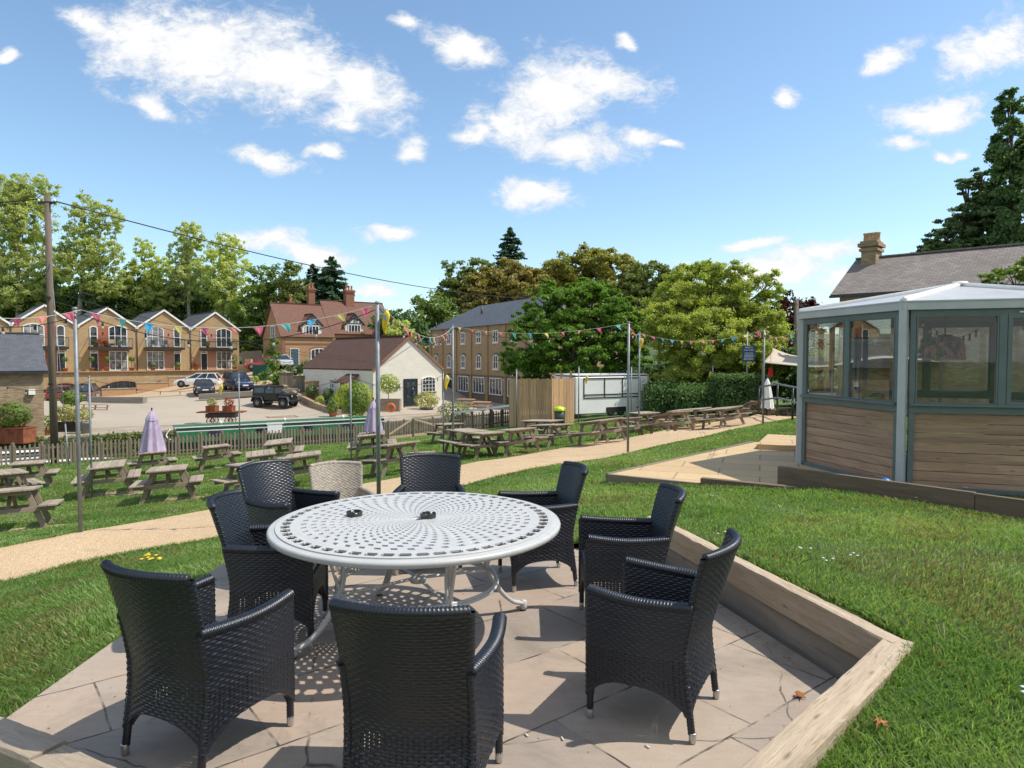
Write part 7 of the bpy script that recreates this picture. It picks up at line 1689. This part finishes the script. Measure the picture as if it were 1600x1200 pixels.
tree('deep green maple in front of the mill', 43, [(870, 500, 50, 42, 0), (925, 485, 55, 42, 0), (830, 540, 44, 40, -.5), (895, 550, 60, 44, -1.2), (960, 530, 48, 46, 0), (985, 570, 34, 34, 0), (820, 575, 32, 22, 0), (900, 590, 70, 20, 0), (850, 470, 30, 22, 1), (900, 462, 34, 20, 1), (935, 456, 26, 16, 1), (845, 500, 34, 30, .5), (815, 505, 16, 14, 0), (800, 560, 18, 20, -.5), (858, 448, 12, 12, 1), (912, 446, 12, 12, 1), (958, 462, 14, 12, .5), (1000, 545, 14, 18, 0), (1008, 590, 14, 14, 0), (990, 520, 26, 34, 0), (935, 560, 60, 40, 1), (860, 570, 50, 36, 1), (905, 520, 60, 50, 2), (965, 480, 26, 22, .5)], 'leaf_maple', (900, 640), s=.105, cover=1.75, seed=40, tr=.3, depth=.8, flat=.6, tight=1.5, shell=.6)
tree('yellow green feathery tree right of the maple', 37, [(1060, 470, 44, 40, 1), (1110, 450, 50, 38, 1), (1160, 460, 46, 40, 1), (1190, 505, 38, 40, 0), (1050, 530, 46, 46, 0), (1110, 520, 60, 50, -1), (1160, 560, 50, 40, -.5), (1080, 585, 50, 32, 0), (1195, 565, 30, 34, 0), (1030, 500, 26, 36, 0), (1100, 420, 20, 12, 1), (1205, 450, 20, 26, .5), (1110, 480, 60, 50, 2), (1160, 520, 50, 50, 2), (1060, 500, 44, 50, 2), (1110, 560, 70, 50, 2), (1070, 430, 30, 18, 1), (1150, 425, 30, 16, 1), (1195, 520, 36, 40, 1), (1050, 600, 40, 20, 0), (1095, 608, 30, 18, -.5), (1150, 590, 34, 22, 0)], 'leaf_lime', (1110, 640), s=.075, cover=1.6, seed=41, tr=.25, depth=.8, flat=.7, tight=1.3, shell=.3)
tree('dark copper beech behind the distant telegraph pole', 52, [(1235, 490, 26, 34), (1262, 500, 24, 30), (1225, 530, 20, 30), (1255, 540, 30, 26), (1225, 470, 10, 12)], 'leaf_copper', (1240, 600), s=.15, cover=1.1, seed=42, tr=.3)
tree('dark mixed shrubs behind the stretch tent', 40, [(1215, 555, 24, 22), (1250, 570, 28, 24), (1290, 585, 30, 26), (1225, 600, 34, 26), (1270, 610, 34, 22)], 'leaf_dark', (1245, 620), s=.12, cover=1.1, seed=43, name='shrub', cat='shrub', tr=.1)
tree('tall columnar conifer at the right edge of the photo', 34, [(1578, 175, 13, 34), (1572, 230, 20, 40), (1578, 290, 26, 44), (1590, 350, 34, 46), (1610, 260, 24, 60), (1605, 400, 44, 40)], 'leaf_hedge', (1588, 560), s=.11, cover=3.4, seed=44, tr=.3, depth=1.0, tight=1.3, name='conifer')
tree('spreading dark yew with long side branches behind the slate roof', 36, [(1530, 320, 26, 26), (1500, 350, 32, 24), (1475, 375, 34, 20), (1545, 370, 44, 30), (1500, 390, 50, 20), (1450, 390, 22, 12), (1590, 390, 40, 30), (1508, 290, 14, 14), (1548, 310, 24, 40), (1560, 350, 34, 40), (1520, 345, 40, 30), (1535, 280, 14, 20), (1480, 400, 40, 14)], 'leaf_dark', (1530, 560), s=.11, cover=3.0, seed=45, tr=.3, flat=.35, tight=1.4, shell=.35)
tree('leafy branches hanging over the summerhouse roof at the right edge', 17, [(1585, 428, 34, 14), (1560, 440, 24, 10), (1620, 420, 30, 20), (1540, 434, 14, 6)], 'leaf_mid', (1640, 600), s=.05, cover=1.0, seed=46, tr=.08, flat=.5, tight=1.3)
tree('dark evergreen shrubs filling the gap under the yellow green tree', 42, [(1080, 590, 40, 30), (1130, 585, 40, 34), (1170, 580, 34, 36), (1040, 590, 34, 30), (1205, 590, 24, 30)], 'leaf_hedge', (1110, 640), s=.12, cover=1.6, seed=48, name='shrub', cat='shrub', tr=.08)
for k, (lab, a, b, c_, d_, D) in enumerate((('square clipped dark green hedge block beside the notice board', 1118, 1188, 588, 643, 33), ('looser dark green hedge right of the trailer', 1062, 1112, 612, 645, 34), ('ivy covered bank behind the trailer hitch', 1014, 1060, 608, 642, 35.5))):
    p = at((a + b) / 2, d_, D); z0 = h1(p.x, p.y); p.z = z0; root = thing('hedge', lab, 'hedge', tuple(p)); w = (b - a) / F * D; hh = at(a, c_, D).z - z0; r = np.random.default_rng(70 + k); n = 5200
    face_ = r.integers(0, 3, n); u = r.random((n, 3)); P_ = np.stack([(u[:, 0] - .5) * w, (u[:, 1] - .5) * 2.0, u[:, 2] * hh], -1); N_ = np.zeros((n, 3))
    f = face_ == 0; P_[f, 1] = -1.0; N_[f, 1] = -1; f = face_ == 1; P_[f, 2] = hh; N_[f, 2] = 1; f = face_ == 2; sgn = np.where(r.random(f.sum()) < .5, -1, 1); P_[f, 0] = sgn * w / 2; N_[f, 0] = sgn
    P_ += r.normal(size=(n, 3)) * (.06 if k == 0 else .18); leafmesh('foliage', P_, N_, .075, MAT['leaf_hedge'], root, r)
    m = MB(); m.box((0, 0, hh * .48), (w * .93, 1.75, hh * .94)); m.build('inner_block', m_plain('block_dark', (.012, .02, .008), .95), root)  # near-black solid block filling the hedge behind its leaves
for k, (lab, e, D, lf) in enumerate((('rounded green hedge right of the service cabinet', [(430, 597, 18, 10), (450, 592, 20, 12), (468, 597, 14, 10), (420, 588, 14, 7)], 68, 'leaf_mid'), ('small round bush left of the service cabinet', [(396, 597, 9, 8)], 70, 'leaf_lime'), ('slender young tree in front of the silver car', [(426, 560, 10, 18), (428, 540, 7, 12), (424, 578, 9, 12)], 78, 'leaf_mid'), ('shaded shrubs behind the bin screens', [(460, 578, 14, 8), (480, 572, 12, 8)], 74, 'leaf_dark'))):
    tree(lab, D, e, lf, (e[0][0], 604), cover=1.4, seed=90 + k, name='bush' if k != 2 else 'young_tree', cat='bush' if k != 2 else 'tree', tr=.06, limbs=False)
# bramble and reeds on the far canal bank
r = np.random.default_rng(5); n = 9000; u = r.uniform(-30, 6, n); P_ = np.stack([u * ND.x + (V_QUAY - .12) * NV.x, u * ND.y + (V_QUAY - .12) * NV.y, r.uniform(-3.6, -2.65, n)], -1); keep = (np.sin(u * 1.3) + np.sin(u * 3.7) * .6 + r.normal(size=n) * .5 + (P_[:, 2] + 3.2) * 1.6) > .1; P_ = P_[keep] + r.normal(size=(keep.sum(), 3)) * .08
N_ = np.tile([.5, -.8, .3], (len(P_), 1)); o = leafmesh('bank_weeds', P_, N_, .09, MAT['leaf_olive'], None, r); tag(o, 'weeds and ivy growing over the stone canal wall', 'weeds', kind='stuff')

# ================================================================ grass
def vnoise(x, y, sc, seed):
    r = np.random.default_rng(seed); g_ = r.random((256, 256)); X_ = x * sc + 1000.5; Y_ = y * sc + 1000.5; xi = np.floor(X_).astype(int); yi = np.floor(Y_).astype(int); fx_ = X_ - xi; fy_ = Y_ - yi; fx_ = fx_ * fx_ * (3 - 2 * fx_); fy_ = fy_ * fy_ * (3 - 2 * fy_)
    a = g_[yi % 256, xi % 256]; b = g_[yi % 256, (xi + 1) % 256]; c = g_[(yi + 1) % 256, xi % 256]; d = g_[(yi + 1) % 256, (xi + 1) % 256]; return (a * (1 - fx_) + b * fx_) * (1 - fy_) + (c * (1 - fx_) + d * fx_) * fy_
def fbm(x, y, sc, seed): return (vnoise(x, y, sc, seed) + .5 * vnoise(x, y, sc * 2.1, seed + 1) + .25 * vnoise(x, y, sc * 4.3, seed + 2)) / 1.75
r = np.random.default_rng(9); N = 980000
Dm, DM = 1.9, 36.0; u = r.random(N); e = .62; Dd = (Dm ** e + u * (DM ** e - Dm ** e)) ** (1 / e); ax = np.where(r.random(N) < .78, r.uniform(-.84, .84, N), r.uniform(.84, 1.35, N) * np.where(r.random(N) < .5, -1, 1)); gx, gy = ax * Dd, Dd
hexp = [(SHC[0] + (hx[k].x * math.cos(R(221.1)) - hx[k].y * math.sin(R(221.1))), SHC[1] + (hx[k].x * math.sin(R(221.1)) + hx[k].y * math.cos(R(221.1)))) for k in range(6)]
PX = [(-2.49, 3.18), (-2.49, 5.82), (.62, 6.33), (1.33, 6.12), (2.06, 3.46), (.35, 1.80), (-.30, 1.95), (-2.1, 2.83)]
ok = ~in_poly(gx, gy, PX) & ~in_poly(gx, gy, PATHPOLY) & ~in_poly(gx, gy, SLABS) & ~in_poly(gx, gy, hexp) & ((NV.x * gx + NV.y * gy) < V_BANK - .2)
ok &= ~in_poly(gx, gy, [(3.62, 9.0), (3.8, 9.6), (5.3, 7.75), (6.8, 5.9), (12, 8), (9, 12), (5.6, 9.4)])
pat = fbm(gx, gy, .8, 3); pat2 = fbm(gx, gy, 3.2, 8); ok &= r.random(N) < np.clip(.35 + 1.3 * pat2, .25, 1)
for i_ in (0, 3, 4, 5, 6, 16):
    a_, b_, D_ = TAB[i_]; p_ = at((a_[0] + b_[0]) / 2, (a_[1] + b_[1]) / 2, D_); ok &= ~((((gx - p_.x - .25) / .85) ** 2 + ((gy - p_.y + .1) / .4) ** 2 < 1) & (r.random(N) < .85))
gx, gy, Dd, pat, pat2 = gx[ok], gy[ok], Dd[ok], pat[ok], pat2[ok]; n = len(gx); gz = hgt(gx, gy) - .006
tuft = fbm(gx, gy, 1.7, 21); hgt_ = (.018 + .028 * np.clip(tuft * 1.6 - .35, 0, 1) + .012 * r.random(n)) * (1 + Dd * .012); rough_edge = r.random(n) < .03; hgt_[rough_edge] *= 1.7
wd = (.0018 + .00062 * Dd) * r.uniform(.7, 1.3, n); th = r.uniform(0, 2 * np.pi, n); ln = r.uniform(.2, 1.1, n) * hgt_; la = r.uniform(0, 2 * np.pi, n) * .6 + fbm(gx, gy, .9, 33) * 6
sx, sy = np.cos(th) * wd, np.sin(th) * wd; lx, ly = np.cos(la) * ln, np.sin(la) * ln
V = np.empty((n, 6, 3)); V[:, 0] = np.stack([gx - sx, gy - sy, gz], -1); V[:, 1] = np.stack([gx + sx, gy + sy, gz], -1)
V[:, 2] = np.stack([gx + sx * .8 + lx * .35, gy + sy * .8 + ly * .35, gz + hgt_ * .6], -1); V[:, 3] = np.stack([gx - sx * .8 + lx * .35, gy - sy * .8 + ly * .35, gz + hgt_ * .6], -1)
V[:, 4] = np.stack([gx + sx * .12 + lx, gy + sy * .12 + ly, gz + hgt_], -1); V[:, 5] = np.stack([gx - sx * .12 + lx, gy - sy * .12 + ly, gz + hgt_], -1)
b_ = np.arange(n)[:, None] * 6; Fq = np.concatenate([b_ + np.array([[0, 1, 2, 3]]), b_ + np.array([[3, 2, 4, 5]])]).reshape(-1, 4)
t = np.clip(pat * 1.7 - .35 + r.normal(size=n) * .15, 0, 1)[:, None]; c = (1 - t) * np.array([.145, .25, .070]) + t * np.array([.28, .37, .13])
dry = (r.random(n) < np.clip((fbm(gx, gy, 1.3, 55) - .52) * 2.6, .03, .55))[:, None]; c = np.where(dry, np.array([.30, .26, .12]) * r.uniform(.6, 1.1, (n, 1)), c) * r.uniform(.75, 1.25, (n, 1))
colr = np.ones((n, 6, 4)); colr[:, :, :3] = c[:, None, :]
# longer ragged blades: tufts, and along the path, paving and timber edges
def edge_pts(pl, n, w): 
    pl = [V2(p) for p in pl]; o_ = []
    for _ in range(n):
        i = r.integers(0, len(pl) - 1); t_ = r.random(); p = pl[i].lerp(pl[i + 1], t_); o_.append((p.x + r.normal() * w, p.y + r.normal() * w))
    return o_
ep = edge_pts(NE[2:], 9000, .035) + edge_pts(FE[2:], 7000, .035) + edge_pts([(-2.56, 3.1), (-2.56, 5.9), (.62, 6.40), (1.15, 6.35)], 4500, .03) + edge_pts([(1.40, 6.2), (2.07, 3.5)], 2600, .03) + edge_pts([(2.10, 3.44), (.44, 1.74)], 1700, .03) + edge_pts([(3.7, 9.5), (5.2, 7.62), (6.7, 5.8)], 3000, .04) + edge_pts([(1.42, 10.3), (2.64, 9.5), (3.6, 8.9)], 2200, .04) + edge_pts([(1.42, 10.45), (5.0, 14.4)], 1800, .05)
ne = len(ep)
for _ in range(130):
    d_ = r.uniform(2.3, 13); a_ = r.uniform(-.8, .8); cx_, cy_ = a_ * d_, d_; k_ = int(r.integers(40, 130)); rad_ = r.uniform(.04, .15); ep += [(cx_ + r.normal() * rad_, cy_ + r.normal() * rad_) for _k in range(k_)]
ep = np.array(ep); tk = np.arange(len(ep)) >= ne; ex_, ey_ = ep[:, 0], ep[:, 1]; okk = ~in_poly(ex_, ey_, PX) & ~in_poly(ex_, ey_, SLABS) & ~(in_poly(ex_, ey_, PATHPOLY) & tk) & ~in_poly(ex_, ey_, hexp); ex_, ey_, tk = ex_[okk], ey_[okk], tk[okk]; k_ = len(ex_)
ez_ = hgt(ex_, ey_) - .004; eh = r.uniform(.025, .065, k_) * np.where(tk, 1.15, 1); ew = (.0017 + .0005 * ey_) * r.uniform(.7, 1.3, k_); et = r.uniform(0, 6.283, k_); el_ = r.uniform(.3, 1.2, k_) * eh; ea_ = r.uniform(0, 6.283, k_)
sx, sy = np.cos(et) * ew, np.sin(et) * ew; lx, ly = np.cos(ea_) * el_, np.sin(ea_) * el_; V_e = np.empty((k_, 6, 3))
V_e[:, 0] = np.stack([ex_ - sx, ey_ - sy, ez_], -1); V_e[:, 1] = np.stack([ex_ + sx, ey_ + sy, ez_], -1); V_e[:, 2] = np.stack([ex_ + sx * .8 + lx * .3, ey_ + sy * .8 + ly * .3, ez_ + eh * .65], -1); V_e[:, 3] = np.stack([ex_ - sx * .8 + lx * .3, ey_ - sy * .8 + ly * .3, ez_ + eh * .65], -1)
V_e[:, 4] = np.stack([ex_ + sx * .1 + lx, ey_ + sy * .1 + ly, ez_ + eh], -1); V_e[:, 5] = np.stack([ex_ - sx * .1 + lx, ey_ - sy * .1 + ly, ez_ + eh], -1)
ce = np.where((r.random(k_) < .18)[:, None], np.array([.34, .30, .15]), np.array([.17, .29, .065])) * r.uniform(.6, 1.2, (k_, 1)); cc_ = np.ones((k_, 6, 4)); cc_[:, :, :3] = ce[:, None, :]
V = np.concatenate([V, V_e]); colr = np.concatenate([colr, cc_]); b_ = np.arange(len(V))[:, None] * 6; Fq = np.concatenate([b_ + np.array([[0, 1, 2, 3]]), b_ + np.array([[3, 2, 4, 5]])]).reshape(-1, 4)
o = npmesh('grass', V.reshape(-1, 3), Fq, MAT['grass_blade'], None, col=colr.reshape(-1, 4)); tag(o, 'short mown green grass covering the lawns and banks', 'grass', kind='stuff')
# daisies / yarrow heads and a yellow flower
def flower(px, py, lab, mat, s=1.0, hh=.07, n=5):
    p = gp(px, py, 2.2); root = thing('lawn_flower', lab, 'flower', tuple(p), group='small white flowers in the lawn' if mat == 'daisy' else None); rr = random.Random(px * 7 + py); m = MB(); ms = MB()
    for k in range(n):
        x, y = rr.uniform(-.05, .05) * s, rr.uniform(-.05, .05) * s; z = hh * rr.uniform(.8, 1.15); m.lathe([(0, z - .004), (.010 * s, z), (.012 * s, z + .004), (0, z + .006)], (x, y, 0), 8); ms.tube([(x * .5, y * .5, 0), (x, y, z)], .0012, 4)
    m.build('flower_head', MAT[mat], root); ms.build('stem', MAT['leaf_mid'], root)
wl = 'small white wildflowers in the lawn'
for k, (px, py, lab) in enumerate(((1256, 872, 'white flower heads on the bank above the retaining wall'), (1287, 890, 'pair of white flowers near the top of the sleeper wall'), (1332, 884, 'white flower right of the sleeper wall'), (1432, 786, 'white daisy cluster in front of the summerhouse boards'), (1506, 771, 'white yarrow head against the dark board on the right'), (1397, 775, 'white flowers under the long dark board'), (1588, 1100, 'white clover head at the bottom right edge'), (1130, 848, 'tiny white flower near the upper end of the sleeper wall'), (1110, 783, 'white daisies below the paved terrace'))):
    flower(px, py, lab, 'daisy', 1.3 if k in (3, 4, 5) else .9, .09 if k in (3, 4) else .07, 6 if k in (3, 5) else 3)
flower(238, 884, 'yellow flower cluster behind the near left wicker chair', 'yellow_petal', 2.0, .09, 14)

# crumbs of leaf and grit on the paving
r = np.random.default_rng(77); n = 700; side = r.random(n); gx = np.where(side < .45, 1.2 + (r.random(n)) * .68 - .06 - np.abs(r.normal(size=n)) * .10, r.uniform(-2.4, 1.7, n)); gy = np.where(side < .45, 6.1 - (gx + .1 - 1.2) / .68 * 2.6 + r.normal(size=n) * .08, r.uniform(2.2, 6.0, n)); k = in_poly(gx, gy, [(-2.45, 3.2), (-2.45, 5.8), (.6, 6.3), (1.15, 6.05), (1.82, 3.5), (.3, 2.0), (-1.9, 2.9)]); P_ = np.stack([gx, gy, np.full(n, .004)], -1)[k]
o = leafmesh('leaf_litter', P_, np.tile([0, 0, 1.], (len(P_), 1)), r.uniform(.002, .0065, len(P_)), MAT['dry_leaf'], None, r, .6, .25); tag(o, 'crumbs of dry leaf and grit scattered over the paving', 'litter', kind='stuff')
